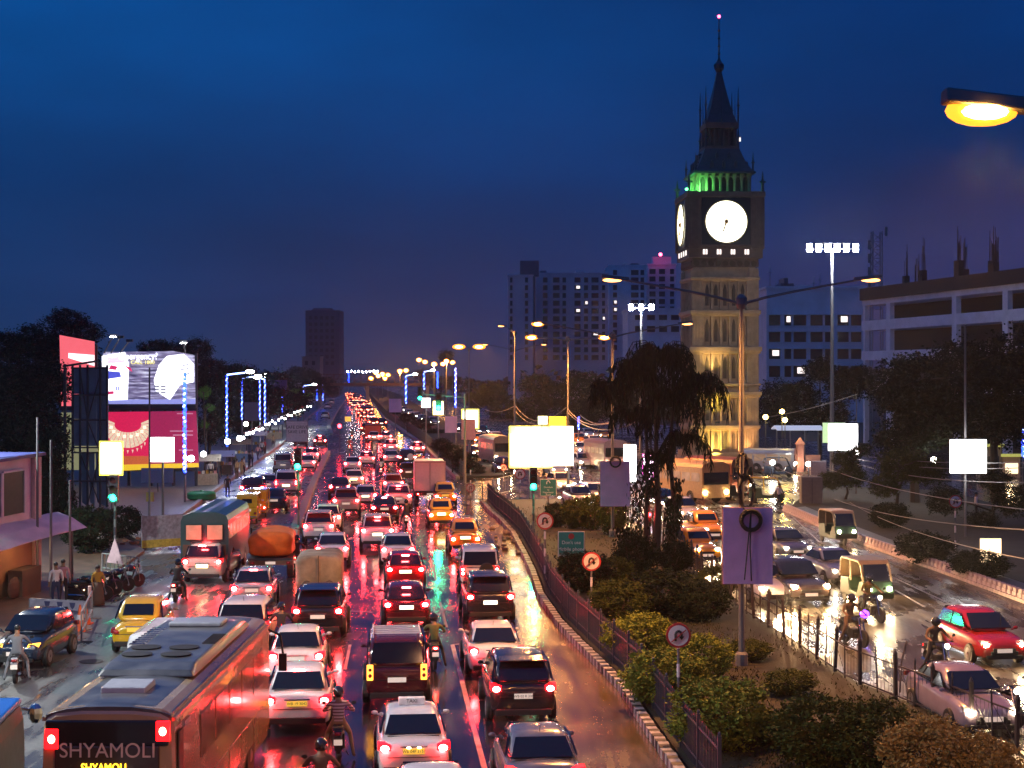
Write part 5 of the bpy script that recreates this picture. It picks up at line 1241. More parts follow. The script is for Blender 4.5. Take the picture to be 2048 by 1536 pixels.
bh = thing('hoarding', 'dark blue hoarding seen from behind on a crossed steel frame', 'billboard', (A(180, 0, 108).x, 108, 0)); HX, HY = bh.location.x, 108
M_bk = mat('hoarding_back', (.12, .19, .34), .7, var=.25, scale=.8)
for x0, x1 in ((143, 158), (158.3, 173), (173.3, 192), (192.3, 216)):
    for y0, y1 in ((736, 788), (788.5, 838), (838.5, 892)): flat('back_panel', [(x0, y1), (x1, y1), (x1, y0 + (x0 - 143) * -.05), (x0, y0 + (x0 - 143) * -.05)], M_bk, -.1, bh)
for x0, x1 in ((160, 175), (176, 188), (190, 214)): flat('back_panel', [(x0 + 3, 1005), (x1, 1015), (x1, 905), (x0, 905)], M_bk, -.15, bh)
b = MB()
for x in (146, 161, 176, 201, 215): b.bar(hp(x, 1030, .1), hp(x, 730, .1), .13)
for y in (736, 790, 840, 895, 905, 962): b.bar(hp(143, y, .15), hp(216, y, .15), .1)
for xa, xb, ya, yb in ((161, 176, 740, 840), (201, 176, 750, 840), (161, 201, 905, 1010), (201, 176, 905, 1010), (176, 201, 840, 905)): b.bar(hp(xa, ya, .12), hp(xb, yb, .12), .07)
b.bar(hp(134, 1020, .5), hp(134, 728, .5), .16); b.bar(hp(134, 732, .5), hp(200, 722, .5), .14)
obj('steel_frame', b, M_steel, bh)
board('small white notice panel under the necklace billboard', 283, 347, 936, 966, 122, mat('notice_lilac', (.35, .33, .42), .6), name='sign_board', cat='board')
board('tiny yellow notice on a thin pole by the footpath', 293, 308, 984, 1003, 97, mat('notice_yellow', (.55, .42, .1), .6), name='sign_board', cat='board', polepx=297)
for i, (px, y0, y1) in enumerate(((299, 735, 1075), (325, 925, 1060), (102, 880, 1200), (75, 835, 1190), (140, 960, 1190), (1713, 790, 965))):
    g = G(px, y1); b = MB(); z = A(px, y0, g.y).z; b.cyl((g.x, g.y, 0), (g.x, g.y, z), .06, .045, 7)
    tag(obj('thin_pole', b, M_pole), ('thin tall pole in front of the necklace billboard', 'thin pole below the white light box', 'thin pole standing before the awning', 'thin pole at the kiosk wall corner', 'thin dark pole in the hedge beside the kiosk', 'wire pole behind the tilted white light box')[i], 'pole')
# overhead wires on the right
def wire(label, a, c, sag, r=.014):
    b = MB(); pts = [a.lerp(c, i / 14) - Vector((0, 0, sag * 4 * (i / 14) * (1 - i / 14))) for i in range(15)]; b.tube(pts, r, 4)
    tag(obj('overhead_wire', b, mat('wire_grey', (.22, .19, .18), .5)), label, 'wire', 'overhead wires crossing the right carriageway')
for l, a, c, s, r in (('top wire running from the corner bush to the tall light box', (1680, 905, 125), (2060, 925, 80), .3, .02), ('second wire just under the top one', (1680, 912, 125), (2060, 935, 80), .4, .02), ('wire passing behind the tall light box pole', (1680, 918, 125), (2060, 965, 75), .5, .022),
                   ('wire sloping to the edge on sign beside the mast', (1650, 935, 122), (2060, 1020, 65), .4, .022), ('long wire above the oncoming rickshaws', (1660, 995, 118), (2060, 1060, 55), .4, .022), ('lowest wire ending at the warm light box', (1700, 1005, 110), (2060, 1120, 50), .4, .018),
                   ('wire from the tower foot to the wire pole', (1530, 835, 150), (1715, 788, 125), .2, .025), ('wire crossing the junction below the tower', (1500, 905, 140), (1640, 965, 115), .3, .02)):
    wire(l, A(*a), A(*c), s, r)
for i, (a, c, s) in enumerate((((945, 800, 235), (1029, 812, 190), 1.2), ((1029, 808, 190), (1132, 815, 122), 1.5), ((1029, 820, 190), (1132, 832, 122), 1.2), ((1136, 818, 122), (1230, 838, 88), .7), ((1136, 826, 122), (1280, 840, 88), .9), ((1160, 830, 100), (1225, 845, 88), .3))):
    wire(('slack wire between the far orange lamps', 'upper slack wire over the glowing billboard', 'lower slack wire over the glowing billboard', 'wire strung from the orange pole to the drooping tree', 'wire bundle passing into the drooping tree', 'short wire by the blue strung post')[i], A(*a), A(*c), s, .03)
# ------------------------------------------------------------------ trees and shrubs
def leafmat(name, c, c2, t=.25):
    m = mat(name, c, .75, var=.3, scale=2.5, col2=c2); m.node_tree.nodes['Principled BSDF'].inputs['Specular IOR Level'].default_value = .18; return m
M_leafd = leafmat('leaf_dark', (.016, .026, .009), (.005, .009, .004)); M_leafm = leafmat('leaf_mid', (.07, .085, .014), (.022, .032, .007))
M_leafy = leafmat('leaf_yellowish', (.21, .24, .03), (.05, .08, .012)); M_leafr = leafmat('leaf_bronze', (.36, .27, .09), (.16, .11, .03)); M_leafg = leafmat('leaf_lamp_lit', (.12, .3, .04), (.04, .12, .02))  # leaf_lamp_lit holds the lamp light in its colour
M_bark = mat('bark', (.05, .035, .025), .9, bump=.6)
def crown_mesh(name, n_cl, n_leaf, size, rng, fill=.55, flat_=.8, spread=.2, seed=1):
    rd = random.Random(seed); b = MB()
    for c in range(n_cl):
        u = rd.uniform(-1, 1); a = rd.uniform(0, 2 * math.pi); r = (fill + (1 - fill) * rd.random()) * rd.uniform(.75, 1.08)
        q = math.sqrt(1 - u * u); cx, cy, cz = r * q * math.cos(a), r * q * math.sin(a), r * u * flat_
        s = spread * rd.uniform(.6, 1.4)
        for l in range(n_leaf):
            p = Vector((cx + rd.gauss(0, s * .5), cy + rd.gauss(0, s * .5), cz + rd.gauss(0, s * .38)))
            d = Vector((rd.gauss(0, 1), rd.gauss(0, 1), rd.gauss(.2, .6))).normalized(); e = d.cross(Vector((rd.gauss(0, 1), rd.gauss(0, 1), rd.gauss(0, 1)))).normalized()
            k = size * rd.uniform(.6, 1.3); b.add([p - e * k * .45, p + d * k - e * 0, p + e * k * .45, p - d * k * .6], [(0, 1, 2, 3)], 0)
    return b.mesh(name)
CR = [crown_mesh('crown', 230, 26, .055, None, seed=s) for s in (1, 2, 3)]
CRW = [crown_mesh('crown', 120, 20, .075, None, fill=.3, spread=.26, seed=s) for s in (5, 6)]
SH = [crown_mesh('foliage', 420, 24, .06, None, fill=.8, flat_=.85, spread=.15, seed=s) for s in (8, 9)]
for m_ in CR + CRW + SH: m_.materials.append(None)
def tree(label, px, ybase, crowns, Y=None, leaf=M_leafd, meshes=CR, group=None, name='tree', trunk_r=.22, cat='tree', zg=0):
    """crowns: (px, py, radius px, aspect)"""
    Y = Y or G(px, ybase).y; t = thing(name, label, cat, (A(px, 0, Y).x, Y, zg), 0, group)
    z0 = min(A(0, c[1], Y).z for c in crowns); b = MB(); b.tube([(0, 0, 0), (random.uniform(-.2, .2), 0, z0 * .4), (random.uniform(-.3, .3), 0, max(1, z0 - .5))], trunk_r, 7, r1=trunk_r * .6)
    for c in crowns:
        e = Vector(((c[0] - px) * S(Y), random.uniform(-1, 1), A(0, c[1], Y).z)); b.tube([(0, 0, max(1, z0 * .7)), e.lerp(Vector((0, 0, z0)), .5) + Vector((0, 0, .4)), e], trunk_r * .5, 5, r1=.05)
        for k in range(4):
            a = random.uniform(0, 6.28); r = c[2] * S(Y) * .7; b.tube([e, e + Vector((math.cos(a) * r, math.sin(a) * r, random.uniform(-.2, .6) * r))], trunk_r * .25, 4, r1=.02)
    obj('trunk', b, M_bark, t)
    for i, c in enumerate(crowns):
        o = link('crown', random.choice(meshes), t, ((c[0] - px) * S(Y), random.uniform(-.6, .6), A(0, c[1], Y).z - zg), random.uniform(0, 6.28))
        r = c[2] * S(Y); k = c[3] if len(c) > 3 else .85; o.scale = (r, r, r * k)
        o.material_slots[0].link = 'OBJECT'; o.material_slots[0].material = leaf
    return t
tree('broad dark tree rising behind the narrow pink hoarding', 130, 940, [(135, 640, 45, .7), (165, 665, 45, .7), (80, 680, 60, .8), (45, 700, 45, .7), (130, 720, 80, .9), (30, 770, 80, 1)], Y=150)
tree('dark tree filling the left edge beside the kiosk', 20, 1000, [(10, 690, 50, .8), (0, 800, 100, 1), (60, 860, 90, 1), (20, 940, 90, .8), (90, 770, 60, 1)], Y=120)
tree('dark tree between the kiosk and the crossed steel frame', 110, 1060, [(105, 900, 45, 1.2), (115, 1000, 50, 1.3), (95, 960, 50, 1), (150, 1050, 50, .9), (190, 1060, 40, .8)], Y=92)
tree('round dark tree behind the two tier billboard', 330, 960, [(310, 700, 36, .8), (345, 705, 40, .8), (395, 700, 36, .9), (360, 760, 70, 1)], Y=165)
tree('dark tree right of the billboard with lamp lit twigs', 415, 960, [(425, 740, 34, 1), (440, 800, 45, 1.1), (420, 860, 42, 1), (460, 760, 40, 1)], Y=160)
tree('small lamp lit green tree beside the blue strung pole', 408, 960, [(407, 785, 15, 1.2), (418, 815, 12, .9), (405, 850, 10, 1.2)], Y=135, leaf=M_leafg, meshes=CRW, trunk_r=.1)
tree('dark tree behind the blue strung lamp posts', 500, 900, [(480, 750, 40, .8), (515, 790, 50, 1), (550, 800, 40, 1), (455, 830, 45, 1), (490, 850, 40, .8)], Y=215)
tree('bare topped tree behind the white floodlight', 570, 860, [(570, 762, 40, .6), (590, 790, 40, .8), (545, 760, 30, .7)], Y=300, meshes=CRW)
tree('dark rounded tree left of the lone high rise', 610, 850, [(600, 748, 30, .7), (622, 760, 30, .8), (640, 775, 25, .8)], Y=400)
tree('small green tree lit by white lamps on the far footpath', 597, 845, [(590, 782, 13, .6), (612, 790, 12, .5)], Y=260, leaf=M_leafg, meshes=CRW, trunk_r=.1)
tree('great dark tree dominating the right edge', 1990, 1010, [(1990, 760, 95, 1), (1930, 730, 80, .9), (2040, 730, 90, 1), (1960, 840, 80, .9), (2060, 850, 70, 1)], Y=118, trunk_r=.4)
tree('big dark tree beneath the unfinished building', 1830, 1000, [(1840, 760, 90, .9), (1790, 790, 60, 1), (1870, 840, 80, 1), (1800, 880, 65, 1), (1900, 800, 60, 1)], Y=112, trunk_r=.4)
tree('slim tree over the garden fence, its foliage lit from below', 1790, 1020, [(1800, 930, 50, .9), (1850, 940, 50, .8), (1770, 970, 35, 1)], Y=102, leaf=M_leafm, trunk_r=.15)
tree('leafy bush tree under the tilted light box', 1690, 1010, [(1690, 915, 32, .8), (1660, 960, 28, .9), (1700, 950, 34, 1), (1720, 900, 24, .8)], Y=115, leaf=M_leafm, trunk_r=.12)
tree('dark tree in front of the pale blue block', 1640, 960, [(1640, 740, 38, 1), (1690, 770, 48, 1), (1600, 790, 45, .9), (1650, 830, 60, .8), (1720, 760, 40, 1), (1560, 830, 40, .8)], Y=190, trunk_r=.3)
tree('dark hedge like tree right of the glowing box mast', 1985, 1060, [(1990, 960, 40, .8), (2030, 1000, 50, .9), (1960, 1040, 35, .8), (1890, 1000, 40, 1)], Y=95, leaf=M_leafd, trunk_r=.12)
tree('dim rounded tree left of the orange lit pole', 985, 900, [(985, 790, 40, .8), (1010, 820, 40, .8), (955, 800, 30, .8)], Y=330, leaf=M_leafm)
tree('dim rounded tree behind the orange lit pole', 1080, 900, [(1075, 770, 42, .8), (1110, 790, 45, .9), (1060, 820, 50, .8)], Y=320, leaf=M_leafm)
tree('dim olive tree left of the drooping tree', 1165, 900, [(1160, 770, 40, 1), (1185, 800, 40, 1), (1150, 830, 45, .8)], Y=300, leaf=M_leafm)
tree('small round tree on the skyline beside the far lamps', 892, 780, [(892, 712, 17, 1)], Y=420, trunk_r=.3)
tree('far tree right of the footbridge', 850, 800, [(845, 750, 22, .7), (870, 760, 20, .8), (900, 765, 24, .8)], Y=560)
tree('dark shrubby tree behind the kerb bend', 905, 960, [(905, 905, 28, .8), (930, 920, 30, .8), (885, 890, 24, .8), (950, 940, 25, .8)], Y=145, leaf=M_leafd, trunk_r=.1)
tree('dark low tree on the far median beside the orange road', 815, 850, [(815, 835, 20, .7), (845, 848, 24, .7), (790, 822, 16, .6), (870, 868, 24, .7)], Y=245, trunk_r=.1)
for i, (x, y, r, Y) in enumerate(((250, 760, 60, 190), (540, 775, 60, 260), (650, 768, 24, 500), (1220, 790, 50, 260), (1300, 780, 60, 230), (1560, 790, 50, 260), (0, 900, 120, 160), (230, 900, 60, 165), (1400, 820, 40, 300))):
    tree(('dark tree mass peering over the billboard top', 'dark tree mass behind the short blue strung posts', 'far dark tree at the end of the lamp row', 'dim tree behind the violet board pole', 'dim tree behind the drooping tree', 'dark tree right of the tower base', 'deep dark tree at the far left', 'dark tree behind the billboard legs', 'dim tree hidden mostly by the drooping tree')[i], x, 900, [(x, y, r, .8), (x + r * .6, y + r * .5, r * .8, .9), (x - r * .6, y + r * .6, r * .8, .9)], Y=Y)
w = MB(); rd = random.Random(4)
for k in range(7000):
    x = rd.uniform(-200, 330); y = rd.uniform(560, 900) ; hgt = (9 + 3 * math.sin(x * .05) + 2 * math.sin(x * .17)) * rd.random() ** .5
    if -95 < x - y * -.095 < 30: continue
    p = Vector((x, y, hgt)); d = Vector((rd.gauss(0, 1), rd.gauss(0, 1), rd.gauss(0, 1))).normalized() * rd.uniform(.8, 1.8); e = d.cross(Vector((rd.gauss(0, 1), rd.gauss(0, 1), 1))).normalized() * 1.1
    w.poly([p - d, p + e, p + d, p - e])
tag(obj('far_wood', w, M_leafd), kind='stuff', label='far dark band of trees along the horizon', cat='wood')

# drooping tree on the median
dt = thing('drooping_tree', 'dark drooping tree with hanging fronds in front of the clock tower', 'tree', (A(1315, 0, 78).x, 78, .17)); DX = dt.location.x; zf = lambda py: A(0, py, 78).z
rd = random.Random(3)
for x, tops, r in ((1312, 720, .22), (1290, 760, .14), (1345, 760, .16)):
    b = MB(); b.tube([((x - 1315) * S(78), 0, 0), ((x - 1315 + 4) * S(78), 0, 2.5), ((x - 1315) * S(78) * .8, 0, 5), ((x - 1315) * S(78) * 1.2, 0, zf(tops))], r, 8, r1=.06); obj('trunk', b, M_bark, dt)
for cx, cy, rr, nf in ((1320, 715, 66, 90), (1265, 740, 48, 50), (1218, 775, 36, 34), (1400, 765, 56, 40), (1340, 800, 66, 50), (1262, 830, 46, 22), (1368, 880, 50, 26), (1310, 915, 36, 12)):
    b = MB(); c0 = Vector(((cx - 1315) * S(78), rd.uniform(-.5, .5), zf(cy)))
    for k in range(nf):
        a = rd.uniform(0, 6.28); L_ = rr * S(78) * rd.uniform(.7, 1.15); up = rd.uniform(.05, .65)
        pts = []
        for i in range(9):
            s = i / 8; pts.append(c0 + Vector((math.cos(a) * L_ * math.sin(s * 1.7) , math.sin(a) * L_ * math.sin(s * 1.7), up * L_ * math.sin(min(1, s * 2) * math.pi / 2) * 1.0 - s * s * L_ * 1.25)))
        b.tube(pts[::2], .02, 3)
        for i in range(1, 9):
            for q in range(4):
                p = pts[i - 1].lerp(pts[i], rd.random()); d = Vector((rd.gauss(0, .12), rd.gauss(0, .12), -rd.uniform(.3, .7))); e = Vector((rd.uniform(-1, 1), rd.uniform(-1, 1), 0)).normalized() * rd.uniform(.02, .045)
                b.poly([p, p + d * .4 + e, p + d, p + d * .4 - e])
    obj('crown', b, M_leafd, dt)
# columnar hanging creepers round the trunks
b = MB()
for x, y0, y1, wd in ((1275, 965, 1130, 16), (1340, 1000, 1120, 10), (1300, 930, 1000, 18), (1252, 1060, 1130, 20), (1355, 960, 1080, 10)):
    for k in range(500):
        p = Vector(((x - 1315 + rd.gauss(0, wd * .5)) * S(78), rd.gauss(0, .25), zf(rd.uniform(y0, y1)))); d = Vector((rd.gauss(0, .3), rd.gauss(0, .3), -1)).normalized() * .22; e = d.cross(Vector((rd.gauss(0, 1), rd.gauss(0, 1), .2))).normalized() * .05
        if p.z > 0: b.poly([p, p + d * .5 + e, p + d, p + d * .5 - e])
tag(obj('creeper', b, M_leafd, dt), kind='stuff')

def shrub(label, px, ybase, wpx, hpx, leaf, group='rounded shrubs on the median', mesh=None, asp=1.0, name='shrub'):
    g = G(px, ybase); Y = g.y; t = thing(name, label, 'shrub', (g.x, Y, .17), 0, group); r = wpx / 2 * S(Y); hh = hpx * S(Y)
    b = MB()
    for k in range(6):
        a = k * 1.05; b.tube([(0, 0, 0), (math.cos(a) * r * .4, math.sin(a) * r * .4, hh * .6)], .04, 5, r1=.015)
    obj('stem', b, M_bark, t)
    o = link('foliage', mesh or random.choice(SH), t, (0, 0, hh * .5), random.uniform(0, 6.28)); o.scale = (r, r * asp, hh * .62)
    o.material_slots[0].link = 'OBJECT'; o.material_slots[0].material = leaf
    return t
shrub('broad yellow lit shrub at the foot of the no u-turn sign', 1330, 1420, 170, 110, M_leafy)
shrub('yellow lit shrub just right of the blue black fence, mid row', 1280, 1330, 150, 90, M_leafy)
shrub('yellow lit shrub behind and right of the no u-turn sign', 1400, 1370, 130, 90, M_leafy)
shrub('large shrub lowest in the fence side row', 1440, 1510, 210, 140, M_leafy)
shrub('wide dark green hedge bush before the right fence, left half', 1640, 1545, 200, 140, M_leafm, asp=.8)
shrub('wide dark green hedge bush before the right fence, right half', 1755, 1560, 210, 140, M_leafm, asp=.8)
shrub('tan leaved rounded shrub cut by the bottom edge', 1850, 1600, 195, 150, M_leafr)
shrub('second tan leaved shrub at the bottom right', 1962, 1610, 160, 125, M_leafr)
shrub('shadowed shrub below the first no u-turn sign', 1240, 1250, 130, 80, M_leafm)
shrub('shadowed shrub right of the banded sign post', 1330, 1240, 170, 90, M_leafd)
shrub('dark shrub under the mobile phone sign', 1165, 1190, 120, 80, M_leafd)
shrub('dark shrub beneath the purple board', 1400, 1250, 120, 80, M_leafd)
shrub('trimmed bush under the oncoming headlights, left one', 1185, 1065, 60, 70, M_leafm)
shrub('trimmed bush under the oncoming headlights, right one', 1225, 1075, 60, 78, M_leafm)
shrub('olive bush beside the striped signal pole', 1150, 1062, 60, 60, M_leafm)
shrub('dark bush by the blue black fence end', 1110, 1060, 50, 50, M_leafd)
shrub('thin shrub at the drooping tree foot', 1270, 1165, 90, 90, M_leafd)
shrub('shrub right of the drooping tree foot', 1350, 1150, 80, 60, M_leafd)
for i, (x, y, w_, h_) in enumerate(((180, 1110, 110, 90), (240, 1080, 90, 60), (1850, 1130, 120, 60), (1960, 1160, 120, 50), (1780, 1060, 80, 50))):
    shrub(('dark hedge clump beneath the crossed steel frame', 'dark hedge clump by the left signal pole', 'dark clump behind the parapet by the garden', 'dark clump near the warm light box', 'dark clump by the slim lit tree')[i], x, y, w_, h_, M_leafd, group='dark hedge clumps')
for i, (x, y, w_, h_) in enumerate(((1500, 1330, 90, 40), (1580, 1400, 110, 50), (1230, 1180, 80, 60), (1430, 1200, 90, 60), (1520, 1500, 120, 60))):
    shrub(('low dark shrub at the foot of the nearest lamp pole', 'low dark shrub out on the turf by the rail fence', 'small shadowed shrub between the two no u-turn signs', 'dark low shrub against the rail fence by the purple board', 'low green shrub on the open turf near the hedge bush')[i], x, y, w_, h_, M_leafm)
g_ = MB(); rd = random.Random(9)
for k in range(16000):
    y = rd.uniform(1020, 1620); t_ = (y - 1020) / 600
    def xi(line, yy):
        return None
    x = rd.uniform(0, 1)
    Yd = H * F / (y - Y0)
    def edge(ln):
        for i in range(len(ln) - 1):
            a, c = ln[i], ln[i + 1]
            if min(a.y, c.y) <= Yd <= max(a.y, c.y): return a.x + (c.x - a.x) * (Yd - a.y) / (c.y - a.y)
    e0, e1 = edge(KL), edge(KR)
    if e0 is None or e1 is None: continue
    p = Vector((e0 + .6 + (e1 - e0 - .8) * x, Yd, .165))
    if (math.sin(p.x * 1.3) + math.sin(p.y * .7 + p.x)) < rd.uniform(-1.5, 1.5): continue
    d = Vector((rd.gauss(0, .04), rd.gauss(0, .04), rd.uniform(.04, .13))); e = Vector((rd.uniform(-1, 1), rd.uniform(-1, 1), 0)).normalized() * .02
    g_.poly([p - e, p + e, p + d])
tag(obj('grass', g_, leafmat('grass_dry', (.04, .042, .01), (.02, .022, .006))), kind='stuff')
# ------------------------------------------------------------------ people (one continuous skinned body each, classed by region)
def skin_figure(name, J, bones, region):
    """J: joint -> (x, y, z, radius); bones: pairs; region: joint -> material index"""
    names = list(J); me = bpy.data.meshes.new(name)
    me.from_pydata([J[n][:3] for n in names], [(names.index(a), names.index(c)) for a, c in bones], [])
    o = bpy.data.objects.new(name, me); COL.objects.link(o)
    o.modifiers.new('s', 'SKIN')
    lay = me.skin_vertices[0].data
    for i, n in enumerate(names):
        r = J[n][3]; lay[i].radius = (r, r * (J[n][4] if len(J[n]) > 4 else 1)); lay[i].use_root = (n == 'pelvis')
    s = o.modifiers.new('d', 'SUBSURF'); s.levels = 1; s.render_levels = 1
    bpy.context.view_layer.update()
    ev = o.evaluated_get(bpy.context.evaluated_depsgraph_get()); out = bpy.data.meshes.new_from_object(ev)
    bpy.data.objects.remove(o)
    out.materials.clear()
    for _ in range(4): out.materials.append(None)
    pts = []
    for a, c in bones:
        for t in (0, .25, .5, .75, 1):
            pa, pc = Vector(J[a][:3]), Vector(J[c][:3]); pts.append((pa.lerp(pc, t), region[a] if t < .5 else region[c]))
    for p in out.polygons:
        p.use_smooth = True
        q = min(pts, key=lambda k: (k[0] - p.center).length_squared); p.material_index = q[1]
    out.name = name; return out
BONES = [('pelvis', 'waist'), ('waist', 'chest'), ('chest', 'neck'), ('neck', 'head'), ('head', 'crown')]
for s in 'lr': BONES += [('chest', 'sh' + s), ('sh' + s, 'el' + s), ('el' + s, 'wr' + s), ('wr' + s, 'ha' + s), ('pelvis', 'hip' + s), ('hip' + s, 'kn' + s), ('kn' + s, 'an' + s), ('an' + s, 'to' + s)]
REG = {n: 1 for n in ('waist', 'chest', 'shl', 'shr', 'ell', 'elr')}; REG.update({n: 2 for n in ('pelvis', 'hipl', 'hipr', 'knl', 'knr', 'anl', 'anr')}); REG.update({n: 0 for n in ('neck', 'head', 'crown', 'wrl', 'wrr', 'hal', 'har')}); REG.update(tol=3, tor=3)
def pose(kind):
    if kind == 'stand': leg = {'l': ((.11, 0, .88), (.12, .02, .48), (.12, 0, .09), (.13, .16, .04)), 'r': ((-.11, 0, .88), (-.12, .04, .48), (-.12, -.02, .09), (-.14, .14, .04))}; arm = {'l': ((.2, 0, 1.4), (.27, -.03, 1.12), (.26, .06, .87), (.25, .09, .78)), 'r': ((-.2, 0, 1.4), (-.27, -.03, 1.12), (-.26, .06, .87), (-.25, .09, .78))}; tor = ((0, 0, .95), (0, 0, 1.12), (0, 0, 1.36), (0, 0, 1.5), (0, .02, 1.6), (0, .02, 1.7))
    if kind == 'walk': leg = {'l': ((.1, 0, .88), (.11, .2, .5), (.11, .26, .1), (.12, .42, .06)), 'r': ((-.1, 0, .88), (-.11, -.06, .47), (-.11, -.34, .16), (-.11, -.26, .05))}; arm = {'l': ((.2, 0, 1.4), (.27, -.14, 1.14), (.25, -.14, .9), (.24, -.1, .82)), 'r': ((-.2, 0, 1.4), (-.26, .08, 1.13), (-.24, .25, .95), (-.23, .3, .88))}; tor = ((0, 0, .95), (0, .01, 1.12), (0, .03, 1.36), (0, .05, 1.5), (0, .08, 1.6), (0, .08, 1.7))
    if kind == 'ride': leg = {'l': ((.13, 0, .82), (.27, .42, .78), (.24, .3, .34), (.25, .46, .28)), 'r': ((-.13, 0, .82), (-.27, .42, .78), (-.24, .3, .34), (-.25, .46, .28))}; arm = {'l': ((.2, .06, 1.33), (.36, .2, 1.12), (.33, .5, 1.05), (.33, .58, 1.04)), 'r': ((-.2, .06, 1.33), (-.36, .2, 1.12), (-.33, .5, 1.05), (-.33, .58, 1.04))}; tor = ((0, 0, .86), (0, 0, 1.04), (0, .05, 1.28), (0, .09, 1.42), (0, .13, 1.51), (0, .13, 1.62))
    if kind == 'foot': leg = {'l': ((.13, 0, .84), (.27, .22, .58), (.36, -.02, .1), (.38, .14, .05)), 'r': ((-.13, 0, .84), (-.27, .22, .58), (-.36, -.02, .1), (-.38, .14, .05))}; arm = {'l': ((.2, .06, 1.33), (.36, .2, 1.12), (.33, .5, 1.05), (.33, .58, 1.04)), 'r': ((-.2, .06, 1.33), (-.36, .2, 1.12), (-.33, .5, 1.05), (-.33, .58, 1.04))}; tor = ((0, 0, .86), (0, 0, 1.04), (0, .05, 1.28), (0, .09, 1.42), (0, .13, 1.51), (0, .13, 1.62))
    if kind == 'sari': leg = {'l': ((.09, 0, .86), (.09, 0, .45), (.08, 0, .08), (.08, .1, .04)), 'r': ((-.09, 0, .86), (-.09, 0, .45), (-.08, 0, .08), (-.08, .1, .04))}; arm = {'l': ((.17, 0, 1.3), (.24, 0, 1.05), (.2, .1, .85), (.19, .12, .78)), 'r': ((-.17, 0, 1.3), (-.24, 0, 1.05), (-.22, .06, .82), (-.22, .08, .75))}; tor = ((0, 0, .9), (0, 0, 1.06), (0, 0, 1.26), (0, 0, 1.39), (0, .01, 1.48), (0, .01, 1.57))
    J = dict(zip(('pelvis', 'waist', 'chest', 'neck', 'head', 'crown'), [(*p, r, a) for p, r, a in zip(tor, (.15, .135, .165, .06, .085, .07), (.8, .75, .72, 1, 1.1, 1))]))
    for s in 'lr':
        for n, p, r in zip(('hip', 'kn', 'an', 'to'), leg[s], (.095, .062, .042, .035)): J[n + s] = (*p, r)
        for n, p, r in zip(('sh', 'el', 'wr', 'ha'), arm[s], (.062, .045, .03, .035)): J[n + s] = (*p, r)
    return J
FIG = {k: skin_figure('body', pose(k), BONES, REG) for k in ('stand', 'walk', 'ride', 'foot', 'sari')}
M_skin = mat('skin', (.22, .11, .06), .55); M_hair = mat('hair_black', (.01, .009, .008), .5)
CL = {n: mat('cloth_' + n, c, .85, var=.1) for n, c in dict(white=(.6, .58, .58), dark=(.02, .02, .025), navy=(.02, .03, .08), khaki=(.30, .24, .14), olive=(.12, .11, .03), brown=(.1, .06, .04), red=(.35, .03, .03), yellow=(.4, .22, .02), pink=(.5, .25, .27), grey=(.15, .15, .17), tan=(.35, .24, .13)).items()}
m = CL['striped'] = mat('cloth_striped', (.55, .4, .38), .85)
_t = m.node_tree; _w = _t.nodes.new('ShaderNodeTexWave'); _w.bands_direction = 'Z'; _w.inputs['Scale'].default_value = 4.2; _c = _t.nodes.new('ShaderNodeTexCoord'); _t.links.new(_c.outputs['Object'], _w.inputs['Vector'])
_r = ramp(_t, [(.35, (.16, .07, .07)), (.5, (.6, .45, .42))], _w.outputs['Color']); _t.links.new(_r.outputs[0], _t.nodes['Principled BSDF'].inputs['Base Color'])
M_helmet = mat('helmet_black', (.012, .012, .014), .15, coat=.8)
HEADZ = dict(stand=(0, .03, 1.62), walk=(0, .09, 1.62), ride=(0, .14, 1.54), foot=(0, .14, 1.54), sari=(0, .02, 1.5))
def person(label, loc, kind='stand', top='white', leg='dark', rz=0, helmet=False, group=None, scale=1.0, extra=None):
    t = thing('person', label, 'person', loc, rz, group); t.scale = (scale,) * 3
    o = link('body', FIG[kind], t)
    for i, mm in enumerate((M_skin, CL[top], CL[leg], CL['dark'])): o.material_slots[i].link = 'OBJECT'; o.material_slots[i].material = mm
    h = HEADZ[kind]; b = MB()
    if helmet:
        b.ell((h[0], h[1], h[2] + .03), (.14, .16, .15), 14, 8); obj('helmet', b, M_helmet, t, smooth=True)
        b = MB(); b.box((0, h[1] + .14, h[2] + .02), (.2, .04, .08)); obj('visor', b, M_glass, t, bevel=.01)
    else:
        b.ell((h[0], h[1] - .015, h[2] + .05), (.095, .105, .09), 12, 6); obj('hair', b, M_hair, t, smooth=True)
        b = MB(); b.ell((0, h[1] + .1, h[2] - .01), (.018, .025, .03), 6, 4); b.box((0, h[1] + .085, h[2] - .06), (.05, .02, .012)); obj('face', b, M_skin, t)
    if kind == 'sari':
        b = MB(); b.lathe([(.27, .05), (.24, .3), (.2, .7), (.19, .95)], n=14, sy=.8); obj('skirt', b, CL[leg], t, smooth=True)
        b = MB(); b.side([(-.12, 0), (-.12, .4), (.12, .4), (.12, 0)], -.06, .06); b.v = [(v[0] + .33, v[1] + .1, v[2] + .42) for v in b.v]; obj('shopping_bag', b, mat('bag_print', (.6, .25, .22), .6, col2=(.7, .65, .6), scale=9), t, bevel=.02)
    return t

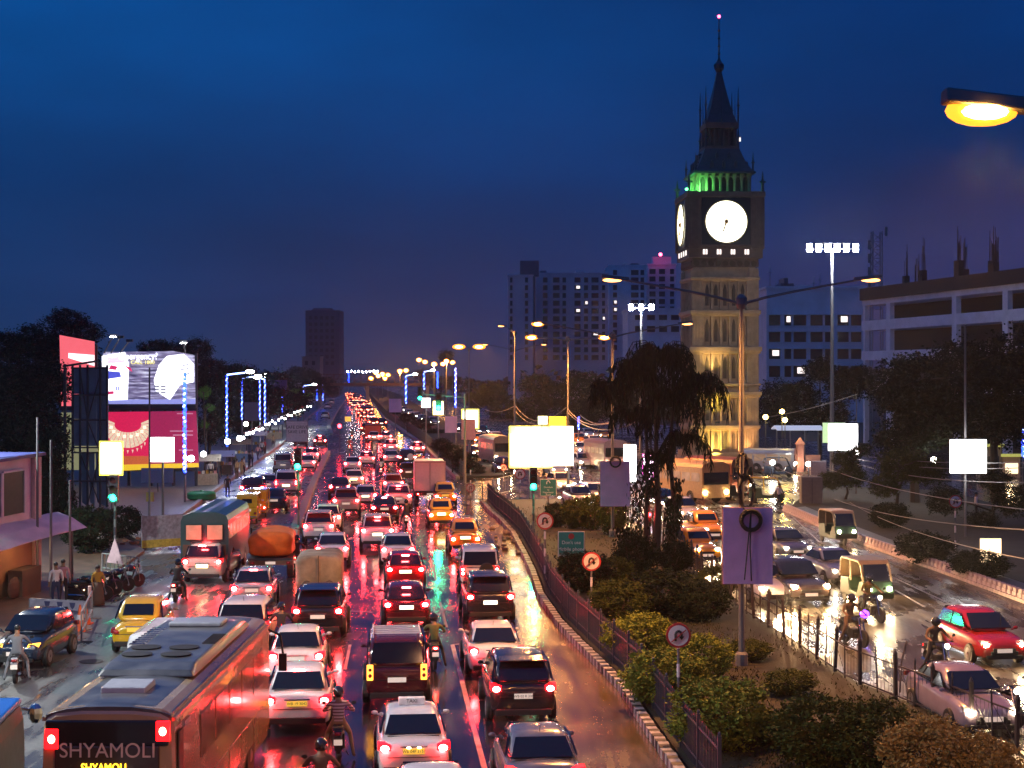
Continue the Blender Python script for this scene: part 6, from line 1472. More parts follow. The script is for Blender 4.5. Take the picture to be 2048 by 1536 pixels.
# ------------------------------------------------------------------ motorcycles
BIKE = Kit()
for y in (.32, 1.6):
    b = MB(); b.lathe([(.25, -.04), (.29, -.05), (.305, -.02), (.305, .02), (.29, .05), (.25, .04)], n=20, axis='X'); w = BIKE.part('wheel', b, 'tyre', loc=(0, y, .305))
    b = MB(); b.lathe([(.03, -.05), (.05, .05)], n=10, axis='X')
    for k in range(6): a = k * math.pi / 3; b.bar((0, 0, 0), (0, .26 * math.cos(a), .26 * math.sin(a)), .02)
    b.lathe([(.235, -.03), (.255, .03)], n=18, axis='X'); BIKE.part('rim', b, 'chrome', w)
b = MB(); b.bar((0, .5, .72), (0, 1.35, .85), .08); b.bar((0, .6, .3), (0, 1.2, .35), .2, .18); b.bar((0, 1.35, .85), (0, 1.2, .35), .06); b.bar((0, .32, .3), (0, .7, .4), .05); b.box((0, .95, .42), (.28, .35, .3)); BIKE.part('frame', b, 'black', bevel=.02)
b = MB(); b.ell((0, 1.08, .88), (.15, .3, .14), 12, 8); BIKE.part('fuel_tank', b, 'paint', smooth=True)
b = MB(); b.side([(.12, .78), (.2, .86), (.8, .84), (.85, .76), (.5, .7)], -.14, .14); BIKE.part('seat', b, 'black', bevel=.04)
b = MB(); b.side([(.02, .6), (.05, .82), (.3, .78), (.42, .6)], -.1, .1); BIKE.part('tail_fairing', b, 'paint', bevel=.03)
for sx in (-.07, .07): b = MB(); b.cyl((sx, 1.6, .31), (sx, 1.38, 1.0), .025, .03, 8); BIKE.part('fork', b, 'chrome')
b = MB(); b.tube([(-.36, 1.22, 1.02), (-.2, 1.32, 1.05), (.2, 1.32, 1.05), (.36, 1.22, 1.02)], .016, 6); BIKE.part('handlebar', b, 'black')
for sx in (-1, 1):
    b = MB(); b.bar((sx * .28, 1.26, 1.04), (sx * .34, 1.22, 1.2), .012); b.ell((sx * .36, 1.22, 1.23), (.065, .015, .045), 8, 5); BIKE.part('mirror', b, 'black')
b = MB(); b.cyl((.14, .1, .34), (.14, .75, .28), .05, .03, 8); BIKE.part('exhaust', b, 'chrome')
b = MB(); b.side([(-.02, .34), (-.02, .5), (.1, .62), (.34, .66), (.34, .62), (.12, .58), (.02, .48), (.02, .34)], -.07, .07); BIKE.part('rear_mudguard', b, 'black')
b = MB(); b.box((0, .0, .74), (.16, .06, .08)); tl = BIKE.part('tail_light', b, 'tail', bevel=.015)
b = MB(); b.ell((0, -.03, .74), (.06, .025, .035), 8, 5); BIKE.part('bulb', b, 'core', tl, smooth=True)
b = MB(); b.box((0, -.04, .55), (.2, .02, .13)); BIKE.part('number_plate', b, 'plate')
b = MB(); b.ell((0, 1.5, .95), (.09, .07, .09), 10, 6); hl = BIKE.part('headlight', b, 'black', smooth=True)
b = MB(); b.ell((0, 1.545, .95), (.075, .05, .075), 10, 6); BIKE.part('bulb', b, 'head', hl, smooth=True)
b = MB(); b.bar((.1, .75, .3), (.24, .7, .08), .02); BIKE.part('side_stand', b, 'black')
M_bigcore = mat('bike_bulb', (.8, .1, .1), .3, emit=(1, .05, .03), es=80)
def bike(label, px, py, colour='black', rider=None, heading=5.2, lit=1, front=False, name='motorcycle', group='motorcycles', rkind='foot', lean=0, p=None):
    p = p or G(px, py, 0); rz = R(heading) + (math.pi if front else 0)
    if front: p = p - Vector((-math.sin(rz), math.cos(rz), 0)) * 1.9
    t = thing(name, label, 'motorcycle', (p.x, p.y, .01), rz, group); t.rotation_euler.y = R(lean)
    BIKE.put(t, dict(tyre=M_black, chrome=M_chrome, black=M_black, paint=P[colour], tail=M_tail if lit else M_tailoff, core=M_bigcore if lit else M_coreoff, plate=M_plw, head=M_headwhite if front and lit else M_headoff))
    if rider:
        q = p + Vector((-math.sin(rz), math.cos(rz), 0)) * .62
        person(rider[0], (q.x, q.y, .02), rkind, rider[1], rider[2], rz, helmet=rider[3] if len(rider) > 3 else True)
    return t
bike('motorcycle ridden by the man in the striped shirt, near the bottom', 676, 1532, 'black', ('rider in a striped shirt and tan trousers seen from behind', 'striped', 'tan'), lit=0)
bike('motorcycle with round red lamp right of the roof rack van', 871, 1345, 'black', ('rider in an olive jacket beside the roof rack van', 'olive', 'dark'), heading=7)
bike('motorcycle on the wet service road with a glowing red tail', 347, 1208, 'black', ('rider in black with helmet alone on the service road', 'dark', 'dark'), heading=-2)
bike('motorcycle standing among cars left of the box truck', 778, 975, 'black', ('dark clad rider astride between white cars', 'dark', 'dark', False))
bike('motorcycle with bright lamp behind the white estate car', 813, 1058, 'black', ('dark clad rider close behind the white estate car', 'dark', 'navy'))
bike('motorcycle glowing red left of the white lit sedans', 762, 955, 'red', ('rider in white amid the far red glow', 'white', 'dark'))
bike('motorcycle with orange lamps out in the bus lane', 699, 905, 'red', ('rider in orange light out in the bus lane', 'red', 'dark'))
bike('motorcycle just ahead of the one in the bus lane', 704, 884, 'black', ('second far rider out in the bus lane', 'brown', 'dark'))
bike('motorcycle cut off at the bottom, tail glowing', 640, 1665, 'red', ('rider whose head only shows at the bottom edge', 'brown', 'dark'))
bike('motorcycle half hidden behind the coach flank', 560, 1318, 'black', ('dark helmeted rider half hidden behind the coach', 'dark', 'dark'))
bike('motorcycle threading between the orange and olive trucks', 592, 1148, 'red', ('rider squeezed between the two covered trucks', 'dark', 'brown'))
bike('motorcycle behind the olive truck flank', 700, 1215, 'black', None, lit=0) if False else None
bike('oncoming motorcycle with a violet blue light', 1736, 1300, 'black', ('bulky rider on the motorcycle with violet light', 'brown', 'brown'), front=True, heading=16, lit=0)
pv = A(1729, 1228, 55.5); b = MB(); b.ell(pv, (.16, .1, .14), 10, 6); tag(obj('violet_light', b, mat('violet_led', (.2, .05, 1), .4, emit=(.16, .02, 1), es=12), smooth=True), 'violet blue light glowing on the oncoming motorcycle', 'light')
bike('oncoming motorcycle with its headlight beside the red hatchback', 1905, 1360, 'black', ('rider in dark helmet beside the red hatchback', 'brown', 'dark'), front=True, heading=10)
bike('oncoming motorcycle just inside the right edge, its headlight glaring', 2046, 1462, 'black', None, front=True, heading=8)
bike('oncoming motorcycle right of the second rickshaw', 1770, 1250, 'black', ('blurred rider right of the lower oncoming rickshaw', 'olive', 'dark'), front=True, heading=16)
for i, (px, py, h_, l) in enumerate(((155, 1195, -60, 'parked motorcycle nearest the barricade banner'), (185, 1190, -50, 'parked motorcycle behind the woman in the sari'), (215, 1182, -40, 'parked motorcycle by the blank triangular board'), (130, 1205, -70, 'parked motorcycle half behind the poles'))):
    bike(l, px, py, 'black', None, heading=h_, lit=0, lean=6, group='motorcycles parked by the kiosk')
bike('grey motorcycle at the bottom left beside the blue hatchback', 28, 1372, 'silver', ('man with greying hair on the grey motorcycle', 'grey', 'grey', False), heading=10, lit=0)

# people on foot
person('woman in a mustard sari carrying a printed bag', G(196, 1212), 'sari', 'yellow', 'brown', R(200))
for px, py, k, top, leg, l in ((126, 1215, 'stand', 'pink', 'dark', 'person in a pinkish shirt behind the barricade banner'), (112, 1222, 'stand', 'white', 'navy', 'person in white seated low by the kiosk poles'), (455, 1000, 'stand', 'dark', 'dark', 'dark figure standing at the kerb by the teal bus'),
                               (1557, 1018, 'walk', 'white', 'dark', 'person in a white shirt crossing by the green yellow rickshaw'), (1952, 1040, 'stand', 'white', 'dark', 'person in a pale shirt in the dark garden'), (1148, 1060, 'stand', 'grey', 'dark', 'person standing beside the striped signal post'),
                               (474, 962, 'stand', 'tan', 'brown', 'person in tan nearest the white stall sheet'), (483, 960, 'walk', 'tan', 'khaki', 'person in tan walking beside another'), (488, 955, 'stand', 'white', 'dark', 'person in pale shirt right of the pair in tan'),
                               (499, 942, 'stand', 'dark', 'dark', 'dark clad person under the white lamps'), (505, 938, 'stand', 'khaki', 'dark', 'person in khaki under the white lamps'), (516, 925, 'walk', 'pink', 'navy', 'person in pink walking by the lamp row'),
                               (524, 915, 'stand', 'white', 'dark', 'person in white at the middle of the lamp row'), (530, 912, 'stand', 'red', 'dark', 'person in red by the lamp row'), (440, 958, 'stand', 'brown', 'dark', 'person in brown behind the white stall sheet'), (432, 962, 'walk', 'grey', 'navy', 'person in grey left of the white stall sheet'),
                               (421, 965, 'stand', 'white', 'dark', 'person in pale clothes beside the yellow banner'), (546, 900, 'stand', 'khaki', 'dark', 'far person near the end of the lamp row'), (460, 940, 'stand', 'brown', 'brown', 'person in brown under the blue strung lamp'), (468, 945, 'stand', 'olive', 'dark', 'person in olive under the blue strung lamp'),
                               (744, 905, 'stand', 'dark', 'dark', 'dark figure standing beside the far red bus'), (1940, 958, 'stand', 'red', 'dark', 'person in red by the far shops'), (1960, 955, 'walk', 'pink', 'dark', 'person in pink by the far shops'), (1975, 952, 'stand', 'white', 'dark', 'person in white by the far shops')):
    g = G(px, py); g.z = .16 if px < 560 else .02
    person(l, g, k, top, leg, random.uniform(0, 6.28), group='people on foot')

# ------------------------------------------------------------------ auto rickshaws
RK_ = Kit()
b = MB(); b.side([(0, .42), (.02, .95), (.9, 1.0), (1.0, .55), (1.7, .5), (1.95, .95), (2.35, 1.0), (2.6, .6), (2.55, .35), (1.4, .28), (0, .3)], -.62, .62); RK_.part('body', b, 'paint', bevel=.05)
b = MB(); b.side([(-.02, .95), (.02, 1.62), (.2, 1.74), (1.9, 1.74), (2.05, 1.6), (2.02, 1.55), (1.85, 1.66), (.25, 1.66), (.12, 1.58), (.08, .95)], -.64, .64); RK_.part('canopy', b, 'hood', bevel=.04)
b = MB(); b.box((0, -.03, 1.34), (.62, .03, .26)); RK_.part('rear_window', b, 'glass', bevel=.02)
b = MB(); b.add([(-.5, 2.36, 1.0), (.5, 2.36, 1.0), (.48, 2.07, 1.6), (-.48, 2.07, 1.6), (-.5, 2.33, 1.0), (.5, 2.33, 1.0), (.48, 2.04, 1.6), (-.48, 2.04, 1.6)], [(1, 0, 3, 2), (4, 5, 6, 7), (0, 1, 5, 4), (2, 3, 7, 6), (1, 2, 6, 5), (3, 0, 4, 7)]); RK_.part('windscreen', b, 'glass')
for sx in (-1, 1):
    b = MB(); b.bar((sx * .6, 2.34, .98), (sx * .58, 2.04, 1.64), .06); b.bar((sx * .6, 1.1, .9), (sx * .6, 1.05, 1.68), .05); RK_.part('pillar', b, 'hood')
    b = MB(); b.box((sx * .5, -.02, .62), (.16, .05, .12)); tl = RK_.part('tail_light', b, 'tail'); b = MB(); b.ell((sx * .5, -.05, .62), (.05, .02, .04), 8, 5); RK_.part('bulb', b, 'core', tl, smooth=True)
    b = MB(); b.lathe([(.2, -.05), (.24, 0), (.2, .05)], n=14, axis='X'); RK_.part('wheel', b, 'tyre', loc=(sx * .55, .4, .22))
    b = MB(); b.ell((sx * .42, 2.57, .72), (.09, .05, .09), 10, 6); RK_.part('headlight', b, 'head', smooth=True)
b = MB(); b.lathe([(.2, -.05), (.24, 0), (.2, .05)], n=14, axis='X'); RK_.part('wheel', b, 'tyre', loc=(0, 2.3, .22))
b = MB(); b.box((0, -.03, .8), (.5, .02, .14)); b2 = RK_.part('number_plate', b, 'plate')
b = MB(); b.box((0, -.04, .42), (1.2, .06, .06)); RK_.part('bumper', b, 'chrome')
CRM = mat('rickshaw_hood', (.35, .27, .16), .5)
def rick(label, px, py, body='yellow', hood='yellow', heading=5.2, front=False, head=None, lit=0):
    p = G(px, py); rz = R(heading) + (math.pi if front else 0)
    if front: p = p - Vector((-math.sin(rz), math.cos(rz), 0)) * 2.6
    t = thing('auto_rickshaw', label, 'rickshaw', (p.x, p.y, .012), rz, 'auto rickshaws')
    RK_.put(t, dict(paint=P[body] if body in P else body, hood=P[hood] if hood in P else hood, glass=M_glass, tail=M_tail if lit else M_tailoff, core=M_core if lit else M_coreoff, tyre=M_black, head=head or M_headoff, plate=M_plw, chrome=M_chrome)); t.scale = (1, 1, 1.05); return t
M_rg = mat('rickshaw_green', (.02, .05, .03), .4)
o = rick('yellow rickshaw with white lettering patches on its back', 513, 1036, heading=3, lit=1)
for k in range(7): b = MB(); b.box((-.42 + .14 * k, -.035, 1.08 + .02 * (k % 2)), (.09, .02, .09)); obj('printed_mark', b, M_swhite, o)
rick('yellow rickshaw squeezed against the teal bus side', 494, 1048, heading=3)
rick('oncoming rickshaw with cream roof, upper of the two', 1694, 1092, M_rg, CRM, 10, True, M_headon)
rick('oncoming rickshaw with cream roof, lower of the two', 1760, 1218, M_rg, CRM, 10, True, M_headwhite)
rick('rickshaw with green body and yellow hood crossing below the tower', 1570, 1005, M_rg, 'yellow', 80, True)
rick('rickshaw in the junction left of the crossing one', 1518, 1000, M_rg, P['brown'], 80, True)
rick('far rickshaw with yellow top near the crossing', 1585, 955, 'dark', 'dark', 85, True)

# ------------------------------------------------------------------ coaches, buses and trucks
def wheels(t, W_, ys, r=.48):
    for y in ys:
        for sx in (-1, 1):
            b = MB(); b.lathe([(r * .6, -.14), (r * .95, -.14), (r, -.1), (r, .1), (r * .95, .14), (r * .6, .14)], n=20, axis='X'); w = obj('wheel', b, M_black, t, loc=(sx * (W_ / 2 - .14), y, r))
            b = MB(); b.lathe([(r * .62, 0), (r * .5, sx * .1), (.1, sx * .16)] if sx > 0 else [(.1, -.16), (r * .5, -.1), (r * .62, 0)], n=14, axis='X'); obj('hub', b, M_hub, w)
def lights(t, pos, sz=(.2, .06, .3), m=M_tail, core=M_core, name='tail_light'):
    for x, y, z in pos:
        b = MB(); b.box((x, y, z), sz); l = obj(name, b, m, t, bevel=.02)
        b = MB(); b.ell((x, y - .035, z), (sz[0] * .27, .03, sz[2] * .22), 10, 6); obj('bulb', b, core, l, smooth=True)
# the silver coach
M_coach = mat('coach_silver_brown', (.36, .25, .15), .25, coat=.7, var=.15, scale=1.2, bump=.06, bscale=3)
M_roof = mat('coach_roof_wet', (.10, .10, .11), .3, coat=.5, var=.35, scale=1.5, bump=.05, bscale=4)
CL_, CW, CHt = 10.9, 2.5, 3.25
cp = A(214, 1500, 27.9); co = thing('coach', 'silver brown coach with dark roof seen from behind, lettered across its back', 'coach', (A(215, 0, 28).x, 28.0, .01), R(-.3)); co.scale = (.95, 1, 1)
w2 = CW / 2
def csec(y, z=CHt, w=w2): 
    half = [(w * .96, .35), (w, .7), (w, 2.2), (w * .985, z - .35), (w * .93, z - .1), (w * .8, z - .02), (w * .4, z + .03)]
    return [(x, y, q) for x, q in half] + [(-x, y, q) for x, q in half[::-1]]
b = MB(); b.loft([csec(0, CHt - .12, w2 * .97), csec(.12), csec(CL_ - .3), csec(CL_, CHt - .25, w2 * .96)]); body = obj('body', b, M_coach, co)
for p in body.data.polygons: p.use_smooth = False
b = MB()
for i in range(-6, 6):
    pass
secs = []
for y, dz in ((.05, 0), (.3, .02), (CL_ - .5, .02), (CL_ - .1, -.04)):
    secs.append([(x, y, CHt + .035 - .16 * (abs(x) / (w2 * .95)) ** 3 + dz) for x in (-1.17, -1.05, -.8, -.4, 0, .4, .8, 1.05, 1.17)] + [(x, y, CHt - .2) for x in (1.17, -1.17)])
b = MB(); b.loft(secs); obj('roof', b, M_roof, co, smooth=False)
b = MB(); b.side([(2.8, 0), (2.95, .12), (3.4, .2), (8.4, .24), (8.9, .18), (9.2, 0)], -1.02, 1.02); b.v = [(v[0] * (1 if v[2] < .05 else .9), v[1], v[2] + CHt + .03) for v in b.v]; ac = obj('air_conditioner', b, M_roof, co, bevel=.05)
b = MB(); b.box((0, 7.9, CHt + .31), (1.25, .8, .1)); obj('air_intake', b, mat('ac_grey', (.3, .3, .34), .3, coat=.5), ac, bevel=.03)
for i, (x, y) in enumerate(((-.5, 4.1), (.34, 4.1), (-.5, 4.9), (.34, 4.9))):
    b = MB(); b.lathe([(.27, .0), (.29, .03), (.2, .035)], n=18, sx=1.15); b.v = [(v[0] + x, v[1] + y, v[2] + CHt + .235) for v in b.v]; obj('fan_grille', b, M_black, ac)
for i in range(9):
    b = MB(); b.box((.78, 5.4 + i * .14, CHt + .258), (.3, .05, .02)); obj('vent_slat', b, M_black, ac)
    b = MB(); b.box((-.8, 5.3 + i * .26, CHt + .256), (.34, .08, .025)); obj('vent_slat', b, M_chrome, ac)
b = MB(); b.side([(0, 0), (.03, .11), (.8, .13), (.85, 0)], -.46, .42); b.v = [(v[0], v[1] + 1.15, v[2] + CHt + .04) for v in b.v]; obj('roof_hatch', b, mat('hatch_grey', (.36, .36, .4), .35, coat=.4), co, bevel=.02)
b = MB(); b.box((0, -.02, CHt - .42), (2.3, .08, .46)); obj('rear_top_panel', b, mat('coach_black', (.01, .01, .012), .2, coat=.6), co, bevel=.03)
b = MB(); b.box((0, -.03, CHt - 1.05), (1.96, .06, .82)); rg = obj('rear_window', b, mat('coach_rear_glass', (.05, .04, .035), .1, coat=.6), co, bevel=.03)
M_let = mat('coach_lettering', (.62, .5, .46), .5)
text('lettering', 'SHYAMOLI', M_let, .37, rg, (.02, -.075, CHt - .73), (R(90), 0, 0), .004, sx=1.02)
M_led = mat('destination_led', (1, .6, .05), .5, emit=(1, .52, .02), es=4.5)
text('destination_lettering', 'SHYAMOLI', M_led, .21, rg, (-.05, -.08, CHt - 1.03), (R(90), 0, 0), .004, sx=.85)
text('destination_lettering', 'PARIBAHAN', M_led, .19, rg, (.05, -.08, CHt - 1.24), (R(90), 0, 0), .004, sx=.85)
lights(co, [(-1.03, -.04, CHt - .52), (1.05, -.04, CHt - .38)], (.26, .07, .36), core=M_bigcore)
b = MB(); b.box((0, -.03, 1.3), (2.3, .06, .9)); obj('engine_cover', b, M_coach, co, bevel=.03)
lights(co, [(-1.02, -.06, 1.0), (1.02, -.06, 1.0)], (.22, .06, .5), m=M_tailoff, core=M_coreoff)
for sx in (-1, 1):
    b = MB(); b.bar((sx * 1.22, .1, CHt - .2), (sx * 1.22, CL_ - .3, CHt - .2), .07); obj('rain_gutter', b, mat('coach_trim', (.5, .38, .24), .25, .6), co)
    for k in range(6):
        y0 = .75 + k * 1.5
        if k: b = MB(); b.box((sx * (w2 + .002), y0 + .72, 2.25), (.03, 1.4, .85)); obj('side_window', b, mat('coach_film', (.22, .13, .06), .2, coat=.6, var=.4, scale=2), co, bevel=.02)
        b = MB(); b.box((sx * (w2 + .004), y0 + .7, 1.0), (.02, 1.35, .6)); obj('luggage_door', b, M_coach, co, bevel=.01)
b = MB(); b.side([(.2, 0), (.24, .9), (.62, .9), (.66, 0)], 0, .04); b.v = [(v[0] + w2, v[1], v[2] + 1.9) for v in b.v]; obj('side_vent', b, M_black, co, bevel=.02)
b = MB(); b.box((w2 + .06, .75, 2.88), (.06, .5, .1)); obj('side_lamp', b, M_chrome, co)
b = MB(); b.tube([(w2 - .1, CL_ + .05, CHt - .35), (w2 + .22, CL_ + .1, CHt - .5), (w2 + .3, CL_ + .05, CHt - .95)], .03, 6); b.box((w2 + .3, CL_, CHt - 1.15), (.2, .08, .42)); obj('wing_mirror', b, M_black, co)
wheels(co, CW, (2.2, 8.0), .5)
# blue roofed bus at the lower left
bb_ = thing('bus', 'bus with a bright blue roof cut by the bottom left corner', 'bus', (-9.75, 22.1, .01), R(6))
b = MB(); b.loft([csec(0, 2.95), csec(8, 2.95)]); obj('body', b, mat('bus_dark_body', (.06, .06, .05), .4), bb_)
b = MB(); b.side([(-.02, 2.88), (0, 3.02), (8, 3.02), (8.02, 2.88)], -1.2, 1.2); obj('roof', b, mat('bus_blue_roof', (.01, .10, .42), .3, coat=.6), bb_, bevel=.06)
b = MB(); b.box((.1, -.02, 2.2), (1.8, .06, .8)); obj('rear_window', b, M_glass, bb_, bevel=.03)
b = MB(); b.bar((1.22, .05, .5), (1.22, .05, 2.9), .09); obj('corner_strip', b, M_chrome, bb_)
b = MB(); b.ell((1.45, 8.0, 2.7), (.14, .08, .2), 8, 6); b.bar((1.2, 8, 2.8), (1.45, 8, 2.75), .04); obj('wing_mirror', b, M_chrome, bb_)
wheels(bb_, 2.5, (1.5, 6.8))
# teal bus
gb = G(408, 1165); M_teal = mat('bus_teal', (.012, .07, .075), .35, coat=.4)
tb_ = thing('bus', 'dark teal bus with two pale rear windows and a pale roof', 'bus', (A(409, 0, 70).x, 70, .01), R(2.5)); tb_.scale = (.86, 1, 1)
def bsec(y, W_=2.45, Ht=3.0, up=.12):
    w = W_ / 2; half = [(w, .45), (w, Ht - .3), (w * .9, Ht - .06), (w * .5, Ht + up * .7)]; return [(x, y, q) for x, q in half] + [(-x, y, q) for x, q in half[::-1]]
b = MB(); b.loft([bsec(0), bsec(7.5)]); obj('body', b, M_teal, tb_)
b = MB(); b.loft([[(x, y, 3.1 - .22 * (x / 1.2) ** 2 + d) for x in (-1.1, -.7, 0, .7, 1.1)] + [(x, y, 2.85) for x in (1.1, -1.1)] for y, d in ((.15, 0), (7.4, 0))]); obj('roof', b, mat('bus_roof_pale', (.34, .38, .48), .3, coat=.5, var=.3, scale=.8), tb_)
M_pane = mat('glowing_pane', (.35, .25, .18), .25, emit=(1, .62, .36), es=.14, var=.3, scale=1.5)  # panes given a faint warm glow of their own
for x in (-.54, .54): b = MB(); b.box((x, -.03, 2.2), (.86, .05, .72)); f = obj('window_frame', b, M_black, tb_, bevel=.05); b = MB(); b.box((x, -.065, 2.2), (.78, .03, .64)); obj('rear_window', b, M_pane, f, bevel=.03)
for k in range(6):
    b = MB(); b.box((1.235, .8 + k * 1.15, 2.2), (.03, .95, .62)); obj('side_window', b, M_pane, tb_)
b = MB(); b.box((0, -.03, 1.4), (2.2, .04, .5)); obj('rear_panel', b, M_brown, tb_)
lights(tb_, [(-1.05, -.03, .9), (1.05, -.03, .9)], m=M_tailoff, core=M_coreoff); wheels(tb_, 2.45, (1.6, 6))
# covered trucks
def truck(name, label, px, Y, heading, W_, L_, z0, z1, cover, cabm, arch=.15, lit=True, flatb=False, kind='tarp'):
    t = thing(name, label, 'truck', (A(px, 0, Y).x, Y, .01), R(heading)); w = W_ / 2
    b = MB(); b.box((0, L_ / 2, z0 - .1), (W_, L_, .14)); b.bar((-.4, 0, z0 - .25), (-.4, L_ + 1.5, z0 - .25), .12); b.bar((.4, 0, z0 - .25), (.4, L_ + 1.5, z0 - .25), .12); obj('chassis', b, M_dark, t)
    secs = []; rd = random.Random(int(px)); n = 9
    for i in range(n):
        y = L_ * i / (n - 1); s = []
        for k in range(13):
            a = k / 12
            if kind == 'box': pts = [(-w, z0), (-w, z1), (w, z1), (w, z0)]
            if a < .3: x, z = -w, z0 + (z1 - arch - z0) * a / .3
            elif a > .7: x, z = w, z0 + (z1 - arch - z0) * (1 - a) / .3
            else: q = (a - .3) / .4 * math.pi; x, z = -w * math.cos(q), z1 - arch + arch * math.sin(q)
            j = 0 if kind == 'box' else .035
            bulge = 0 if kind != 'bulge' else .12 * math.sin((z - z0) / (z1 - z0) * math.pi)
            s.append((x * (1 + bulge) + rd.gauss(0, j), y + rd.gauss(0, j * .6), z + rd.gauss(0, j)))
        secs.append(s)
    b = MB(); b.loft(secs); obj('cargo_cover' if kind != 'box' else 'cargo_box', b, cover, t, smooth=kind != 'box', sub=0 if kind == 'box' else 2)
    if kind == 'box':
        b = MB(); b.box((0, -.03, (z0 + z1) / 2 - .03), (.03, .04, z1 - z0 - .2)); obj('door_seam', b, M_grey, t)
        for x in (-w, w): b = MB(); b.box((x, -.02, (z0 + z1) / 2), (.06, .08, z1 - z0)); obj('corner_post', b, cabm, t)
        b = MB(); b.box((0, -.04, z1 - .04), (W_ + .06, .12, .12)); obj('roof_edge', b, cabm, t)
    b = MB(); b.side([(L_ + .15, z0 - .3), (L_ + .15, z1 - .4), (L_ + 1.1, z1 - .45), (L_ + 1.5, z0 + .4), (L_ + 1.55, z0 - .3)], -w * .92, w * .92); obj('cab', b, cabm, t, bevel=.08)
    b = MB(); b.box((0, -.08, z0 - .22), (W_, .08, .2)); obj('tail_board', b, M_brown, t)
    for sx in (-1, 1): b = MB(); b.box((sx * (w + .18), L_ + 1.0, z0 + .8), (.08, .05, .3)); b.bar((sx * w * .9, L_ + 1, z0 + .9), (sx * (w + .18), L_ + 1, z0 + .85), .03); obj('mirror', b, M_black, t)
    lights(t, [(-w * .8, -.12, z0 - .22), (w * .8, -.12, z0 - .22)], (.18, .05, .12), m=M_tail if lit else M_tailoff, core=M_core if lit else M_coreoff)
    b = MB(); b.box((0, -.13, z0 - .22), (.45, .02, .12)); obj('number_plate', b, M_plw, t)
    wheels(t, W_ * .98, (L_ * .25, L_ + .7), .38); return t
M_tarp = mat('orange_tarpaulin', (.88, .17, .008), .6, var=.2, scale=2, bump=.5, bscale=5)
M_canv = mat('olive_canvas', (.42, .36, .24), .7, var=.3, scale=1.3, bump=.4, bscale=6)
truck('mini_truck', 'truck bulging under a bright orange tarpaulin', 541, 71, 5, 2.0, 3.2, .95, 2.15, M_tarp, P['orange'], arch=.3, lit=False, kind='drape')
o = truck('mini_truck', 'truck with an olive grey canvas cover and sagging flaps', 637, 61, 4.5, 1.8, 3.0, .75, 2.2, M_canv, P['cream'], arch=.18, lit=False)
b = MB(); b.bar((0, -.06, .8), (0, -.06, 2.2), .03, .02); b.ell((-.45, -.03, .95), (.22, .06, .3), 10, 6); b.ell((.42, -.03, .95), (.22, .06, .3), 10, 6); obj('cover_flap', b, mat('canvas_dark', (.10, .085, .06), .8), o)
truck('box_truck', 'plain white box truck glowing peach in the lamp light', 860, 112, 5, 2.15, 3.8, .95, 3.05, mat('box_white', (.85, .7, .62), .45, var=.06), mat('box_trim', (.6, .45, .35), .5), arch=.02, kind='box')
o = truck('mini_truck', 'small truck with a banded white bulk load by the far divider', 746, 215, 5, 2.2, 4, .9, 2.4, mat('far_truck_red', (.35, .05, .04), .5), P['maroon'], arch=.1, kind='box')
# white minibus hidden behind the coach
mb_ = thing('minibus', 'white minibus roof between the yellow cab and the coach', 'minibus', (A(303, 0, 45.8).x, 45.8, .01), R(2))
b = MB(); b.loft([bsec(0, 1.4, 1.58, .05), bsec(.15, 1.46, 1.66, .06), bsec(2.9, 1.46, 1.66, .06), bsec(3.25, 1.35, 1.4, .05)]); obj('body', b, P['white'], mb_, bevel=.06)
for x in (-.42, 0, .42): b = MB(); b.box((x, -.02, 1.22), (.26, .06, .42)); obj('rear_window', b, M_glass, mb_, bevel=.03)
wheels(mb_, 1.44, (.6, 2.6), .28)
# oncoming buses
def front_bus(label, px, Y, heading, W_, L_, Ht, m, band=None):
    t = thing('bus', label, 'bus', (A(px, 0, Y).x, Y, .01), R(180 + heading)); 
    b = MB(); b.loft([bsec(-L_, W_, Ht), bsec(0, W_, Ht)]); obj('body', b, m, t)
    b = MB(); b.box((0, .02, Ht * .63), (W_ * .88, .06, Ht * .3)); obj('windscreen', b, M_glass, t, bevel=.05)
    for sx in (-1, 1):
        for k in range(int(L_ / 1.2)): b = MB(); b.box((sx * W_ / 2, -.8 - k * 1.2, Ht * .66), (.04, 1.0, .6)); obj('side_window', b, M_pane, t)
        b = MB(); b.ell((sx * W_ * .38, .03, .85), (.14, .05, .12), 10, 6); obj('headlight', b, M_headwhite, t, smooth=True)
    if band: b = MB(); b.box((0, .03, Ht * .88), (W_ * .8, .06, .25)); obj('destination_board', b, band, t)
    wheels(t, W_, (-1.5, -L_ + 1.5)); return t
front_bus('orange lit bus beyond the drooping tree, right of its trunk', 1432, 112, 28, 2.4, 6.5, 2.9, mat('bus_ochre', (.5, .3, .12), .4))
front_bus('dark red bus partly behind the purple board top', 1485, 118, 40, 2.4, 5, 2.9, mat('bus_dull_red', (.18, .05, .03), .4))
front_bus('far bus in the oncoming jam by the glowing billboard', 1010, 160, 16, 2.4, 6, 2.9, mat('bus_dull', (.2, .16, .14), .4))
front_bus('dark bus beyond the small pink screen', 1232, 150, 16, 2.4, 6, 2.9, mat('bus_rose', (.35, .2, .2), .4))
front_bus('parked silver van like bus in the middle of the junction', 1590, 148, 75, 2.2, 5, 2.2, P['silver'])

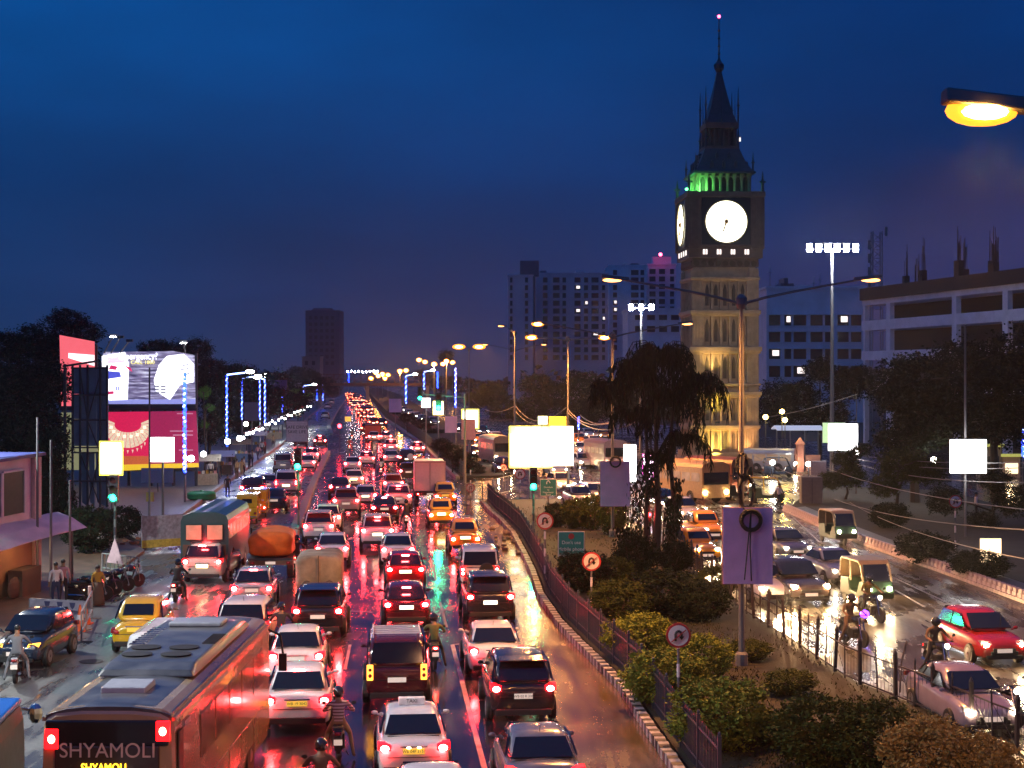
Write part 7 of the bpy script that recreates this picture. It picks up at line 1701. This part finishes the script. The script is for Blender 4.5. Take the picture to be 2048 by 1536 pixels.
# ------------------------------------------------------------------ kiosk, stalls, street clutter
M_kio = mat('kiosk_lilac', (.8, .7, .76), .7, var=.15, scale=1.2); M_kor = mat('kiosk_orange', (.42, .22, .11), .7, var=.2, scale=1)
ks = thing('kiosk', 'two storey lilac and orange kiosk with an open dark upper window', 'kiosk', (-20.7, 64.5, .13), R(85)); ks.scale = (2.2, 1, 1); KX = ks.location.x
sK = S(64)
b = MB(); b.box((-.35, 1.5, 2.9), (3.7, 3, 5.4)); bd = obj('wall', b, M_kio, ks)
b = MB(); b.box((-.35, -.03, 1.1), (3.7, .06, 2.2)); obj('lower_wall', b, M_kor, ks)
b = MB(); b.box((.2, -.06, 4.2), (1.0, .1, 1.75)); wi = obj('open_window', b, M_black, ks)
b = MB(); b.bar((-.32, -.12, 3.3), (-.32, -.12, 5.1), .07); b.bar((.72, -.12, 3.3), (.72, -.12, 5.1), .07); b.bar((-.3, -.12, 5.12), (.7, -.12, 5.12), .09); obj('window_frame', b, M_kio, wi)
b = MB(); b.bar((-2.3, -.2, 5.6), (1.6, -.2, 5.68), .16, .14); b.box((-.35, 1.4, 5.68), (3.9, 3.1, .12)); obj('roof', b, mat('kiosk_blue', (.04, .05, .2), .6), ks)
b = MB(); b.box((1.25, -.1, 2.9), (.2, .16, 5.3)); b.box((1.42, -.02, 2.9), (.16, .3, 5.3)); obj('corner_post', b, mat('kiosk_pink', (.6, .42, .4), .6), ks)
b = MB(); secs = []
for i in range(9):
    x = -2.6 + 5.1 * i / 8; secs.append([(x, -.05, 3.0 + .03 * math.sin(i * 2)), (x, -.7, 2.72 + .04 * math.sin(i * 1.7)), (x + .1, -1.3, 2.35 - .06 * abs(i - 5) / 4 + .04 * math.sin(i * 2.3)), (x + .1, -1.3, 2.33 - .06 * abs(i - 5) / 4), (x, -.7, 2.70), (x, -.05, 2.98)])
b.loft(secs); obj('awning', b, mat('awning_pink_grey', (.8, .62, .68), .7, var=.15, scale=1.5), ks)
b = MB(); b.bar((-2.4, -1.2, 0), (-2.4, -1.2, 2.3), .07); b.bar((1.9, -1.2, 0), (1.9, -1.2, 2.3), .05); obj('awning_post', b, M_dark, ks)
b = MB(); b.box((-1.35, -.3, 3.3), (.8, .5, 1.7)); sg = obj('cabinet', b, mat('cabinet_tan', (.35, .24, .16), .6), ks)
b = MB(); b.box((-1.2, -.57, 3.5), (.42, .04, .34)); obj('green_screen', b, mat('green_screen', (.1, .9, .6), .5, emit=(.03, .95, .55), es=2.5), sg)
b = MB(); b.box((.3, -.5, .55), (.9, .6, 1.1)); b.ell((-.3, -.6, .45), (.3, .12, .45), 12, 6); obj('counter', b, M_brown, ks)
lamp('kiosk_bulb', (0, -1.2, 2.1), 26, (1, .55, .25), ks)
# stall lamps: bright row along the left footpath
prev = None
for i in range(22):
    k = i / 21; px = 487 + (621 - 487) * k ** 1.0; py = 871 + (812 - 871) * k; Y = 132 + 150 * k
    p = A(px, py, Y); b = MB(); q_ = .8 + .4 * k; b.lathe([(.09 * q_, -.1), (.14 * q_, 0), (.07 * q_, .14)], c=p + Vector((0, 0, random.uniform(-.25, .25))), n=8)
    o = obj('stall_lamp', b, mat('stall_lamp', (1, 1, 1), .4, emit=(.95, 1, .96), es=26)); tag(o, 'white bulb above the footpath stalls, %s%s in its bright row' % (('', '') if False else (ORD[i % 13], ' from the near end' if i < 13 else ' in the far half')), 'lamp', 'white lamps over the footpath stalls')
    if i % 4 == 0: lamp('stall_light', p + Vector((0, -.3, -.3)), 190, (.9, 1, .98), r=.15)
b = MB(); b.bar(A(487, 866, 132), A(621, 808, 282), .05); tag(obj('lamp_wire', b, M_dark), 'wire carrying the row of white bulbs', 'wire')
for i, (px, py, Y) in enumerate(((407, 908, 125), (479, 877, 130), (382, 917, 112), (455, 883, 128), (492, 848, 160))):
    p = A(px, py, Y); b = MB(); b.ell(p, (.24, .2, .22), 8, 5); tag(obj('bulb', b, mat('stall_lamp', (1, 1, 1)), smooth=True), ('bare white bulb beside the yellow billboard band', 'bare white bulb over the crowd', 'bare white bulb on the blue strung pole', 'bare white bulb at the foot of the second blue pole', 'round white bulb before the lamp row')[i], 'bulb')
    lamp('bulb_light', p + Vector((0, -.4, 0)), 90, (.95, .97, 1), r=.15)
def stall(label, px, py, w, d, h, roof, cloth):
    g = G(px, py, .16); t = thing('market_stall', label, 'stall', g, R(8))
    for sx in (-1, 1):
        for y in (0, d): b = MB(); b.bar((sx * w / 2, y, 0), (sx * w / 2, y, h), .06); obj('post', b, M_dark, t)
    b = MB(); b.add([(-w / 2 - .2, -.4, h - .2), (w / 2 + .2, -.4, h - .2), (w / 2 + .2, d + .2, h + .25), (-w / 2 - .2, d + .2, h + .25), (-w / 2 - .2, -.4, h - .25), (w / 2 + .2, -.4, h - .25), (w / 2 + .2, d + .2, h + .2), (-w / 2 - .2, d + .2, h + .2)], [(0, 1, 2, 3), (7, 6, 5, 4), (0, 4, 5, 1), (2, 6, 7, 3), (0, 3, 7, 4), (1, 5, 6, 2)]); obj('canopy', b, roof, t)
    b = MB(); b.box((0, d * .4, .45), (w * .9, d * .6, .9)); obj('counter', b, cloth, t)
    for k in range(5): b = MB(); b.box((-w * .36 + k * w * .18, d * .35, 1.0), (w * .12, .3, .2 + .1 * (k % 3))); obj('goods', b, CL[('red', 'white', 'yellow', 'tan', 'pink')[k]], t)
    return t
M_sheet = mat('stall_sheet', (.4, .34, .26), .8, var=.2); M_blueS = mat('stall_blue', (.05, .09, .2), .7)
for a in (('stall with a hanging tan sheet beside the yellow billboard band', 414, 970, 1.8, 1.4, 2.2, M_sheet, M_sheet), ('low stall with a white banner left of the crowd', 445, 950, 1.8, 1.2, 1.9, mat('stall_white', (.5, .48, .55), .7), M_brown), ('stall under the brightest end of the lamp row', 512, 905, 2.2, 1.5, 2.2, M_sheet, M_blueS),
          ('stall midway along the lamp row', 548, 878, 2.4, 1.5, 2.3, M_blueS, M_sheet), ('far stall at the end of the lamp row', 585, 856, 2.6, 1.6, 2.3, M_sheet, M_brown), ('dark stall at the foot of the second blue pole', 478, 925, 2.0, 1.4, 2.1, M_brown, M_blueS)): stall(*a)
g = G(403, 1000, .16); b = MB(); b.lathe([(.75, 0), (.98, .12), (1.0, .5), (.85, .62), (.8, .5)], n=20, sx=1.05, sy=.6); b.lathe([(.12, .62), (.14, .72)], n=8); t = thing('water_tub', 'big round green tub on the footpath below the blue strung pole', 'tub', g)
obj('tub_wall', b, mat('tub_green', (.015, .22, .08), .4), t)
b = MB(); b.lathe([(.95, .3), (1.03, .33), (1.03, .38), (.95, .4)], n=20, sx=1.05, sy=.6); obj('rib', b, mat('tub_green_dark', (.01, .14, .06), .4), t)
b = MB(); rd = random.Random(2)
rub = thing('rubble_heap', 'heap of broken bricks at the footpath edge before the teal bus', 'rubble', G(320, 1085, .13))
for k in range(60):
    x, y = rd.gauss(0, 1.0), rd.gauss(0, .9); b = MB(); b.box((x, y, max(.05, .5 - .25 * (abs(x) + abs(y))) + rd.uniform(0, .1)), (.26, .14, .1), rz=rd.uniform(0, 3)); obj('brick', b, mat('old_brick', (.22, .09, .05), .8, var=.3), rub)
pr = thing('traffic_barrel', 'pinkish hooded bollard standing by the brick heap', 'bollard', G(297, 1072, .13)); b = MB(); b.lathe([(.2, 0), (.18, .9), (.1, 1.05)], n=12); obj('bollard_body', b, mat('bollard_pink', (.5, .2, .16), .6), pr); b = MB(); b.lathe([(.19, .5), (.187, .7)], n=12); obj('bollard_band', b, M_swhite, pr)
hw = thing('hoarding_wall', 'low pale sheet wall with a yellow foot left of the teal bus', 'wall', G(345, 1098, .1), R(35)); b = MB(); b.box((0, 0, 1.0), (3.4, .08, 1.6)); obj('sheet_panel', b, mat('sheet_grey', (.3, .28, .33), .7, var=.3), hw); b = MB(); b.box((0, -.05, .35), (3.4, .06, .4)); obj('foot_band', b, mat('sheet_yellow', (.5, .35, .05), .7, var=.3), hw)
mhl = thing('manhole_cover', 'dark drain cover in the wet service road', 'manhole', G(182, 1323, .012)); b = MB(); b.lathe([(.36, 0), (.38, .012)], n=20); obj('cover', b, M_black, mhl)
# pale pillar and wall near the tower
pl_ = thing('gate_pillar', 'pink pointed pillar at the corner right of the tower', 'pillar', A(1600, 750, 150)); pl_.location.z = 0
b = MB(); b.box((0, 0, 1.3), (.65, .65, 2.6)); b.add([(-.45, -.45, 2.6), (.45, -.45, 2.6), (.45, .45, 2.6), (-.45, .45, 2.6), (0, 0, 3.3)], [(0, 1, 4), (1, 2, 4), (2, 3, 4), (3, 0, 4)]); obj('shaft', b, mat('pillar_pink', (.55, .25, .22), .6), pl_)
for i, (xa, xb, Y) in enumerate(((1535, 1590, 152), (1610, 1640, 150))):
    p, q = A(xa, 750, Y), A(xb, 750, Y); p.z = q.z = 0; t = thing('boundary_wall', ('pinkish boundary wall between tower and pillar', 'pinkish boundary wall right of the pillar')[i], 'wall', p); b = MB(); b.box(((q - p).x / 2, 0, .8), ((q - p).x, .25, 1.6)); obj('wall_panel', b, mat('wall_pinkish', (.35, .17, .15), .7), t)
shd = thing('platform_shelter', 'long white lit shelter roof seen through trees right of the tower', 'shelter', A(1595, 750, 175)); shd.location.z = 0
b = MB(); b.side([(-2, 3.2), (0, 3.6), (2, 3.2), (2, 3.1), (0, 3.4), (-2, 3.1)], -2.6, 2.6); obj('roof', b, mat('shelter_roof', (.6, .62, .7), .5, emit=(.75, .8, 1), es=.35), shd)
for x in (-2.3, -.8, .8, 2.3): b = MB(); b.bar((x, 0, 0), (x, 0, 3.3), .12); obj('post', b, M_grey, shd)
for i, (px, py, Y, e) in enumerate(((1531, 834, 150, 1), (1564, 823, 150, 1), (1570, 840, 150, 1), (1545, 925, 140, 1), (1617, 928, 132, 1), (1712, 905, 120, 1), (1868, 920, 110, 1))):
    p = A(px, py, Y); t = thing('globe_lamp', ('yellow globe lamp touching the tower edge', 'upper of the paired yellow lamps right of the tower', 'lower of the paired yellow lamps right of the tower', 'white lamp low in the junction', 'small white lamp over the corner sign', 'small bulb under the tilted light box', 'white shaded lamp in the dark garden')[i], 'lamp', (p.x, Y, 0))
    col = (1, .66, .14) if i < 3 else (1, .93, .8)
    b = MB(); b.cyl((0, 0, 0), (0, 0, p.z - .2), .05, .04, 6); obj('pole', b, M_dark, t)
    b = MB(); b.ell((0, 0, p.z), (.24, .24, .22), 10, 6); obj('globe', b, mat('globe_yellow' if i < 3 else 'globe_white', (1, 1, 1), .4, emit=col, es=30), t, smooth=True)
    lamp('globe_light', (0, -.3, p.z), 220 if i < 3 else 130, col, t, r=.2)
board('grey framed notice board at the garden corner', 1621, 1652, 922, 950, 128, mat('notice_grey', (.25, .22, .28), .6), name='sign_board', cat='board', frame=M_swhite)
box_ = thing('utility_cabinet', 'grey cabinet beside the corner bush', 'cabinet', G(1622, 1010)); b = MB(); b.box((0, 0, 1.0), (1.5, .8, 2.0)); obj('cabinet_body', b, mat('cabinet_grey', (.2, .18, .16), .7), box_, bevel=.04); b = MB(); b.box((0, -.42, 1.0), (.03, .03, 1.8)); obj('door_seam', b, M_dark, box_)
# lit shops at far right
for i, (x0, x1, y0, y1, c, e) in enumerate(((1975, 2010, 895, 945, (.2, .15, .12), 0), (2012, 2048, 915, 960, (.3, .2, .16), 0))):
    Y = 140; p = A((x0 + x1) / 2, 750, Y); t = thing('shop', ('dim shop left of the warm lit counter at far right', 'dim shop with a warm lit counter at far right')[i], 'shop', (p.x, Y + 1, 0)); w = (x1 - x0) * S(Y); z = A(0, y0, Y).z
    b = MB(); b.box((0, 1.2, z / 2), (w, 2.4, z)); obj('wall', b, mat('shop_wall_%d' % i, c, .7), t)
    b = MB(); b.box((0, -.1, z + .15), (w + .3, .5, .25)); obj('fascia', b, mat('shop_fascia', (.5, .5, .1), .6, emit=(.6, .6, .15), es=.35), t)
    b = MB(); b.box((0, -.06, z * .45), (w * .7, .1, z * .5)); obj('counter', b, M_boxw2 if i else M_black, t)
lamp('shop_light', A(2020, 935, 136), 160, (1, .75, .4), r=.3)
# leftover clutter near the kerb: wheelie bin shapes and a spiked plant
b = MB(); bk = thing('stone_heap', 'scattered stones on the muddy verge beside the kerb', 'stones', G(1010, 1085))
rd = random.Random(5)
for k in range(36):
    p = G(1010 + rd.gauss(0, 22) + (k % 3) * 8, 1080 + rd.gauss(0, 18)); p -= bk.location; b = MB(); b.ell((p.x, p.y, .08), (rd.uniform(.08, .22), rd.uniform(.08, .2), rd.uniform(.05, .14)), 7, 4); obj('stone', b, mat('verge_stone', (.2, .13, .09), .6, var=.3), bk)
# ------------------------------------------------------------------ damp evening air
hz = MB(); hz.box((0, 600, 30.5), (860, 1250, 65))
mh = bpy.data.materials.new('damp_air'); mh.use_nodes = True; t = mh.node_tree; t.nodes.clear()
o_ = t.nodes.new('ShaderNodeOutputMaterial'); pv_ = t.nodes.new('ShaderNodeVolumePrincipled'); t.links.new(pv_.outputs[0], o_.inputs['Volume'])
pv_.inputs['Density'].default_value = .00018; pv_.inputs['Color'].default_value = (.8, .85, .95, 1); pv_.inputs['Anisotropy'].default_value = .8
tag(obj('haze', hz, mh), 'damp evening air over the whole road', 'haze', kind='stuff')
